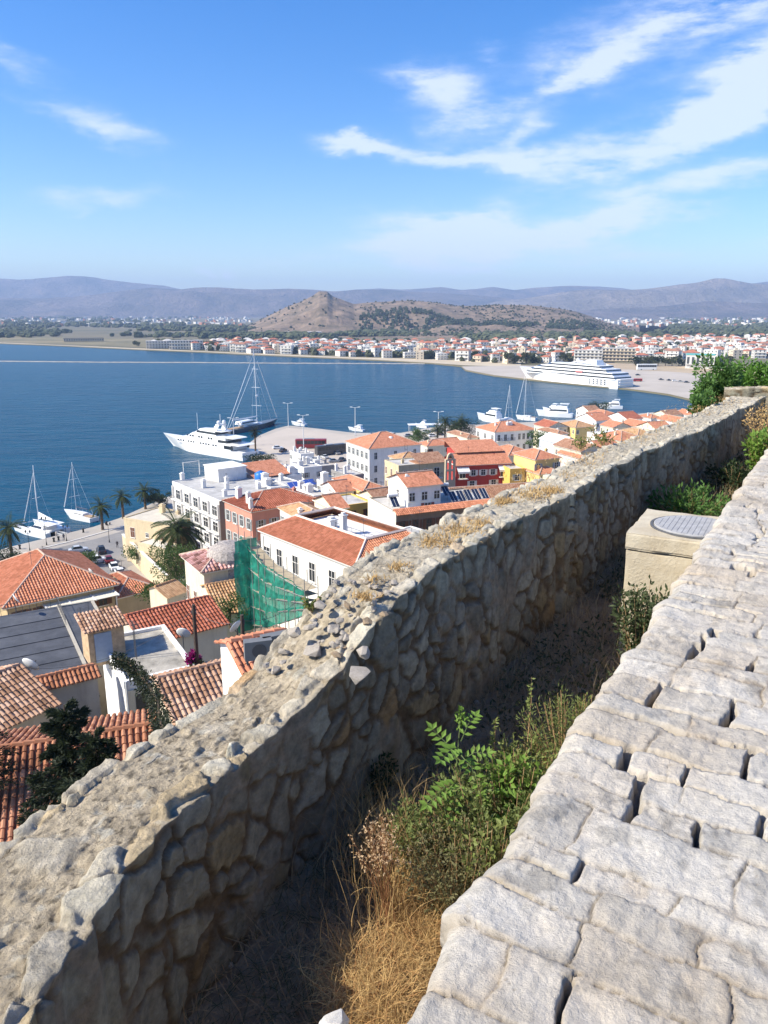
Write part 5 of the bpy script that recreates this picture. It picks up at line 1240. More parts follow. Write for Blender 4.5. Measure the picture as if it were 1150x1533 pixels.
# --- clutter of white flats behind the hotel
FL = [((455, 700), 15, 430, 482, WHITEP, 'white flat-roofed block with blue roof panels behind the pink house'), ((478, 698), 14, 462, 500, plaster('grey_block_wall', (.34, .32, .30), .2), 'grey-walled flat-roofed block left of the large white building'),
      ((520, 712), 15.5, 500, 545, plaster('dark_grey_wall', (.27, .26, .25), .2), 'dark grey blank-walled block at the foot of the large white building'), ((430, 712), 18, 404, 452, WHITEP, 'white house with stepped roof terrace in the cluster behind the pink house'),
      ((380, 712), 10, 376, 440, CREAM, 'cream curved-walled low building with a broad bare roof beside the moored yacht'), ((470, 742), 21, 448, 492, WHITEP, 'small white flat with a row of pots on its roof, above the ochre tiled house'),
      ((405, 730), 18.5, 398, 430, WHITEP, 'narrow white roof room between the hotel and the white terrace house'), ((450, 680), 9, 436, 470, WHITEP, 'white cubic house nearest the red bus'),
      ((500, 728), 17, 490, 512, WHITEP, 'tiny white house with sloped parapet left of the orange gable roof')]
rg = random.Random(12)
FLT = []
for (C_, z_, xl_, xr_, wl_, lab) in FL:
    t, w, d, H, rf_ = house('house', lab, 'house', C_, z_, xl_, xr_, rf=('flat', ''), wall=wl_, aL=-30, L=9, par=.5, base=2.5, wR=[(2, 2.8, .9, 1.3, 'grey')], wL=[(2, 2.8, .8, 1.3, 'grey')])
    FLT.append((t, w, d, H))
    for k in range(3): chimney(rf_, rg.uniform(.1, .9) * w, rg.uniform(.1, .9) * d, H - .5, rg.uniform(1.2, 2.6), rg.uniform(.25, .7))

# --- tiled roofs stepping away to the right along the wall
FARR = [(862, 640, 850, 890, 'c', 'y'), (893, 630, 880, 915, 'o', 'w'), (918, 640, 900, 945, 'o', 'c'), (905, 622, 895, 925, 'o', 'w'), (940, 628, 925, 962, 'r', 'w'), (958, 640, 945, 985, 'o', 'c'), (975, 626, 962, 990, 'o', 'w'),
        (1000, 622, 988, 1022, 'b', 'c'), (1012, 632, 1000, 1035, 'o', 'w'), (930, 660, 905, 965, 'o', 'c'), (900, 672, 875, 930, 'o', 'w'), (870, 676, 880, 905, 'b', 'c'), (955, 652, 940, 980, 'c', 'w'), (985, 645, 975, 1010, 'o', 'c'),
        (820, 640, 808, 850, 'r', 'c'), (835, 650, 822, 850, 'b', 'w'), (882, 616, 872, 900, 'b', 'w'), (1035, 622, 1020, 1055, 'o', 'w')]
CW = {'y': YEL, 'w': WHITEP, 'c': CREAM}
for i, (x, y, xl_, xr_, tm_, wl_) in enumerate(FARR):
    z_ = 12 + (y - 620) * .12
    house('house', 'tile-roofed town house in the cluster between the blue-striped building and the leafy bushes', 'house', (x, y), z_, xl_, xr_, rf=(('hip', 'gable', 'gabley')[i % 3], tm_), wall=CW[wl_], aL=-24 + rg.uniform(-6, 6), L=rg.uniform(7, 12), pitch=.38, base=2, group='tile-roofed houses in the far right cluster', wR=[(2, 2.4, .9, 1.3, 'plain')], wL=[(2, 2.4, .8, 1.3, 'plain')])

# ---- roof clutter: dishes, panels, heaters, air conditioners, poles
DISH = mat('dish_white', (.72, .72, .70), rough=.4, var=.04)
def dish(p, r, rz, label):
    t = thing('satellite_dish', label, 'satellite dish', p, rz)
    mb = MB(); mb.lathe([(.02, 0), (r * .5, r * .06), (r * .85, r * .18), (r, r * .26), (r * .98, r * .28), (r * .82, r * .2), (.02, .02)], 20)
    T = Matrix.Rotation(R(62), 4, 'X'); mb.v = [tuple(T @ Vector(v) + Vector((0, 0, r * 1.3))) for v in mb.v]; mb.build('reflector', DISH, t, smooth=True)
    mb = MB(); mb.tube([(0, 0, -.6), (0, .05, r * 1.2)], .03, 6); mb.build('mast', STEEL, t)
    mb = MB(); mb.tube([(0, 0, r * .6), (0, -r * .9, r * 1.5)], .015, 5); mb.blob((0, -r * .9, r * 1.5), .05, nu=6, nv=5, jit=0); mb.build('receiver_arm', STEEL, t)
    return t
dish(Pz(46, 1014, 36.2), .5, 2.8, 'large white round satellite dish at the corner of the mossy brown roof')
dish(Pz(24, 908, 31.2), .5, 2.2, 'white satellite dish on the far edge of the flat grey roof')
dish(Pz(275, 963, 33.5), .5, 3.0, 'white satellite dish behind the terrace beside the tall dark pole')
dish(Pz(355, 953, 40.2), .35, 4.2, 'small tan-shadowed satellite dish near the foot of the green net')
dish(Pz(136, 862, 24.8), .4, 2.5, 'little white dish on the back slope of the large orange hip roof')
def ac(p, rz, label):
    t = thing('air_conditioner', label, 'air conditioner', p, rz)
    mb = MB(); mb.box(-.45, -.17, 0, .45, .17, .65); mb.build('casing', mat('dark_grey_casing', (.16, .165, .17), rough=.6), t)
    mb = MB(); mb.ring([[(.12 + .24 * math.cos(a) - .1, y, .33 + .24 * math.sin(a)) for a in [2 * math.pi * k / 16 for k in range(16)]] for y in (-.172, -.19)]); mb.build('fan_grille', STEEL, t)
    mb = MB(); mb.box(-.4, -.15, -.15, -.34, .15, 0); mb.box(.34, -.15, -.15, .40, .15, 0); mb.build('bracket', STEEL, t)
ac(Pz(387, 985, 44.0), .3, 'dark boxed air conditioner on a frame at the wall edge, left one of the pair')
ac(Pz(412, 976, 44.0), .5, 'dark boxed air conditioner on a frame at the wall edge, right one of the pair')
# low white house corner carrying them
gable_px('house', 'low white house with pink tiled edge right below the wall, under the air conditioners', (345, 962), (425, 944), 43.0, 2.4, 1.2, T_OR, wall=WHT, h=3.5, tp=.2)
# solar panels on the dark-fronted building
ct, cw, cd, cH = CHB; Mc = Matrix.Translation(ct.location) @ Matrix.Rotation(ct.rotation_euler.z, 4, 'Z')
PV_M = mat('solar_blue', (.02, .03, .06), rough=.2, var=.1, spec=.6)
def solar(M, x, y, z, lab, grp, w_=1.1, h_=2.0, heater=False):
    t = thing('roof_solar_unit', lab, 'solar panel', M @ Vector((x, y, z)), M.to_euler().z, grp)
    T = Matrix.Rotation(R(38), 4, 'X'); mb = MB(); mb.box(-w_ / 2, 0, .3, w_ / 2, h_, .36, 0, T); mb.build('panel', PV_M, t)
    mb = MB()
    for a in (-w_ / 2, 0, w_ / 2): mb.box(a - .02, 0, .36, a + .02, h_, .375, 0, T)
    mb.build('frame', DISH, t)
    mb = MB()
    for a in (-w_ / 2 + .05, w_ / 2 - .05): mb.tube([(a, .2, 0), (a, .1, .4)], .02, 4); mb.tube([(a, h_ * .7, 0), (a, h_ * .7, h_ * .7)], .02, 4)
    mb.build('stand', STEEL, t)
    if heater:
        mb = MB(); c_ = T @ Vector((0, h_, .55)); mb.ring([[(xx, c_.y + .28 * math.cos(a), c_.z + .28 * math.sin(a)) for a in [2 * math.pi * k / 12 for k in range(12)]] for xx in (-.8, .8)]); mb.build('tank', DISH, t)
for i in range(5): solar(Mc, cw * .62 + i * 1.35, cd * .18, cH, 'tilted dark solar panel in the row on the dark-fronted building', 'solar panels in a row on the dark-fronted building')
solar(Mc, cw * .03 + .6, cd * .25, cH, 'single dark solar panel at the cream side of the dark-fronted building', None, heater=True)
solar(Mc, cw * .65, cd * .5, cH + .2, 'solar water heater behind the row of dark panels', None, heater=True)
h0 = FLT[3]; Mf = Matrix.Translation(h0[0].location) @ Matrix.Rotation(h0[0].rotation_euler.z, 4, 'Z')
PVB = mat('pv_bright_blue', (.05, .10, .38), rough=.25, var=.1, spec=.6)
t = thing('solar_array', 'bright blue solar array on the white roofs behind the pink house', 'solar array', Pz(455, 728, 19.5), R(38))
for i in range(5):
    mb = MB(); mb.box(-3.2 + i * 1.3, 0, 0, -2.0 + i * 1.3, 1.8, .06, 0, Matrix.Rotation(R(30), 4, 'X')); mb.build('panel', PVB, t)
# utility poles with wires
def pole(px_, py_, dep, top, label, lean=0):
    b = Pt(px_, py_, dep); g_ = float(town_g(b.x, b.y)); tz = Pt(px_, top, dep).z
    t = thing('utility_pole', label, 'pole', (b.x, b.y, g_))
    mb = MB(); mb.tube([(0, 0, 0), (0, 0, tz - g_)], [.14, .09], 8); mb.build('shaft', mat('dark_creosote_wood', (.07, .05, .04), var=.3, vscale=2), t)
    mb = MB(); mb.box(-.12, -.04, tz - g_ - .5, .12, .04, tz - g_ - .4)
    for x in (-.1, .1): mb.tube([(x, 0, tz - g_ - .4), (x, 0, tz - g_ - .25)], .03, 5)
    mb.build('crossarm', STEEL, t); return Vector((b.x, b.y, tz - .3))
w1 = pole(295, 985, 40, 897, 'tall dark wooden pole rising in front of the ribbed red roof')
w2 = pole(366, 1000, 38, 912, 'thin dark pole in front of the green scaffold net')
w3 = pole(704, 690, 215, 645, 'slim dark pole standing above the roofs beside the bell gable')
def wire(a, b, sag, label):
    mb = MB(); mb.tube([a.lerp(b, k / 14) - Vector((0, 0, sag * 4 * (k / 14) * (1 - k / 14))) for k in range(15)], .012, 4); tag(mb.build('cable', STEEL), label, 'cable')
wire(w1, Pt(30, 1000, 36), 1.0, 'thin black cable drooping left from the tall pole over the flat grey roof')
wire(w1, w2, .4, 'short black cable between the tall pole and the pole by the net')
wire(w2, Pt(470, 870, 48), .8, 'thin black cable crossing in front of the green net to the right')
# ================================================================== BOATS
HW = mat('hull_white', (.80, .80, .79), rough=.3, var=.03, spec=.5)
HD = mat('hull_navy', (.10, .105, .115), rough=.3, var=.1, spec=.5)
TEAK = mat('teak_deck', (.40, .28, .17), rough=.7, var=.15, vscale=2)
SGL = mat('tinted_glass', (.02, .025, .03), rough=.1, var=.1, spec=.6)
ALU = mat('mast_white', (.74, .75, .76), rough=.4, var=.03)
CANV = mat('navy_canvas', (.05, .07, .12), rough=.8)
def hullmb(L, B, fb_a, fb_f, n=18, transom=.75, rake=.09, full=.5):
    """hull along +x (stern at 0); returns builder with deck"""
    mb = MB(); rings = []
    for i in range(n + 1):
        t = i / n; hb = B / 2 * (transom + (1 - transom) * min(1, t / .35)) * (1 - max(0, (t - full) / (1 - full)) ** 2.2)
        hb = max(hb, .02); z = fb_a + (fb_f - fb_a) * t ** 1.8; xo = L * t
        wl = hb * (.97 if t < .6 else .97 * (1 - (t - .6) / .4 * .7)); xw = xo - L * rake * max(0, (t - .55) / .45) ** 1.5
        rings.append([(xo, -hb, z), (xo * .5 + xw * .5, -(hb * .55 + wl * .45) * 1.0, z * .5), (xw, -wl, 0), (xw, -wl * .6, -.5), (xw, wl * .6, -.5), (xw, wl, 0), (xo * .5 + xw * .5, (hb * .55 + wl * .45), z * .5), (xo, hb, z)])
    mb.ring(rings, 0); return mb
def tier(mb, x0, x1, w, z0, z1, rf_=.0, rb=.0, tap=.92, mi=0, bow=0.0):
    """deck house: raked front (towards +x) and back"""
    xf = x1 - rf_; xb = x0 + rb
    bot = [(x0, -w / 2, z0), (x1 - bow, -w / 2, z0), (x1, -w / 4, z0), (x1, w / 4, z0), (x1 - bow, w / 2, z0), (x0, w / 2, z0)]
    top = [(xb, -w / 2 * tap, z1), (xf - bow, -w / 2 * tap, z1), (xf, -w / 4 * tap, z1), (xf, w / 4 * tap, z1), (xf - bow, w / 2 * tap, z1), (xb, w / 2 * tap, z1)]
    mb.ring([bot, top], mi)
def place(name, label, cat, st, bw, z=0.0, group=None):
    a, b = Pz(*st, z), Pz(*bw, z); d = b - a
    return thing(name, label, cat, (a.x, a.y, z), math.atan2(d.y, d.x), group), d.length
def sailboat(label, st, bw, mast, dark=False, lean=False, cat_='sailing boat', boom_cover=CANV, spreaders=2, jib=True, B=None, fb=1.2):
    t, L = place('sailing_boat', label, cat_, st, bw); B = B or L * .29
    hullmb(L, B, fb * .9, fb * 1.25).build('hull', HD if dark else HW, t, smooth=False)
    mb = MB(); tier(mb, L * .28, L * .68, B * .55, fb, fb + .55, L * .10, 0, .85, 0, L * .05); mb.build('cabin', HW, t)
    mb = MB()
    for sg in (-1, 1): mb.box(L * .33, sg * B * .268 - .02, fb + .15, L * .56, sg * B * .268 + .02, fb + .38)
    mb.build('cabin_windows', SGL, t)
    mb = MB(); tier(mb, L * .03, L * .25, B * .5, fb - .02, fb + .06, 0, 0, 1); mb.build('cockpit', TEAK, t)
    mb = MB(); mx = L * .58; r = .012 * L ** .8; mb.tube([(mx, 0, fb * .9), (mx, 0, mast * .6), (mx - .01 * mast, 0, mast)], [r, r * .9, r * .5], 8)
    m = mb.build('mast', ALU, t)
    for i in range(spreaders):
        z = fb + (mast - fb) * (i + 1) / (spreaders + 1); s_ = B * .42 * (1 - .18 * i); mb = MB(); mb.tube([(mx, -s_, z), (mx, 0, z + .05), (mx, s_, z)], r * .4, 5); mb.build('spreader', ALU, m)
    mb = MB(); mb.tube([(mx, 0, fb + 1.6), (L * .18, 0, fb + 1.7)], r * .7, 6); mb.tube([(mx - .2, 0, fb + 1.8), (L * .2, 0, fb + 1.85)], r * 1.4, 6); mb.build('boom', boom_cover if boom_cover else ALU, t)
    mb = MB(); w_ = .012 * (1 + L / 20)
    for a, b in (((L * .99, 0, fb * 1.3), (mx, 0, mast * .97)), ((0, 0, fb), (mx, 0, mast * .99)), ((mx - .2, -B * .45, fb), (mx, 0, mast * .9)), ((mx - .2, B * .45, fb), (mx, 0, mast * .9))): mb.tube([a, b], w_, 4)
    if jib: mb.tube([(L * .985, 0, fb * 1.35 + .5), (mx + (L - mx) * .12, 0, mast * .86)], [.11 + L * .003, .05 + L * .002], 6)
    mb.build('rigging', ALU, t)
    mb = MB(); n_ = 9
    for sg in (-1, 1):
        for i in range(n_): x = L * (.05 + .9 * i / n_); y = sg * B * .46 * (1 - max(0, (x / L - .55) / .45) ** 2); mb.tube([(x, y, fb), (x, y, fb + .7)], .018, 4)
    mb.build('guard_rail', ALU, t)
    return t, L, B
sailboat('white single-hulled sailing boat moored stern-to, right of the catamaran', (142, 781), (97, 770), 15.5, fb=1.25)
# catamaran
t, L = place('catamaran', 'white catamaran with tall mast and furled mainsail, leftmost boat on the quay', 'catamaran', (88, 803), (28, 788))
L = min(L, 15); B = L * .5
for sg in (-1, 1):
    h = hullmb(L, B * .24, 1.5, 1.7, transom=.8, rake=.05); h.v = [(x, y + sg * B * .38, z) for x, y, z in h.v]; h.build('hull', HW, t)
mb = MB(); tier(mb, L * .06, L * .62, B * .8, 1.2, 1.55, 0, 0, 1); tier(mb, L * .22, L * .62, B * .58, 1.55, 2.6, L * .12, 0, .82, 0, L * .06); mb.build('bridge_deck', HW, t)
mb = MB(); tier(mb, L * .26, L * .60, B * .6, 1.85, 2.35, L * .09, 0, .86, 0, L * .06); mb.build('saloon_windows', SGL, t)
mb = MB(); mb.box(L * .02, -B * .3, 3.0, L * .30, B * .3, 3.1); mb.build('bimini', HW, t)
mb = MB(); mx = L * .52; mb.tube([(mx, 0, 2.4), (mx, 0, 10), (mx - .25, 0, 17.5)], [.17, .15, .08], 8); m = mb.build('mast', ALU, t)
mb = MB(); mb.tube([(mx, -1.1, 9), (mx, 1.1, 9)], .05, 5); mb.build('spreader', ALU, m)
mb = MB(); mb.tube([(mx, 0, 3.6), (mx * .2, 0, 3.9)], .12, 6); mb.ring([[(mx - .3, -.15, 3.7), (mx - .3, .15, 3.7), (mx - .3, 0, 5.4)], [(mx * .25, -.15, 4.0), (mx * .25, .15, 4.0), (mx * .25, 0, 4.3)]]); mb.build('furled_mainsail', mat('sail_cloth', (.72, .71, .68), rough=.8), t)
mb = MB(); mb.tube([(L * .97, 0, 1.6), (mx, 0, 15.5)], [.13, .07], 6)
for sg in (-1, 1): mb.tube([(mx - .5, sg * B * .45, 1.6), (mx, 0, 15.5)], .02, 4)
mb.build('rigging', ALU, t)
mb = MB(); mb.tube([(L * .92, -B * .38, 1.5), (L * .92, B * .38, 1.5)], .1, 6); mb.build('crossbeam', ALU, t)
t2, l2 = place('dinghy', 'small grey inflatable dinghy hanging behind the catamaran', 'dinghy', (98, 800), (86, 797), 1.3)
mb = MB(); mb.tube([(0, -.7, 0), (2.2, -.7, 0), (3.1, -.25, .15), (3.1, .25, .15), (2.2, .7, 0), (0, .7, 0)], .24, 8); mb.build('tube', mat('grey_hypalon', (.33, .34, .35), rough=.6), t2); mb = MB(); mb.box(0, -.55, -.15, 2.6, .55, -.05); mb.build('floor', HD, t2)

# superyacht
t, L = place('motor_yacht', 'big white three-deck motor yacht with radar arch, moored stern to the harbour pavement', 'yacht', (376, 688), (246, 665))
B = 10.0; h = hullmb(L, B, 3.0, 5.0, n=26, transom=.85, rake=.13, full=.42); h.build('hull', HW, t)
mb = MB(); tier(mb, L * .12, L * .80, B * .86, 3.2, 5.4, L * .07, 0, .95, 0, L * .10); mb.build('main_deck', HW, t)
mb = MB(); tier(mb, L * .18, L * .68, B * .74, 5.4, 7.7, L * .09, .6, .92, 0, L * .07); mb.build('upper_deck', HW, t)
mb = MB(); tier(mb, L * .30, L * .58, B * .6, 7.7, 9.6, L * .07, 1.0, .88, 0, L * .05); mb.build('bridge', HW, t)
mb = MB()
for (x0, x1, z0, z1, w_) in ((.17, .27, 5.55, 6.6, .745), (.30, .52, 8.2, 9.0, .60)): tier(mb, L * x0, L * x1, B * w_ + .06, z0, z1, .3, 0, .96)
for x in [.70, .67, .64, .58, .55, .52, .44, .41, .38, .35, .30, .27]:
    for sg in (-1, 1): m_ = MB(); m_.box(L * x, sg * B * .425 - .05, 4.0, L * x + .9, sg * B * .425 + .05, 4.6); m_.build('window', SGL, t)
for x in [.60, .57, .54, .47, .44, .36, .33]:
    for sg in (-1, 1): m_ = MB(); m_.box(L * x, sg * B * .362 - .05, 6.3, L * x + .9, sg * B * .362 + .05, 7.0); m_.build('window', SGL, t)
mb.box(L * .10, -B * .435, 3.6, L * .19, -B * .40, 4.9); mb.box(L * .10, B * .40, 3.6, L * .19, B * .435, 4.9)
mb.build('windows', SGL, t)
for (x0, x1, z, w_) in ((.03, .20, 5.35, .84), (.10, .26, 7.65, .70), (.24, .34, 9.5, .55)):
    mb = MB(); tier(mb, L * x0, L * x1, B * w_, z, z + .3, 0, .8, .97); mb.build('sun_deck', HW, t)
mb = MB()
for sg in (-1, 1): mb.ring([[(L * .30, sg * 2.4 - .2, 9.5), (L * .36, sg * 2.4 - .2, 9.5), (L * .36, sg * 2.4 + .2, 9.5), (L * .30, sg * 2.4 + .2, 9.5)], [(L * .29, sg * 1.6 - .2, 11.8), (L * .32, sg * 1.6 - .2, 11.8), (L * .32, sg * 1.6 + .2, 11.8), (L * .29, sg * 1.6 + .2, 11.8)]])
mb.box(L * .285, -1.9, 11.8, L * .325, 1.9, 12.2); a_ = mb.build('radar_arch', HW, t)
mb = MB(); mb.blob((L * .30, -1.3, 12.9), .8, nu=12, nv=8, jit=0); mb.blob((L * .30, 1.3, 12.9), .8, nu=12, nv=8, jit=0); mb.blob((L * .36, 0, 10.4), .9, nu=12, nv=8, jit=0); mb.build('radome', HW, a_)
mb = MB(); mb.tube([(L * .31, 0, 12), (L * .31, 0, 16)], .1, 6); mb.tube([(L * .56, .5, 9), (L * .56, .5, 15.5)], .07, 5); mb.build('antenna', ALU, t)
mb = MB(); mb.box(L * .005, -B * .40, .4, L * .03, B * .40, .9); mb.build('swim_platform', TEAK, t)

# large dark sailing yacht
t, L, B = sailboat('very tall-masted sailing yacht with dark hull lying behind the white motor yacht', (339, 650), (416, 633.5), 37.0, dark=True, cat_='sailing yacht', boom_cover=None, spreaders=3, B=7.0, fb=2.0)
mb = MB(); tier(mb, L * .22, L * .5, 4.2, 3.2, 4.6, 2.0, .5, .85); mb.build('deck_house', HW, t); mb = MB(); tier(mb, L * .24, L * .49, 4.26, 3.6, 4.2, 1.4, 0, .92); mb.build('house_windows', SGL, t)
mb = MB(); mx = L * .58; mb.tube([(mx, 0, 5.5), (L * .12, 0, 5.8)], .28, 8); mb.build('sail_roll', ALU, t)
mb = MB(); mb.blob((mx + .6, 0, 15.5), .7, nu=10, nv=8, jit=0); mb.build('radome', HW, t)
mb = MB(); mb.tube([(L * .02, 0, 2.6), (mx - .3, 0, 36)], .10, 5); mb.tube([(L * .06, 0, 2.6), (mx - .3, 0, 30)], .08, 5); mb.tube([(L * .85, 0, 3), (mx, 0, 29)], .08, 5); mb.build('stays', ALU, t)

# cruise ship
t, L = place('cruise_ship', 'large white cruise ship with stacked dark window bands moored along the far pier', 'cruise ship', (936, 582), (777, 566)); t.scale = (1, 1, .88)
B = 19.0; hullmb(L, B, 7.5, 11.5, n=30, transom=.9, rake=.10, full=.62).build('hull', HW, t)
dk = [(0.02, .90, 7.4, 10.2, .97, .05), (.04, .86, 10.2, 12.8, .93, .06), (.10, .80, 12.8, 15.4, .88, .07), (.16, .70, 15.4, 17.8, .80, .06)]
for (x0, x1, z0, z1, w_, rk) in dk:
    mb = MB(); tier(mb, L * x0, L * x1, B * w_, z0, z1, L * rk, L * .012, .98, 0, L * .06); d_ = mb.build('deck', HW, t)
    mb = MB(); tier(mb, L * (x0 + .004), L * (x1 - rk * .3), B * w_ + .12, z0 + .9, z0 + 2.0, L * rk * .4, .2, 1.0, 0, L * .06); mb.build('window_band', SGL, d_)
mb = MB()
for i in range(3): tier(mb, -1.2, L * .02, B * (.84 - i * .03), 3.0 + i * 2.3, 3.5 + i * 2.3, 0, 0, 1)
mb.build('stern_decks', HW, t)
mb = MB()
for i in range(5):
    for j in range(3):
        for sg in (-1, 1): mb.box(L * .10 + i * 3.6, sg * B * .487 - .1, 2.8 + j * 1.6, L * .10 + i * 3.6 + 1.0, sg * B * .487 + .1, 3.6 + j * 1.6)
mb.build('portholes', SGL, t)
mb = MB(); N_ = 14
for sg in (-1, 1):
    P1 = [(L * (.16 + .34 * i / N_), sg * 6.5, 15.6 + 5.2 * math.sin(math.pi * i / N_)) for i in range(N_ + 1)]; mb.tube(P1, .55, 5)
mb.build('arch', HW, t)
mb = MB(); tier(mb, L * .22, L * .34, 9, 17.8, 22.0, 3, 1, .8); mb.build('funnel', HW, t)
mb = MB(); mb.blob((L * .42, 0, 20.5), 1.8, nu=14, nv=10, jit=0); mb.blob((L * .62, 3, 19.6), 1.4, nu=14, nv=10, jit=0); mb.build('radome', HW, t)
mb = MB(); mb.tube([(L * .66, 0, 17.8), (L * .655, 0, 25)], .35, 6); mb.tube([(L * .655, -3, 22), (L * .655, 3, 22)], .15, 5); mb.build('radar_mast', HW, t)
mb = MB(); mb.box(L * .30, -B * .50, 11.2, L * .36, -B * .45, 12.6); mb.box(L * .30, B * .45, 11.2, L * .36, B * .50, 12.6); mb.build('lifeboat', mat('lifeboat_pink', (.55, .20, .18), rough=.5), t)

# motor boats
def motorboat(label, st, bw, B=None, h=1.0, cat_='motor boat', group=None, dark=False):
    t, L = place('motor_boat', label, cat_, st, bw, 0, group); B = B or L * .26
    hullmb(L, B, 1.3 * h, 2.1 * h).build('hull', HD if dark else HW, t)
    mb = MB(); tier(mb, L * .12, L * .68, B * .74, 1.4 * h, 2.7 * h, L * .12, .2, .9, 0, L * .07); mb.build('cabin', HW, t)
    mb = MB(); tier(mb, L * .16, L * .65, B * .75, 1.9 * h, 2.4 * h, L * .06, 0, .95, 0, L * .07); mb.build('cabin_windows', SGL, t)
    mb = MB(); tier(mb, L * .15, L * .48, B * .6, 2.7 * h, 3.5 * h, L * .05, .4, .8); mb.build('flybridge', HW, t)
    mb = MB(); tier(mb, L * .12, L * .36, B * .56, 4.1 * h, 4.25 * h, 0, 0, 1)
    for sg in (-1, 1): mb.tube([(L * .16, sg * B * .24, 3.3 * h), (L * .14, sg * B * .24, 4.15 * h)], .07, 5)
    mb.build('hard_top', HW, t)
    return t
motorboat('white motor yacht pointing left, just left of the two thin masts', (752, 634), (714, 627), h=1.7)
motorboat('long white motor yacht with layered decks behind the harbour roofs', (858, 625), (802, 622), h=1.7)
motorboat('white motor cruiser right of the second mast, bow towards the quay', (838, 620), (812, 616), h=1.3)
motorboat('small white motor boat beyond the right end of the roofs', (932, 612), (896, 611), h=1.3)
motorboat('little white day boat at the top edge of the harbour pavement', (458, 638), (436, 635), h=.8)
motorboat('low white boat tucked behind the harbour lamp post beside the large white building', (545, 646), (521, 643), h=.7)
motorboat('white launch with dark hull stripe behind the round green tree', (640, 641), (622, 639), h=.9)
motorboat('white cabin boat moored at the right end of the far pier', (1064, 603), (1046, 598), h=1.2)
sailboat('slender sailing boat with twin thin stays, first mast right of the white motor yacht', (768, 634), (756, 629), 19, fb=1.4, B=4)
sailboat('sailing boat with the taller second mast behind the white building with hip roof', (803, 630), (772, 627), 27, fb=1.8)
# canopy boat stop
t = thing('canopy', 'flat white canopy on posts at the water edge behind the parked cars', 'canopy', Pz(640, 646, ZQ), 0.1)
mb = MB(); mb.box(-9, -2.5, 3.2, 9, 2.5, 3.45); mb.build('roof', HW, t)
for i in range(5):
    for y in (-2.2, 2.2): mb = MB(); mb.box(-8.5 + i * 4.25 - .08, y - .08, 0, -8.5 + i * 4.25 + .08, y + .08, 3.2); mb.build('post', FRW, t)

# ================================================================== VEHICLES AND LAMPS
RUB_ = mat('tyre_rubber', (.03, .03, .03), rough=.9)
def paint(n, c): return mat('car_paint_' + n, c, rough=.3, var=.03, spec=.5)
def car(label, px, rz, m, group=None, suv=False, name='parked_car', cat_='car', z=ZQ):
    p = Pz(*px, z); t = thing(name, label, cat_, p, rz, group); H = 1.0 if not suv else 1.15
    sec = lambda x, w, z0, z1: [(x, -w, z0), (x, -w, z1 * .8), (x, -w * .9, z1), (x, w * .9, z1), (x, w, z1 * .8), (x, w, z0)]
    mb = MB(); mb.ring([sec(-2.15, .78, .35, .72 * H), sec(-2.0, .86, .25, .88 * H), sec(-.9, .88, .22, .92 * H), (sec(.9, .88, .22, .88 * H)), sec(1.9, .84, .25, .74 * H), sec(2.15, .74, .32, .6 * H)]); b = mb.build('body', m, t)
    mb = MB(); mb.ring([[(-1.7 if suv else -1.5, -.76, .88 * H), (1.0, -.76, .86 * H), (1.0, .76, .86 * H), (-1.7 if suv else -1.5, .76, .88 * H)], [(-1.3 if suv else -1.0, -.62, 1.42 * H), (.3, -.62, 1.42 * H), (.3, .62, 1.42 * H), (-1.3 if suv else -1.0, .62, 1.42 * H)]]); mb.build('windows', SGL, t)
    mb = MB(); mb.box(-1.28 if suv else -.98, -.6, 1.42 * H, .28, .6, 1.46 * H); mb.build('roof', m, t)
    for x in (-1.35, 1.35):
        for y in (-.86, .86):
            mb = MB(); mb.ring([[(x + .32 * math.cos(a), y + dy, .32 + .32 * math.sin(a)) for a in [2 * math.pi * k / 14 for k in range(14)]] for dy in (-.1, .1)]); w_ = mb.build('wheel', RUB_, t)
            mb = MB(); s_ = 1 if y > 0 else -1; mb.ring([[(x + .18 * math.cos(a), y + s_ * dy, .32 + .18 * math.sin(a)) for a in [2 * math.pi * k / 10 for k in range(10)]] for dy in (.09, .115)]); mb.build('rim', DISH, w_)
    for y in (-.6, .6): mb = MB(); mb.box(2.05, y - .16, .52 * H, 2.16, y + .16, .62 * H); mb.build('headlight', DISH, t)
    for y in (-.62, .62): mb = MB(); mb.box(-2.17, y - .12, .6 * H, -2.1, y + .12, .74 * H); mb.build('taillight', mat('tail_red', (.3, .02, .02), rough=.3), t)
    return t
WP, BP, RP, GP, SP_ = paint('white', (.75, .75, .74)), paint('dark', (.03, .035, .045)), paint('maroon', (.16, .02, .02)), paint('grey', (.25, .26, .27)), paint('silver', (.5, .51, .52))
cr = R(118)
car('dark blue off-road car with white roof bars, first in the row beside the yard wall', (152, 827), cr, BP, suv=True)
car('maroon car parked between the dark off-roader and the two white cars', (163, 841), cr, RP)
car('white car parked directly behind the maroon one', (171, 851), cr, WP)
car('white car parked last in the row, nearest the smaller orange hip roof', (180, 861), cr, WP, suv=True)
car('silver estate car parked along the promenade road below the single-hulled boat', (118, 826), R(28), SP_)
car('black car parked along the promenade road further left', (92, 834), R(28), BP)
car('white van-like car parked by the road near the little green tree', (146, 842), R(28), WP, suv=True)
car('silver car half hidden at the left edge under the date palm', (5, 845), R(30), SP_)
for i, (x, y) in enumerate([(612, 654), (624, 650), (636, 648), (648, 654), (660, 651), (606, 664), (500, 692), (512, 690), (486, 686), (474, 690), (492, 678), (504, 680), (560, 652), (574, 650), (588, 652), (416, 672), (424, 676), (482, 700), (498, 702), (640, 660), (672, 650)]):
    car('small car standing in the harbour parking area', (x, y), R(20 + 50 * (i % 3)), (GP, BP, SP_, WP, BP, GP)[i % 6], group='cars in the harbour parking area')
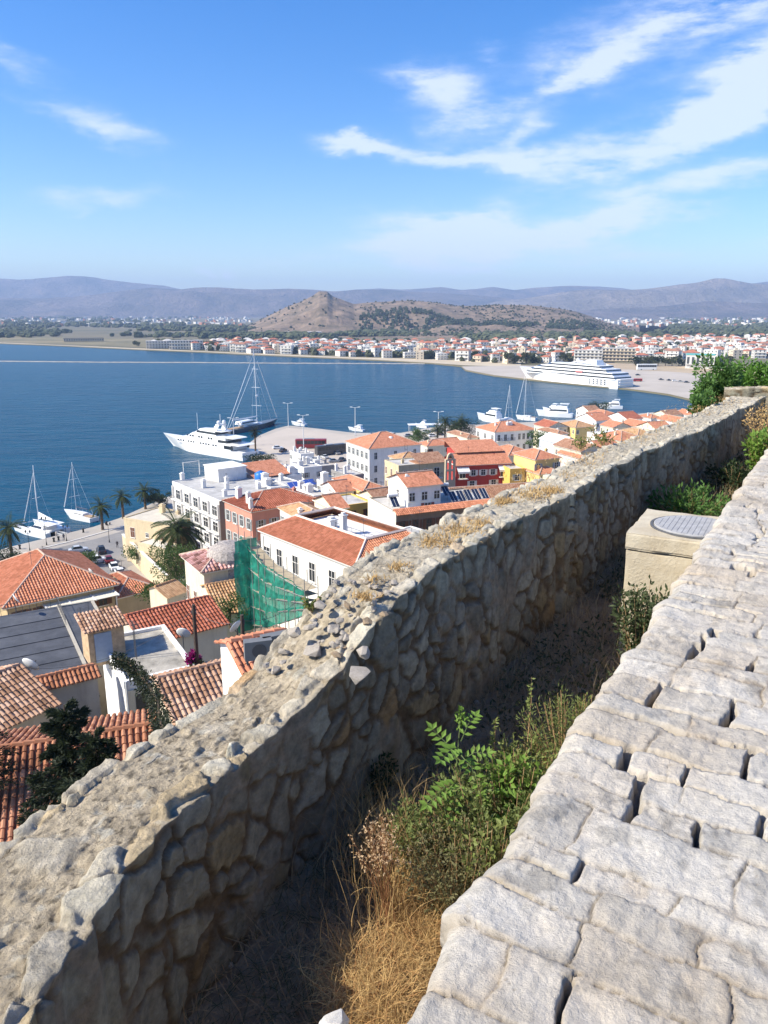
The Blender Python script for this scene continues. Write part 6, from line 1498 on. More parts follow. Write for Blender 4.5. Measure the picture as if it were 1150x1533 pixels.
for i, (x, y) in enumerate([(1002, 570), (1010, 571), (1019, 572), (1028, 573), (990, 569), (1040, 577), (1050, 579), (955, 562)]):
    car('tiny car on the far pier beyond the cruise ship stern', (x, y), R(-20 + 20 * (i % 2)), (BP, WP, GP, BP)[i % 4], group='cars on the far pier', z=1.1)
def bus(label, px, rz, m, z=ZQ, s=1.0, name='bus', cat_='bus'):
    t = thing(name, label, cat_, Pz(*px, z), rz); Lb = 12.5 * s
    mb = MB(); sec = lambda x, w: [(x, -w, .4), (x, -w, 3.6 * s), (x, -w * .9, 3.8 * s), (x, w * .9, 3.8 * s), (x, w, 3.6 * s), (x, w, .4)]
    mb.ring([sec(-Lb / 2, 1.2), sec(-Lb / 2 + .3, 1.27), sec(Lb / 2 - .4, 1.27), sec(Lb / 2, 1.15)]); mb.build('body', m, t)
    mb = MB()
    for sg in (-1, 1):
        for i in range(8): x = -Lb / 2 + .5 + i * (Lb - 1) / 8; mb.box(x, sg * 1.275 - .02, 1.9 * s, x + (Lb - 1) / 8 - .12, sg * 1.275 + .02, 3.2 * s)
    mb.box(Lb / 2 - .05, -1.05, 1.5 * s, Lb / 2 + .03, 1.05, 3.2 * s); mb.build('windows', SGL, t)
    for x in (-Lb * .28, Lb * .32):
        for y in (-1.15, 1.15): mb = MB(); mb.ring([[(x + .5 * math.cos(a), y + dy, .5 + .5 * math.sin(a)) for a in [2 * math.pi * k / 14 for k in range(14)]] for dy in (-.15, .15)]); mb.build('wheel', RUB_, t)
    mb = MB(); mb.box(-Lb * .2, -.8, 3.8 * s, Lb * .1, .8, 4.05 * s); mb.build('roof_unit', GP, t)
    return t
bus('dark red coach parked on the open harbour pavement', (466, 671), R(2), paint('bus_red', (.22, .02, .025)))
bus('dark grey coach parked nose-out behind the white cubes, right of the red coach', (495, 680), R(32), paint('bus_grey', (.06, .06, .065)))
bus('small red van standing at the cruise ship stern', (954, 571), R(0), paint('van_red', (.5, .02, .02)), z=1.1, s=.6, name='van', cat_='van')
bus('long white lorry trailer parked on the dusty lot behind the ship', (968, 554), R(0), paint('lorry_white', (.7, .7, .68)), z=1.15, s=1.5, name='lorry', cat_='lorry')
POLEM = mat('galvanised_pole', (.62, .63, .64), rough=.5, var=.05)
def harbour_lamp(label, px, h=13.0, heads=2):
    t = thing('street_lamp', label, 'street lamp', Pz(*px, ZQ)); mb = MB(); mb.tube([(0, 0, 0), (0, 0, h)], [.19, .11], 8); mb.build('pole', POLEM, t)
    mb = MB(); mb.tube([(-1.6, 0, h + .15), (0, 0, h - .05), (1.6, 0, h + .15)], .07, 5); mb.build('arm', POLEM, t)
    for sg in (-1, 1): mb = MB(); mb.ring([[(sg * 1.2, -.3, h + .05), (sg * 2.3, -.25, h + .15), (sg * 2.3, .25, h + .15), (sg * 1.2, .3, h + .05)], [(sg * 1.2, -.3, h + .35), (sg * 2.3, -.25, h + .35), (sg * 2.3, .25, h + .35), (sg * 1.2, .3, h + .35)]]); mb.build('lamp_head', DISH, t)
    mb = MB(); mb.box(-.35, -.35, 0, .35, .35, .25); mb.build('base', CONC, t)
    return t
harbour_lamp('tall twin-headed lamp post nearest the tall-masted yacht', (432, 640), 11.5)
harbour_lamp('tall twin-headed lamp post standing in front of the red coach', (455, 677), 14.5)
harbour_lamp('tall twin-headed lamp post at the left corner of the large white building', (532, 652), 12.5)
harbour_lamp('tall twin-headed lamp post beside the harbour palms', (656, 652), 10.5)
harbour_lamp('tall twin-headed lamp post between the two large yachts', (351, 668), 11.5)
IRON = mat('cast_iron_black', (.03, .032, .03), rough=.6)
def quay_lamp(label, px, h=4.6):
    t = thing('quay_lamp', label, 'street lamp', Pz(*px, ZQ)); mb = MB(); mb.lathe([(.18, 0), (.12, .5), (.06, .9), (.05, h)], 8); mb.build('pole', IRON, t)
    mb = MB(); mb.tube([(-.5, 0, h - .2), (0, 0, h - .5), (.5, 0, h - .2)], .035, 5); mb.build('arm', IRON, t)
    for x in (-.5, .5): mb = MB(); mb.lathe([(.08, -.2), (.2, .15), (.22, .2), (.03, .45)], 8, 0, (x, 0, h)); mb.build('lantern', IRON, t)
    return t
quay_lamp('short black two-lantern lamp in front of the catamaran', (70, 816), 6.5); quay_lamp('short black two-lantern lamp left of the catamaran', (45, 825), 4.6)
quay_lamp('short black two-lantern lamp by the parked dark off-road car', (164, 812), 4.6)
quay_lamp('short black two-lantern lamp between the two left sailing boats', (100, 810), 3.6)
# promenade benches, bollards and people far off on the quay
for i, (x, y) in enumerate([(81, 811), (88, 809), (125, 797), (30, 822), (160, 786)]):
    t = thing('bollard', 'low dark mooring bollard on the promenade edge', 'bollard', Pz(x, y, ZQ), 0, 'bollards on the promenade'); mb = MB(); mb.lathe([(.3, 0), (.22, .2), (.2, .7), (.34, .85), (.3, 1.0), (.05, 1.05)], 10); mb.build('post', IRON, t)
for i, (x, y, lab) in enumerate([(96, 809, 'person in dark clothes standing on the promenade near the catamaran'), (85, 805, 'person in pale top at the quay edge by the single-hulled boat'), (176, 820, 'person in dark clothes walking by the yard wall')]):
    p = Pz(x, y, ZQ); me = bpy.data.meshes.new('person'); V_ = [(0, 0, .95), (0, 0, 1.2), (0, 0, 1.45), (0, 0, 1.55), (0, 0, 1.68), (.1, 0, .9), (.12, .08, .5), (.12, .0, .05), (-.1, 0, .9), (-.13, -.1, .5), (-.14, -.15, .06), (.2, 0, 1.42), (.27, .02, 1.15), (.28, .1, .9), (-.2, 0, 1.42), (-.27, 0, 1.15), (-.28, .08, .9)]
    me.from_pydata(V_, [(0, 1), (1, 2), (2, 3), (3, 4), (0, 5), (5, 6), (6, 7), (0, 8), (8, 9), (9, 10), (2, 11), (11, 12), (12, 13), (2, 14), (14, 15), (15, 16)], [])
    o = bpy.data.objects.new('person', me); COL.objects.link(o); o.location = p; md = o.modifiers.new('s', 'SKIN'); r_ = [.14, .15, .14, .06, .11, .10, .07, .05, .10, .07, .05, .07, .05, .04, .07, .05, .04]
    for k, v in enumerate(me.skin_vertices[0].data): v.radius = (r_[k], r_[k]); v.use_root = (k == 0)
    o.modifiers.new('d', 'SUBSURF').levels = 1; me.materials.append(mat('clothes_%d' % i, ((.05, .05, .07), (.5, .45, .4), (.06, .05, .05))[i])); tag(o, lab, 'person')

# ================================================================== FAR TOWN ACROSS THE BAY
FW = [mat('far_wall_white', (.70, .67, .61), var=.08), mat('far_wall_cream', (.66, .56, .42), var=.1), mat('far_wall_pink', (.55, .38, .29), var=.1)]
FR = [mat('far_roof_tile', (.40, .15, .09), var=.25, vscale=.3), mat('far_roof_flat', (.55, .52, .48), var=.1), mat('far_roof_brown', (.34, .17, .11), var=.25, vscale=.3)]
FWIN = mat('far_windows', (.08, .085, .09), rough=.4)
VAR = []; rg = random.Random(31)
for i in range(14):
    mb = MB(); w = rg.uniform(4.5, 8.5); d = rg.uniform(4, 6); st_ = rg.choice((2, 2, 3, 3)); h = st_ * 3.1
    mb.box(-w, -d, 0, w, d, h, 0)
    for f in range(st_):
        n_ = int(w / 1.7)
        for k in range(n_):
            x = -w + (k + .5) * 2 * w / n_; mb.box(x - .6, -d - .06, f * 3.1 + .8, x + .6, -d + .02, f * 3.1 + 2.3, 2)
            if k < 3: mb.box(-w - .06, -d + 1.2 + k * 2.4, f * 3.1 + .9, -w + .02, -d + 2.2 + k * 2.4, f * 3.1 + 2.2, 2)
        if f and i % 2: mb.box(-w * .8, -d - 1.2, f * 3.1 - .1, w * .8, -d - .061, f * 3.1 + .1, 0)
    if i % 14 < 9:
        A, B_ = (-w + d, 0, h + d * .45), (w - d, 0, h + d * .45); P = [(-w - .4, -d - .4, h), (w + .4, -d - .4, h), (w + .4, d + .4, h), (-w - .4, d + .4, h)]
        if w <= d: A = B_ = (0, 0, h + 1.8)
        mb.face([P[0], P[1], B_, A], 1); mb.face([P[2], P[3], A, B_], 1); mb.face([P[1], P[2], B_], 1); mb.face([P[3], P[0], A], 1)
    else:
        mb.box(-w - .1, -d - .1, h, w + .1, d + .1, h + .4, 0); mb.box(-1.5, -1.5, h + .4, 1.5, 1.5, h + 2.6, 0); mb.box(w * .5, -d * .5, h + .4, w * .5 + 1, -d * .5 + 1, h + 1.6, 1)
    wi = rg.choice((0, 0, 0, 0, 1, 1, 2)); ri = 1 if i % 14 >= 9 else rg.choice((0, 0, 2))
    VAR.append((mb.mesh('house', [FW[wi], FR[ri], FWIN]), wi, ri))
lowe = lambda x: float(np.interp(x, [225, 300, 380, 450, 520, 600, 690, 760, 860, 1000, 1160], [519, 524.5, 528.5, 531, 533.5, 536.5, 541, 545, 541, 538, 536]))
uppe = lambda x: float(np.interp(x, [225, 300, 340, 380, 520, 640, 740, 860, 960, 1160], [517, 519, 512, 512, 516, 515, 513, 511, 508, 505]))
cand = []
for i in range(2600):
    x = rg.uniform(228, 1165); lo, up = lowe(x), uppe(x); 
    if x < 310 and rg.random() < .6: continue
    y = up + (lo - up) * rg.random() ** .8; p = Pz(x, y, 1.1)
    if any((p.x - q.x) ** 2 + (p.y - q.y) ** 2 < 17 ** 2 for _, _, q in cand[-900:]): continue
    cand.append((x, y, p))
cand.sort(key=lambda q: q[2].y); FARN = 285
names = {(0, 0): 'white house with red tile roof in the waterfront town across the bay', (0, 1): 'white flat-roofed block in the town across the bay', (0, 2): 'white house with brown tile roof in the town across the bay', (1, 0): 'cream house with red tile roof in the town across the bay', (1, 1): 'cream flat-roofed block in the town across the bay', (1, 2): 'cream house with brown tile roof in the town across the bay', (2, 0): 'pinkish house with red tile roof in the town across the bay', (2, 1): 'pinkish flat-roofed block in the town across the bay', (2, 2): 'pinkish house with brown tile roof in the town across the bay'}
extra = MB()
for i, (x, y, p) in enumerate(cand):
    me, wi, ri = VAR[rg.randrange(14)]; az_ = math.atan2(-p.x, p.y) + rg.choice((0, .25, -.3, .5)) ; s_ = rg.uniform(.85, 1.2)
    if i < FARN:
        o = bpy.data.objects.new('house', me); COL.objects.link(o); o.location = p; o.rotation_euler = (0, 0, az_); o.scale = (s_, s_, s_ * rg.uniform(.85, 1.1)); tag(o, names[(wi, ri)], 'house', 'houses of the town across the bay')
    else:
        T = Matrix.Translation(p) @ Matrix.Rotation(az_, 4, 'Z'); w = rg.uniform(4, 8); d = 5; h = rg.choice((6, 6, 9)); wi = rg.choice((0, 0, 1, 2)); extra.box(-w, -d, 0, w, d, h, wi, T)
        P = [T @ Vector(q) for q in ((-w, -d, h), (w, -d, h), (w, d, h), (-w, d, h), (-w * .3, 0, h + 2.3), (w * .3, 0, h + 2.3))]; ri = rg.choice((3, 3, 4))
        for q in ((0, 1, 5, 4), (2, 3, 4, 5), (1, 2, 5), (3, 0, 4)): extra.face([P[k] for k in q], ri)
        for f in range(int(h / 3)):
            for k in range(3): extra.box(-w + w * .55 * k + .8, -d - .05, f * 3 + .9, -w + w * .55 * k + 2.0, -d + .02, f * 3 + 2.2, 5, T)
tag(extra.build('distant_town', FW + [FR[0], FR[1], FWIN]), kind='stuff')
def block(label, px, w, d, h, rz=0, m=None, name='apartment_block', cat_='building', floors=3, z=1.1, roofm=None):
    p = Pz(*px, z); t = thing(name, label, cat_, p, math.atan2(-p.x, p.y) + rz); mb = MB(); mb.box(-w / 2, 0, 0, w / 2, d, h); mb.build('wall', m or FW[0], t)
    n_ = int(w / 4)
    for f in range(floors):
        mb = MB(); z0 = h / floors * f + h / floors * .35
        for k in range(n_): x = -w / 2 + (k + .5) * w / n_; mb.box(x - 1.1, -.08, z0, x + 1.1, .02, z0 + h / floors * .5)
        mb.build('window_row', FWIN, t)
        mb = MB(); mb.box(-w / 2, -1.4, z0 - .6, w / 2, -.09, z0 - .35); mb.build('balcony', m or FW[0], t)
    mb = MB(); mb.box(-w / 2 - .3, -.3, h, w / 2 + .3, d + .3, h + .4); mb.build('roof', roofm or FR[1], t); return t
block('smaller left one of two white seaside hotel blocks across the bay', (237, 522), 34, 14, 11)
block('longer right one of two white seaside hotel blocks across the bay', (279, 523.5), 48, 14, 13)
block('long low white hall at the left foot of the hill', (452, 503), 90, 30, 9, floors=1)
block('white warehouse with teal roof near the leafy bushes on the right', (1047, 552), 26, 22, 13, m=FW[0], floors=1, roofm=mat('teal_roof', (.12, .42, .38), rough=.6))
block('long low dark-roofed building on the marshy western shore', (126, 511.5), 70, 20, 6, floors=1, roofm=mat('dark_flat_roof', (.10, .09, .08)), m=FW[1])
block('wide cream apartment block above the cruise ship stern', (925, 541), 36, 14, 14, floors=4, m=FW[1])
block('white flats behind the middle of the cruise ship', (880, 543), 30, 14, 13, floors=4)

# ================================================================== TREES
BARK = mat('bark', (.12, .085, .055), rough=.95, var=.3, vscale=5, bump=.5, bscale=15)
def leafmat(n, c, c2=None): return mat(n, c, rough=.6, var=.3, vscale=1.5, col2=c2, trans=.3, spec=.3)
LG = leafmat('leaf_green', (.045, .085, .022), (.10, .17, .04)); LD = leafmat('leaf_dark', (.018, .035, .014), (.045, .07, .025)); LO = leafmat('leaf_olive', (.06, .075, .03), (.12, .13, .055)); LB = leafmat('leaf_bright', (.10, .20, .03), (.22, .34, .06)); LY = leafmat('leaf_yellowgreen', (.14, .19, .05), (.26, .28, .09))
DRYM = mat('straw', (.38, .235, .095), rough=.9, var=.3, vscale=5, col2=(.62, .44, .20), trans=.2); DRYD = mat('dead_brown', (.28, .17, .085), rough=.95, var=.3, vscale=3, col2=(.50, .34, .18))
def leaf(mb, p, d, up, L, w, mi=0):
    d = d.normalized(); s_ = d.cross(up); s_ = s_.normalized() if s_.length > 1e-3 else Vector((1, 0, 0)); n = s_.cross(d)
    b = len(mb.v); mid = p + d * L * .45 - n * L * .04
    mb.v += [tuple(p), tuple(mid + s_ * w / 2 + n * w * .15), tuple(p + d * L - n * L * .12), tuple(mid - s_ * w / 2 + n * w * .15), tuple(mid)]
    mb.f += [(b, b + 1, b + 4), (b + 1, b + 2, b + 4), (b, b + 4, b + 3), (b + 4, b + 2, b + 3)]; mb.m += [mi] * 4
def rv(rg): return Vector((rg.gauss(0, 1), rg.gauss(0, 1), rg.gauss(0, 1))).normalized()
def crown(mb, c, r, n, ls, rg, clumps=14, mi=0, up=.4, asp=.5):
    c = Vector(c); r = Vector(r if isinstance(r, (tuple, list, Vector)) else (r, r, r)); cl = []
    for k in range(clumps):
        v = rv(rg); f = rg.uniform(.35, .95); cl.append((c + Vector((v.x * r.x, v.y * r.y, v.z * r.z)) * f, rg.uniform(.22, .45)))
    for i in range(n):
        q, s_ = cl[rg.randrange(clumps)]; v = rv(rg); p = q + Vector((v.x * r.x, v.y * r.y, v.z * r.z)) * s_ * rg.random() ** .4
        leaf(mb, p, (v + rv(rg) * .7 + Vector((0, 0, up))), rv(rg), ls * rg.uniform(.6, 1.3), ls * asp * rg.uniform(.7, 1.2), mi)
    return cl
def tree(name, label, cat_, base, h, r, n, ls, m, seed=0, clumps=14, trunk=.15, group=None, asp=.5):
    rg = random.Random(seed); t = thing(name, label, cat_, base, 0, group); r3 = Vector(r) if isinstance(r, (tuple, list)) else Vector((r, r, r)); c = Vector((0, 0, h - r3.z))
    mb = MB(); cl = crown(mb, c, r3, n, ls, rg, clumps, asp=asp); mb.build('crown', m, t)
    tb = MB(); tb.tube([(0, 0, -.3), (rg.uniform(-.1, .1) * h * .2, 0, h * .4), c], [trunk, trunk * .75, trunk * .4], 7)
    for q, s_ in cl[:8]: tb.tube([Vector((0, 0, h * .4)), (Vector((0, 0, h * .4)) + q) / 2 + Vector((0, 0, .1)), q], [trunk * .5, trunk * .3, trunk * .1], 5)
    tb.build('trunk', BARK, t); return t
def palm(label, base, h, fr, seed=0, n=34, tm=BARK, droop=1.0, lm=LG, skirt=True, name='palm_tree', cat_='palm tree', group=None):
    rg = random.Random(seed); t = thing(name, label, cat_, base, 0, group)
    mb = MB(); pr = []
    for i in range(13): z = h * i / 12; pr.append(((.34 if i < 11 else .42) * (1.12 if i % 2 else .92) * (1.25 if i == 0 else 1), z))
    mb.lathe(pr, 10); mb.build('trunk', tm, t)
    cr_ = MB()
    for i in range(n):
        a = 2 * math.pi * i * .618 + rg.uniform(-.15, .15); el = R(rg.uniform(78, -30) if i > n * .25 else rg.uniform(85, 40)); d = Vector((math.cos(a) * math.cos(el), math.sin(a) * math.cos(el), math.sin(el)))
        p = Vector((0, 0, h)); pts = [p]; L = fr * rg.uniform(.8, 1.1); K = 9
        for k in range(K): d = (d + Vector((0, 0, -.17 * droop * (1.1 - .2 * k / K)))).normalized(); p = p + d * L / K; pts.append(p)
        cr_.tube([pts[0], pts[4], pts[-1]], [.05, .03, .01], 3)
        for k in range(1, K):
            dd = (pts[k + 1] - pts[k - 1]).normalized() if k < K else d; sd_ = dd.cross(Vector((0, 0, 1)));
            if sd_.length < .05: sd_ = Vector((1, 0, 0))
            sd_.normalize(); ll = fr * .24 * math.sin(math.pi * (k + .8) / (K + 1.5))
            for j in range(3):
                q = pts[k].lerp(pts[k + 1], j / 3)
                for sg in (-1, 1): leaf(cr_, q, (sd_ * sg + dd * .55 + Vector((0, 0, -.15))), Vector((0, 0, 1)), ll, fr * .035, 0)
    cr_.build('fronds', lm, t)
    if skirt:
        sk = MB()
        for i in range(26): a = rg.uniform(0, 6.28); d = Vector((math.cos(a), math.sin(a), -1.3)); leaf(sk, Vector((0, 0, h - .1)), d, Vector((0, 0, 1)), fr * .35, .2, 0)
        sk.build('dead_fronds', DRYM, t)
    return t
PG = leafmat('palm_green', (.035, .055, .02), (.085, .11, .035))
palm('date palm on the promenade, left of the tan mansion beside the single-hulled boat', Pz(154, 793, ZQ), 6.0, 3.4, 1, lm=PG)
palm('date palm on the promenade, second from the single-hulled boat, before the tan mansion', Pz(185, 776, ZQ), 6.0, 3.4, 2, lm=PG)
palm('stout date palm at the left edge of the view beside the catamaran', Pz(18, 832, ZQ), 6.5, 4.2, 3, lm=PG)
palm('small date palm on the shore left of the hotel', Pz(218, 762, ZQ), 5, 3.6, 4, lm=PG)
palm('lone tall palm on the harbour pavement behind the motor yacht stern', Pz(383, 681, ZQ), 9, 3.2, 5, lm=leafmat('palm_dark', (.015, .022, .01), (.04, .05, .02)))
palm('thick old date palm with drooping fronds behind the cream house with the turret', Pz(270, 850, 9), 7.0, 5.6, 6, n=60, lm=PG, droop=1.25)
for i, (x, y) in enumerate([(655, 665), (666, 660), (676, 664), (690, 660)]):
    palm('palm in the small clump beside the harbour lamp', Pz(x, y, ZQ), 6 + (i % 2) * 2.5, 4.2, 10 + i, lm=PG, group='palms clumped beside the harbour lamp')
tree('round_tree', 'round green tree beside the harbour car park', 'tree', Pz(627, 668, ZQ), 8.5, (5, 5, 4), 2200, .55, LG, 3, trunk=.25)
tree('shore_bush', 'bushy green tree on the shore at the left end of the hotel', 'tree', Pz(238, 760, ZQ), 5.5, (5, 4, 2.6), 2200, .5, LD, 4)
tree('dark_pine', 'dark broad tree behind the harbour palms', 'tree', Pz(688, 660, ZQ), 10, (9, 5, 4.4), 2600, .6, LD, 5, trunk=.3)
tree('courtyard_tree', 'bright green tree between the white hip-roofed building and the blue-striped building', 'tree', Pz(814, 682, 8), 8.5, (7, 5, 3.6), 2400, .6, LG, 6, trunk=.25)
tree('laurel_tree', 'dense dark green tree under the thick old date palm', 'tree', Pz(266, 880, 10), 9, (4.5, 4.5, 4.5), 3600, .38, LG, 7, clumps=22)
tree('yard_bush', 'leafy bush behind the ribbed red roof', 'bush', Pz(250, 905, 22), 3.5, (4.2, 3, 2), 2600, .3, LG, 8)
tree('yard_tree', 'green tree over the dark courtyard at the foot of the yard wall', 'tree', Pz(205, 842, 3), 4.5, (3, 3, 2.2), 1500, .35, LG, 9)
tree('courtyard_shrub', 'spreading green bush between the cream house and the smaller orange hip roof', 'bush', Pz(292, 905, 24), 3.0, (2.6, 2.6, 1.8), 1800, .25, LG, 61)
tree('garden_tree', 'leafy garden tree at the foot of the green scaffold net', 'tree', Pz(345, 935, 30), 2.6, (1.6, 1.4, 1.2), 1200, .18, LG, 62)
tree('lane_tree', 'dark tree in the lane between the salmon pink house and the hotel', 'tree', Pz(336, 800, 8), 7, (2.5, 2.5, 2.5), 1200, .35, LD, 63)
tree('quay_tree', 'small dark tree at the left edge below the stout date palm', 'tree', Pz(8, 846, ZQ), 4.2, (4.5, 3.5, 2.2), 2000, .4, LD, 10)
tree('roadside_tree', 'little green tree between the road and the large orange hip roof', 'tree', Pz(132, 850, ZQ), 3.6, (2.4, 2.4, 1.7), 1200, .35, LG, 11)
tree('harbour_bush', 'dark shrubs beside the motor yacht stern', 'bush', Pz(392, 692, ZQ), 3.2, (7, 4, 1.8), 1800, .5, LD, 12)
tree('roof_tree', 'dark leafy treetop among the far right roofs', 'tree', Pz(897, 628, 2), 10, (7, 5, 4), 1800, .6, LD, 13)
# plants near the far town: rows of trees behind the pier
for i in range(30):
    x = [952, 964, 975, 985, 996, 1006, 1016, 1028, 1066, 1078, 775, 788, 800, 845, 861, 898, 912, 936, 940, 1090, 760, 712, 640, 560, 515, 440, 350, 330, 205, 318][i]; yy = 548 if x > 940 else lowe(x) + .3
    if i > 20: yy = lowe(x) - 1
    b = Pz(x, yy, 1.0); k = b.y / 800
    tree('far_tree', 'rounded dark tree in the line along the waterfront of the town across the bay', 'tree', b, rg.uniform(8, 13), (rg.uniform(4.5, 7), rg.uniform(4.5, 7), rg.uniform(3.5, 5)), 420, 1.6, LO if i % 3 else LD, 40 + i, clumps=9, trunk=.4, group='trees along the waterfront of the far town', asp=.8)
# greenery between the far houses
mb = MB(); rg = random.Random(8)
for i in range(1100):
    x = rg.uniform(228, 1165); y = uppe(x) - 4 + (lowe(x) - uppe(x) + 4) * rg.random(); p = Pz(x, y, 1.0); r = rg.uniform(2.5, 5.5)
    mb.blob((p.x, p.y, r * .9), (r, r, r * 1.1), seed=i, nu=6, nv=4)
tag(mb.build('town_greenery', mat('town_tree_green', (.035, .045, .022), col2=(.085, .09, .045), var=.2, vscale=.05)), kind='stuff')
# leafy bushes behind the wall, upper right
def near_bush(label, px, dep, h, r, n, ls, m, seed, name='bush', clumps=26):
    b = Pt(px[0], px[1], dep); return tree(name, label, 'bush', (b.x, b.y, b.z - r[2] * 2), r[2] * 3.0, r, n, ls, m, seed, clumps=clumps, trunk=.06, asp=.55)
LM = leafmat('fig_leaf', (.05, .12, .025), (.13, .24, .06))
near_bush('dark leafy bush overhanging the outer side of the wall near its far end', (1072, 580), 15.5, 1, (.52, .55, .55), 3800, .085, LM, 21)
near_bush('bright green bush behind the far end of the wall at the right edge', (1132, 566), 17.5, 1, (.62, .6, .40), 3600, .085, leafmat('fig_leaf_bright', (.07, .17, .02), (.18, .33, .06)), 22)
near_bush('small low sprig of leaves beside the wall under the dark leafy bush', (1052, 606), 13.5, 1, (.20, .2, .22), 900, .07, LM, 23)
# conifer in front of the lower left roofs
def conifer(label, top, bot, dep, wpx, seed, m=LD, ls=.16, n=5200):
    a, b = Pt(*top, dep), Pt(*bot, dep); rg = random.Random(seed); t = thing('conifer', label, 'tree', (b.x, b.y, b.z - 2)); H = a.z - b.z + 2
    mb = MB(); w = wpx * dep / 1150 / 2
    br = []
    for i in range(46):
        f = (i + .5) / 46; ang = i * 2.4 + rg.uniform(-.4, .4); Lb = w * (1.15 - f) ** .75 * rg.uniform(.55, 1.2) * (1 if f > .1 else .8); z = H * (.12 + .86 * f); tip = Vector((math.cos(ang) * Lb, math.sin(ang) * Lb, z - Lb * .12 + .1)); br.append((Vector((0, 0, z)), tip))
        for k in range(int(n / 46)):
            g = rg.random() ** .7; p = Vector((0, 0, z)).lerp(tip, g) + rv(rg) * Lb * .16 * (1.2 - g * .5); leaf(mb, p, (tip - Vector((0, 0, z))).normalized() + rv(rg) * .8, rv(rg), ls * rg.uniform(.6, 1.3), ls * .3)
    mb.build('needles', m, t); tb = MB(); tb.tube([(0, 0, -2), (0, 0, H * .6), (0, 0, H)], [.14, .09, .02], 6)
    for p, q in br: tb.tube([p, q], [.025, .008], 4)
    tb.build('trunk', BARK, t)
LCON = leafmat('conifer_dark', (.016, .026, .012), (.04, .052, .024))
conifer('dark ragged conifer rising in front of the long weathered red roof', (90, 1035), (112, 1195), 24, 150, 31, LCON, .2, 15000)
conifer('dark conifer with spreading lower boughs just outside the wall, right of the ragged one', (152, 1085), (150, 1180), 21, 130, 32, LCON, .17, 9000)
conifer('tip of a dark conifer poking in at the left edge below the mossy brown roof', (-12, 1060), (-30, 1110), 26, 100, 33, LCON, .17, 3000)
conifer('small dark shrub-like conifer at the foot of the long red roof', (42, 1205), (42, 1240), 15, 60, 34, LCON, .09, 2200)
# creeper hanging from the white terrace corner
rg = random.Random(9); q0 = Pt(180, 985, 33)
t = thing('creeper', 'dark creeper arching from the white terrace corner down past the cream wall', 'creeper', q0)
cp = [Pt(x, y, d) - q0 for x, y, d in ((172, 985, 33), (190, 990, 32.5), (205, 1005, 32), (222, 1025, 31), (236, 1050, 29), (240, 1080, 27), (246, 1100, 25))]
mb = MB(); sm = MB(); sm.tube(cp, .05, 5)
for i in range(4200):
    f = rg.random() * (len(cp) - 1.001); k = int(f); c = cp[k].lerp(cp[k + 1], f - k); w_ = .42 * (.5 + .5 * math.sin(f * 2.3 + 1) ** 2) * (1.2 if f > 2 else .8)
    v = rv(rg); p = c + v * w_ * rg.random() ** .5 + Vector((0, 0, -abs(rg.gauss(0, .12)))); leaf(mb, p, v + Vector((0, 0, -.5)), rv(rg), rg.uniform(.08, .17), .07)
mb.build('leaves', LCON, t); sm.build('stem', BARK, t)
# bougainvillea
b = Pt(292, 985, 40); rg = random.Random(4); t = thing('bougainvillea', 'vivid magenta bougainvillea at the foot of the tall dark pole', 'bush', b); mb = MB(); crown(mb, (0, 0, 0), (.55, .5, .45), 900, .13, rg, 10, asp=.8); mb.build('flowers', leafmat('magenta_bract', (.28, .01, .13), (.45, .03, .24)), t); mb = MB(); crown(mb, (0, 0, -.3), (.5, .5, .4), 300, .12, rg, 6); mb.build('leaves', LG, t)
mb = MB(); mb.tube([(0, 0, -2), (0, 0, 0)], .05, 5); mb.build('trunk', BARK, t)
# ================================================================== PLANTS IN THE TRENCH
def wpt(s, w, dz=0.0):
    """point on the trench floor: s metres along the wall, w metres out from its face"""
    q_, t_, _ = path_frame(wpath, np.array([s])); q_ = q_[0]; t_ = t_[0]; x = q_[0] + t_[1] * w; y = q_[1] - t_[0] * w
    return Vector((x, y, floor_z(x, y) + dz))
def tp(px, py, drop): return Pz(px, py, EYE - drop)
def blade(mb, p, d, L, w, bend, rg, mi=0, seg=4):
    d = d.normalized(); s_ = d.cross(Vector((0, 0, 1)))
    if s_.length < .05: s_ = rv(rg)
    s_ = (s_.normalized() + rv(rg) * .4).normalized(); b = len(mb.v); q = Vector(p)
    for k in range(seg + 1):
        ww = w * (1 - k / seg) + .0004; mb.v += [tuple(q + s_ * ww / 2), tuple(q - s_ * ww / 2)]
        if k < seg: mb.f.append((b + 2 * k, b + 2 * k + 1, b + 2 * k + 3, b + 2 * k + 2)); mb.m.append(mi)
        q = q + d * L / seg; d = (d + bend / seg).normalized()
# dead grass over the whole floor
for i in range(26):
    rg = random.Random(500 + i); p = wpt(rg.uniform(2, 9), rg.uniform(.05, 1.2)); o = bpy.data.objects.new('fallen_stone', ROCKS[i % 5]); COL.objects.link(o); r = rg.uniform(.025, .07); o.location = p + Vector((0, 0, r * .2)); o.scale = (r, r * .8, r * .6); o.rotation_euler = (rg.uniform(-.4, .4), 0, rg.uniform(0, 6)); tag(o, 'small stone fallen from the rubble wall lying in the dry grass of the trench', 'stone', 'stones fallen into the trench')
mb = MB(); rg = random.Random(77)
for i in range(26000):
    s = 1.5 + 13 * rg.random() ** 1.5; w = rg.uniform(-.02, 1.7); p = wpt(s, w) if i % 3 == 0 else p + Vector((rg.gauss(0, .07), rg.gauss(0, .07), 0))
    p0 = p + Vector((0, 0, .02)); d = Vector((rg.gauss(0, .8), rg.gauss(0, .8), rg.uniform(.1, .9))); blade(mb, p0, d, rg.uniform(.07, .28), .0038, rv(rg) * .9 + Vector((0, 0, -.8)), rg, 0 if rg.random() < .65 else 1, 3)
tag(mb.build('dead_grass', [DRYD, mat('dead_grass_olive', (.08, .085, .035), rough=.9, var=.3, vscale=3)]), kind='stuff')
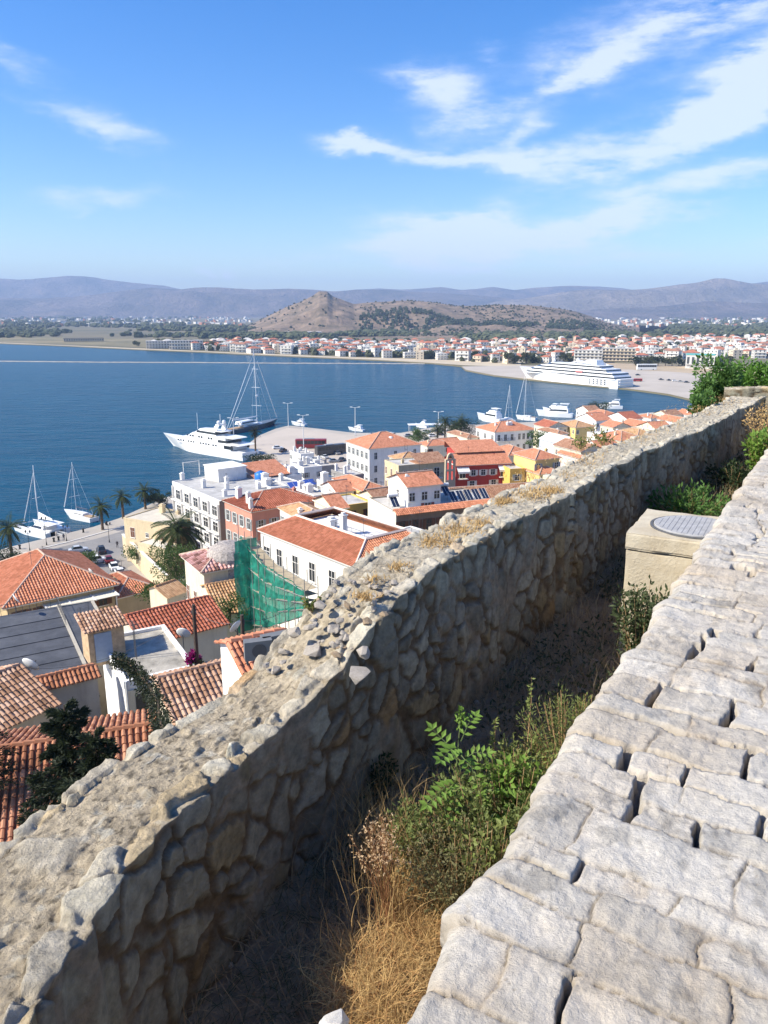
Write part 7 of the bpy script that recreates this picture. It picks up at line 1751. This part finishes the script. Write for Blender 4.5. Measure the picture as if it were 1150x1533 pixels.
# low dark weeds in the shaded middle of the trench
mb = MB(); rg = random.Random(99)
for i in range(9000):
    s = rg.uniform(4.2, 15); w = rg.uniform(.2, 1.5)
    if float(fbm(np.array([s * 1.6]), np.array([w * 2.0]), oct=2, seed=55)[0]) < -.05: continue
    p = wpt(s, w, rg.uniform(0, .16)); k = .6 + s * .09; leaf(mb, p, rv(rg) + Vector((0, 0, .5)), rv(rg), .04 * k, .016 * k)
for i in range(6000):
    s = rg.uniform(3.5, 15); w = rg.uniform(.05, 1.6); p = wpt(s, w, 0); blade(mb, p, Vector((rg.gauss(0, .6), rg.gauss(0, .6), 1)), rg.uniform(.12, .34), .003 + .0007 * s, rv(rg) * .8 + Vector((0, 0, -.7)), rg, 1, 3)
tag(mb.build('trench_weeds', [leafmat('weed_dark', (.035, .05, .022), (.08, .10, .045)), mat('weed_straw', (.26, .20, .11), rough=.9, var=.3, vscale=3, col2=(.42, .33, .20), trans=.2)]), kind='stuff')
# sunlit straw mound near the pavement
mb = MB(); rg = random.Random(78)
for i in range(15000):
    cx_, cy_ = rg.choice([(590, 1500), (570, 1460), (640, 1420), (600, 1400), (655, 1370), (620, 1340), (560, 1515), (690, 1380), (540, 1480), (530, 1440), (700, 1345), (640, 1330)])
    x = cx_ + rg.gauss(0, 26); y = cy_ + rg.gauss(0, 30)
    c = tp(x, y, 2.72); d = Vector((rg.gauss(0, .7), rg.gauss(0, .7), rg.uniform(-.1, 1.0))); blade(mb, c + Vector((0, 0, rg.uniform(-.12, .02))), d, rg.uniform(.06, .2), rg.uniform(.002, .0042), rv(rg) * 1.2 + Vector((0, 0, -.9)), rg, 0 if rg.random() < .8 else 1, 4)
for i in range(900):
    x = 600 + rg.gauss(0, 45); y = 1290 + rg.gauss(0, 55); c = tp(x, y, 2.68); blade(mb, c, Vector((rg.gauss(0, .35), rg.gauss(0, .35), 1)), rg.uniform(.15, .36), rg.uniform(.0018, .0032), rv(rg) * .9 + Vector((0, 0, -.5)), rg, 0, 4)
tag(mb.build('straw_grass', [DRYM, mat('rust_straw', (.30, .14, .05), rough=.9, var=.3, col2=(.42, .24, .10))]), kind='stuff')
# dry tufts on the wall top
mb = MB(); rg = random.Random(79)
for (x, y, n_, sp_) in [(600, 850, 110, 9), (655, 812, 260, 14), (690, 795, 300, 16), (720, 785, 160, 12), (755, 752, 260, 8), (800, 740, 340, 16), (828, 735, 220, 9), (790, 715, 120, 12), (870, 690, 260, 22), (905, 665, 200, 18), (960, 655, 200, 20), (545, 895, 120, 8), (1000, 635, 200, 20), (1060, 612, 300, 20), (1095, 600, 420, 16), (560, 868, 60, 8), (860, 715, 120, 14)]:
    for i in range(n_):
        p = tp(x + rg.gauss(0, sp_), y + rg.gauss(0, sp_ * .35), 1.59); k = p.length / 5; blade(mb, p, Vector((rg.gauss(0, 1.1), rg.gauss(0, 1.1), 1)), rg.uniform(.015, .045) * (.7 + k * .10), .0018 * (.5 + k * .35), rv(rg) * .8 + Vector((0, 0, -.5)), rg, 0, 3)
tag(mb.build('dry_tufts', DRYM), kind='stuff')
# shrubs
def shrub(name, label, px, py, drop, r, n, ls, m, seed, stems=14, asp=.45, hgt=None):
    rg = random.Random(seed); b = tp(px, py, drop); fz = floor_z(b.x, b.y); t = thing(name, label, 'shrub', (b.x, b.y, fz)); h0 = b.z - fz
    mb = MB(); sm = MB(); r = Vector(r)
    for k in range(stems):
        v = rv(rg); tip = Vector((v.x * r.x, v.y * r.y, h0 + abs(v.z) * r.z * rg.uniform(.3, 1.1))); rt = Vector((v.x * .04, v.y * .04, -.05)); mid = rt.lerp(tip, .5) + Vector((0, 0, .04))
        sm.tube([rt, mid, tip], [.005, .0035, .0015], 4)
        for j in range(n // stems):
            f = .25 + .75 * rg.random() ** .7; p = rt.lerp(mid, f * 2) if f < .5 else mid.lerp(tip, f * 2 - 1); dv = rv(rg); leaf(mb, p + dv * .03 * rg.random() * (1 + r.x * 4), dv + (tip - rt).normalized() * .6, rv(rg), ls * rg.uniform(.5, 1.25), ls * asp)
    mb.build('leaves', m, t); sm.build('stems', DRYD, t); return t
LSH = leafmat('shrub_green', (.085, .12, .035), (.24, .28, .09)); LSH2 = leafmat('shrub_olive', (.11, .11, .05), (.28, .26, .12))
shrub('shrub', 'twiggy green shrub growing between the sapling and the pavement edge', 740, 1200, 2.40, (.30, .26, .20), 5200, .032, LSH, 1, 60)
shrub('shrub', 'fine grey-green shrub low in the trench above the straw', 690, 1290, 2.50, (.27, .22, .17), 4600, .024, LSH2, 2, 60)
shrub('shrub', 'yellow-green shrub against the pavement edge, right of the twiggy one', 800, 1150, 2.38, (.22, .22, .18), 3000, .032, LY, 3, 46)
shrub('shrub', 'airy shrub with pale grassy stems near the upper pavement edge', 850, 1085, 2.40, (.28, .24, .18), 2800, .034, LSH, 4, 50, asp=.2)
shrub('shrub', 'broad-leaved bright green weed in the sun below the sapling', 770, 1165, 2.30, (.16, .15, .14), 420, .05, LB, 25, 22, .55)
shrub('shrub', 'round-leaved yellow-green weed at the near pavement edge', 730, 1260, 2.40, (.14, .14, .12), 380, .042, LY, 26, 20, .6)
shrub('shrub', 'low green shrub beneath the tall sapling', 650, 1240, 2.50, (.24, .2, .16), 2600, .03, LSH, 5, 40)
shrub('shrub', 'bushy green shrub at the foot of the concrete box', 968, 915, 2.15, (.22, .2, .22), 2800, .045, leafmat('box_shrub', (.035, .055, .022), (.10, .13, .055)), 6, 40)
shrub('shrub', 'leafy dark green growth in the trench beyond the concrete box', 1035, 748, 2.15, (.5, .45, .16), 1300, .07, LM, 7, 40)
shrub('shrub', 'pale green climbing shrub at the far end of the trench by the right edge', 1148, 668, 1.85, (.26, .3, .34), 1500, .08, LB, 8, 40)
shrub('shrub', 'shaded green shrub in the far trench left of the right-edge climber', 1100, 716, 2.2, (.36, .4, .22), 1000, .07, LD, 18, 40)
shrub('shrub', 'rust-brown dry shrub beside the cross wall in the sun', 1150, 622, 1.5, (.3, .3, .2), 900, .05, DRYM, 19, 24)
shrub('shrub', 'browning shrub with dry twigs left of the sapling', 590, 1260, 2.60, (.18, .16, .14), 2000, .02, leafmat('shrub_browning', (.12, .085, .04), (.24, .18, .09)), 21, 40)
shrub('shrub', 'dark ivy-like patch low against the shaded wall face', 560, 1150, 2.6, (.13, .12, .09), 700, .035, leafmat('ivy_dark', (.015, .035, .012), (.03, .065, .02)), 9, 20)
shrub('shrub', 'leafy green shoots poking up along the pavement edge', 880, 1070, 2.3, (.10, .1, .12), 500, .03, LY, 10, 14)
# dried flower stalks
rg = random.Random(12); b = tp(585, 1350, 2.62); t = thing('dried_wildflower', 'tall dried wildflower with brown branching stalks and pale seed heads', 'plant', b); sm = MB(); hd = MB()
for k in range(30):
    a = rg.uniform(0, 6.28); tip = Vector((math.cos(a) * rg.uniform(.02, .16) - .05, math.sin(a) * rg.uniform(.02, .14) + .05, rg.uniform(.18, .42))); mid = tip * .5 + rv(rg) * .02; sm.tube([(rg.gauss(0, .05), rg.gauss(0, .05), -.2), mid + Vector((rg.gauss(0, .02), rg.gauss(0, .02), 0)), tip], [.0022, .0018, .0009], 4)
    for j in range(9):
        f = rg.uniform(.4, 1); p = mid.lerp(tip, f); q = p + (rv(rg) + Vector((0, 0, .6))) * rg.uniform(.015, .045); sm.tube([p, q], .0009, 3)
        hd.blob(q, rg.uniform(.002, .0045), seed=j, nu=5, nv=4)
        for _ in range(2): leaf(hd, q, rv(rg), rv(rg), rg.uniform(.008, .018), .006)
sm.build('stalks', mat('rust_stalk', (.24, .12, .055), var=.2), t); hd.build('seed_heads', mat('pale_seed', (.55, .42, .26), col2=(.36, .22, .11), vscale=20), t)
# sapling with paired leaflets
rg = random.Random(3); b = tp(680, 1200, 2.55); t = thing('sapling', 'bright green sapling with paired oval leaflets on arching stalks', 'plant', b); lf = MB(); sm = MB()
tops = [((645, 1095, 2.10), (700, 1075, 2.12), (670, 1140, 2.25), (640, 1170, 2.35), (712, 1110, 2.2))]
base = Vector((0, 0, -.25)); top_ = tp(690, 1070, 2.10) - b; sm.tube([base, Vector((0, 0, .05)), top_], [.006, .005, .0025], 5)
def frond(o, tip, nl, ls):
    lf = MB()
    mid = o.lerp(tip, .5) + Vector((0, 0, .03)); P3 = [o, mid, tip]; sm.tube(P3, [.003, .0022, .001], 4)
    for i in range(nl):
        f = .2 + .8 * i / (nl - 1); p = o.lerp(mid, f * 2) if f < .5 else mid.lerp(tip, f * 2 - 1); d = (tip - o).normalized(); s_ = d.cross(Vector((0, -.5, 1))).normalized()
        for sg in (-1, 1): leaf(lf, p, s_ * sg + d * .45 + Vector((0, 0, .12)), Vector((0, -.4, 1)), ls * (1.1 - .5 * abs(f - .5)), ls * .46)
    leaf(lf, tip, (tip - o), Vector((0, -.4, 1)), ls, ls * .45); lf.build('leaflets', LB, t)
for (x, y, dr, x2, y2, dr2, nl, ls) in [(690, 1150, 2.3, 648, 1092, 2.14, 6, .058), (690, 1170, 2.35, 640, 1205, 2.34, 7, .058), (690, 1130, 2.25, 722, 1185, 2.3, 6, .055), (690, 1110, 2.2, 712, 1072, 2.12, 5, .05), (690, 1170, 2.35, 676, 1222, 2.42, 6, .05), (690, 1120, 2.2, 660, 1138, 2.16, 6, .055), (690, 1140, 2.3, 730, 1128, 2.24, 5, .05)]:
    frond(tp(x, y, dr) - b, tp(x2, y2, dr2) - b, nl, ls)
for i in range(60): p = top_ + Vector((rg.gauss(0, .012), rg.gauss(0, .012), rg.uniform(-.09, .03))); leaf(lf, p, rv(rg) + Vector((0, 0, .8)), rv(rg), .03, .014)
lf.build('tip_leaves', LB, t); sm.build('stem', mat('green_stem', (.10, .14, .05)), t)
# pale sprig with round leaves left and one tall thin stem
for (nm, lab, x, y, dr, hh, sd) in [('sprig', 'upright sprig with small pale green leaves above the twiggy shrub', 790, 1085, 2.3, .30, 5), ('sprig', 'slender leafy sprig standing just right of the sapling', 735, 1130, 2.35, .22, 6)]:
    rg = random.Random(sd); b = tp(x, y, dr); t = thing(nm, lab, 'plant', b); sm = MB(); lf = MB(); tip = Vector((rg.uniform(-.03, .03), 0, hh)); sm.tube([(0, 0, -.25), tip * .5 + Vector((.01, 0, 0)), tip], [.003, .002, .001], 4)
    for i in range(46): p = tip * rg.uniform(.1, 1); leaf(lf, p, rv(rg) + Vector((0, 0, .4)), rv(rg), .026, .013)
    sm.build('stem', DRYD, t); lf.build('leaves', LY, t)
# prickly weeds on the wall at the roofs' edge
for (lab, x, y, dr, sc_) in [('wiry yellowing weed on the wall crest before the far orange roofs', 905, 668, 1.6, .7), ('green weed sprout on the wall crest above the rubble', 468, 912, 1.72, .2), ('sparse tall weed on the wall crest near the blue-striped building', 870, 672, 1.6, .5)]:
    rg = random.Random(int(x)); b = tp(x, y, dr); t = thing('weed', lab, 'plant', b); sm = MB(); lf = MB()
    for k in range(14):
        tip = Vector((rg.gauss(0, .2), rg.gauss(0, .1), rg.uniform(.1, .4))) * sc_; sm.tube([(0, 0, -.02), tip], [.004, .002], 4)
        for j in range(10): leaf(lf, tip * rg.uniform(.3, 1), rv(rg), rv(rg), .05 * sc_ ** .5, .022)
    sm.build('stems', DRYD, t); lf.build('leaves', LY, t)
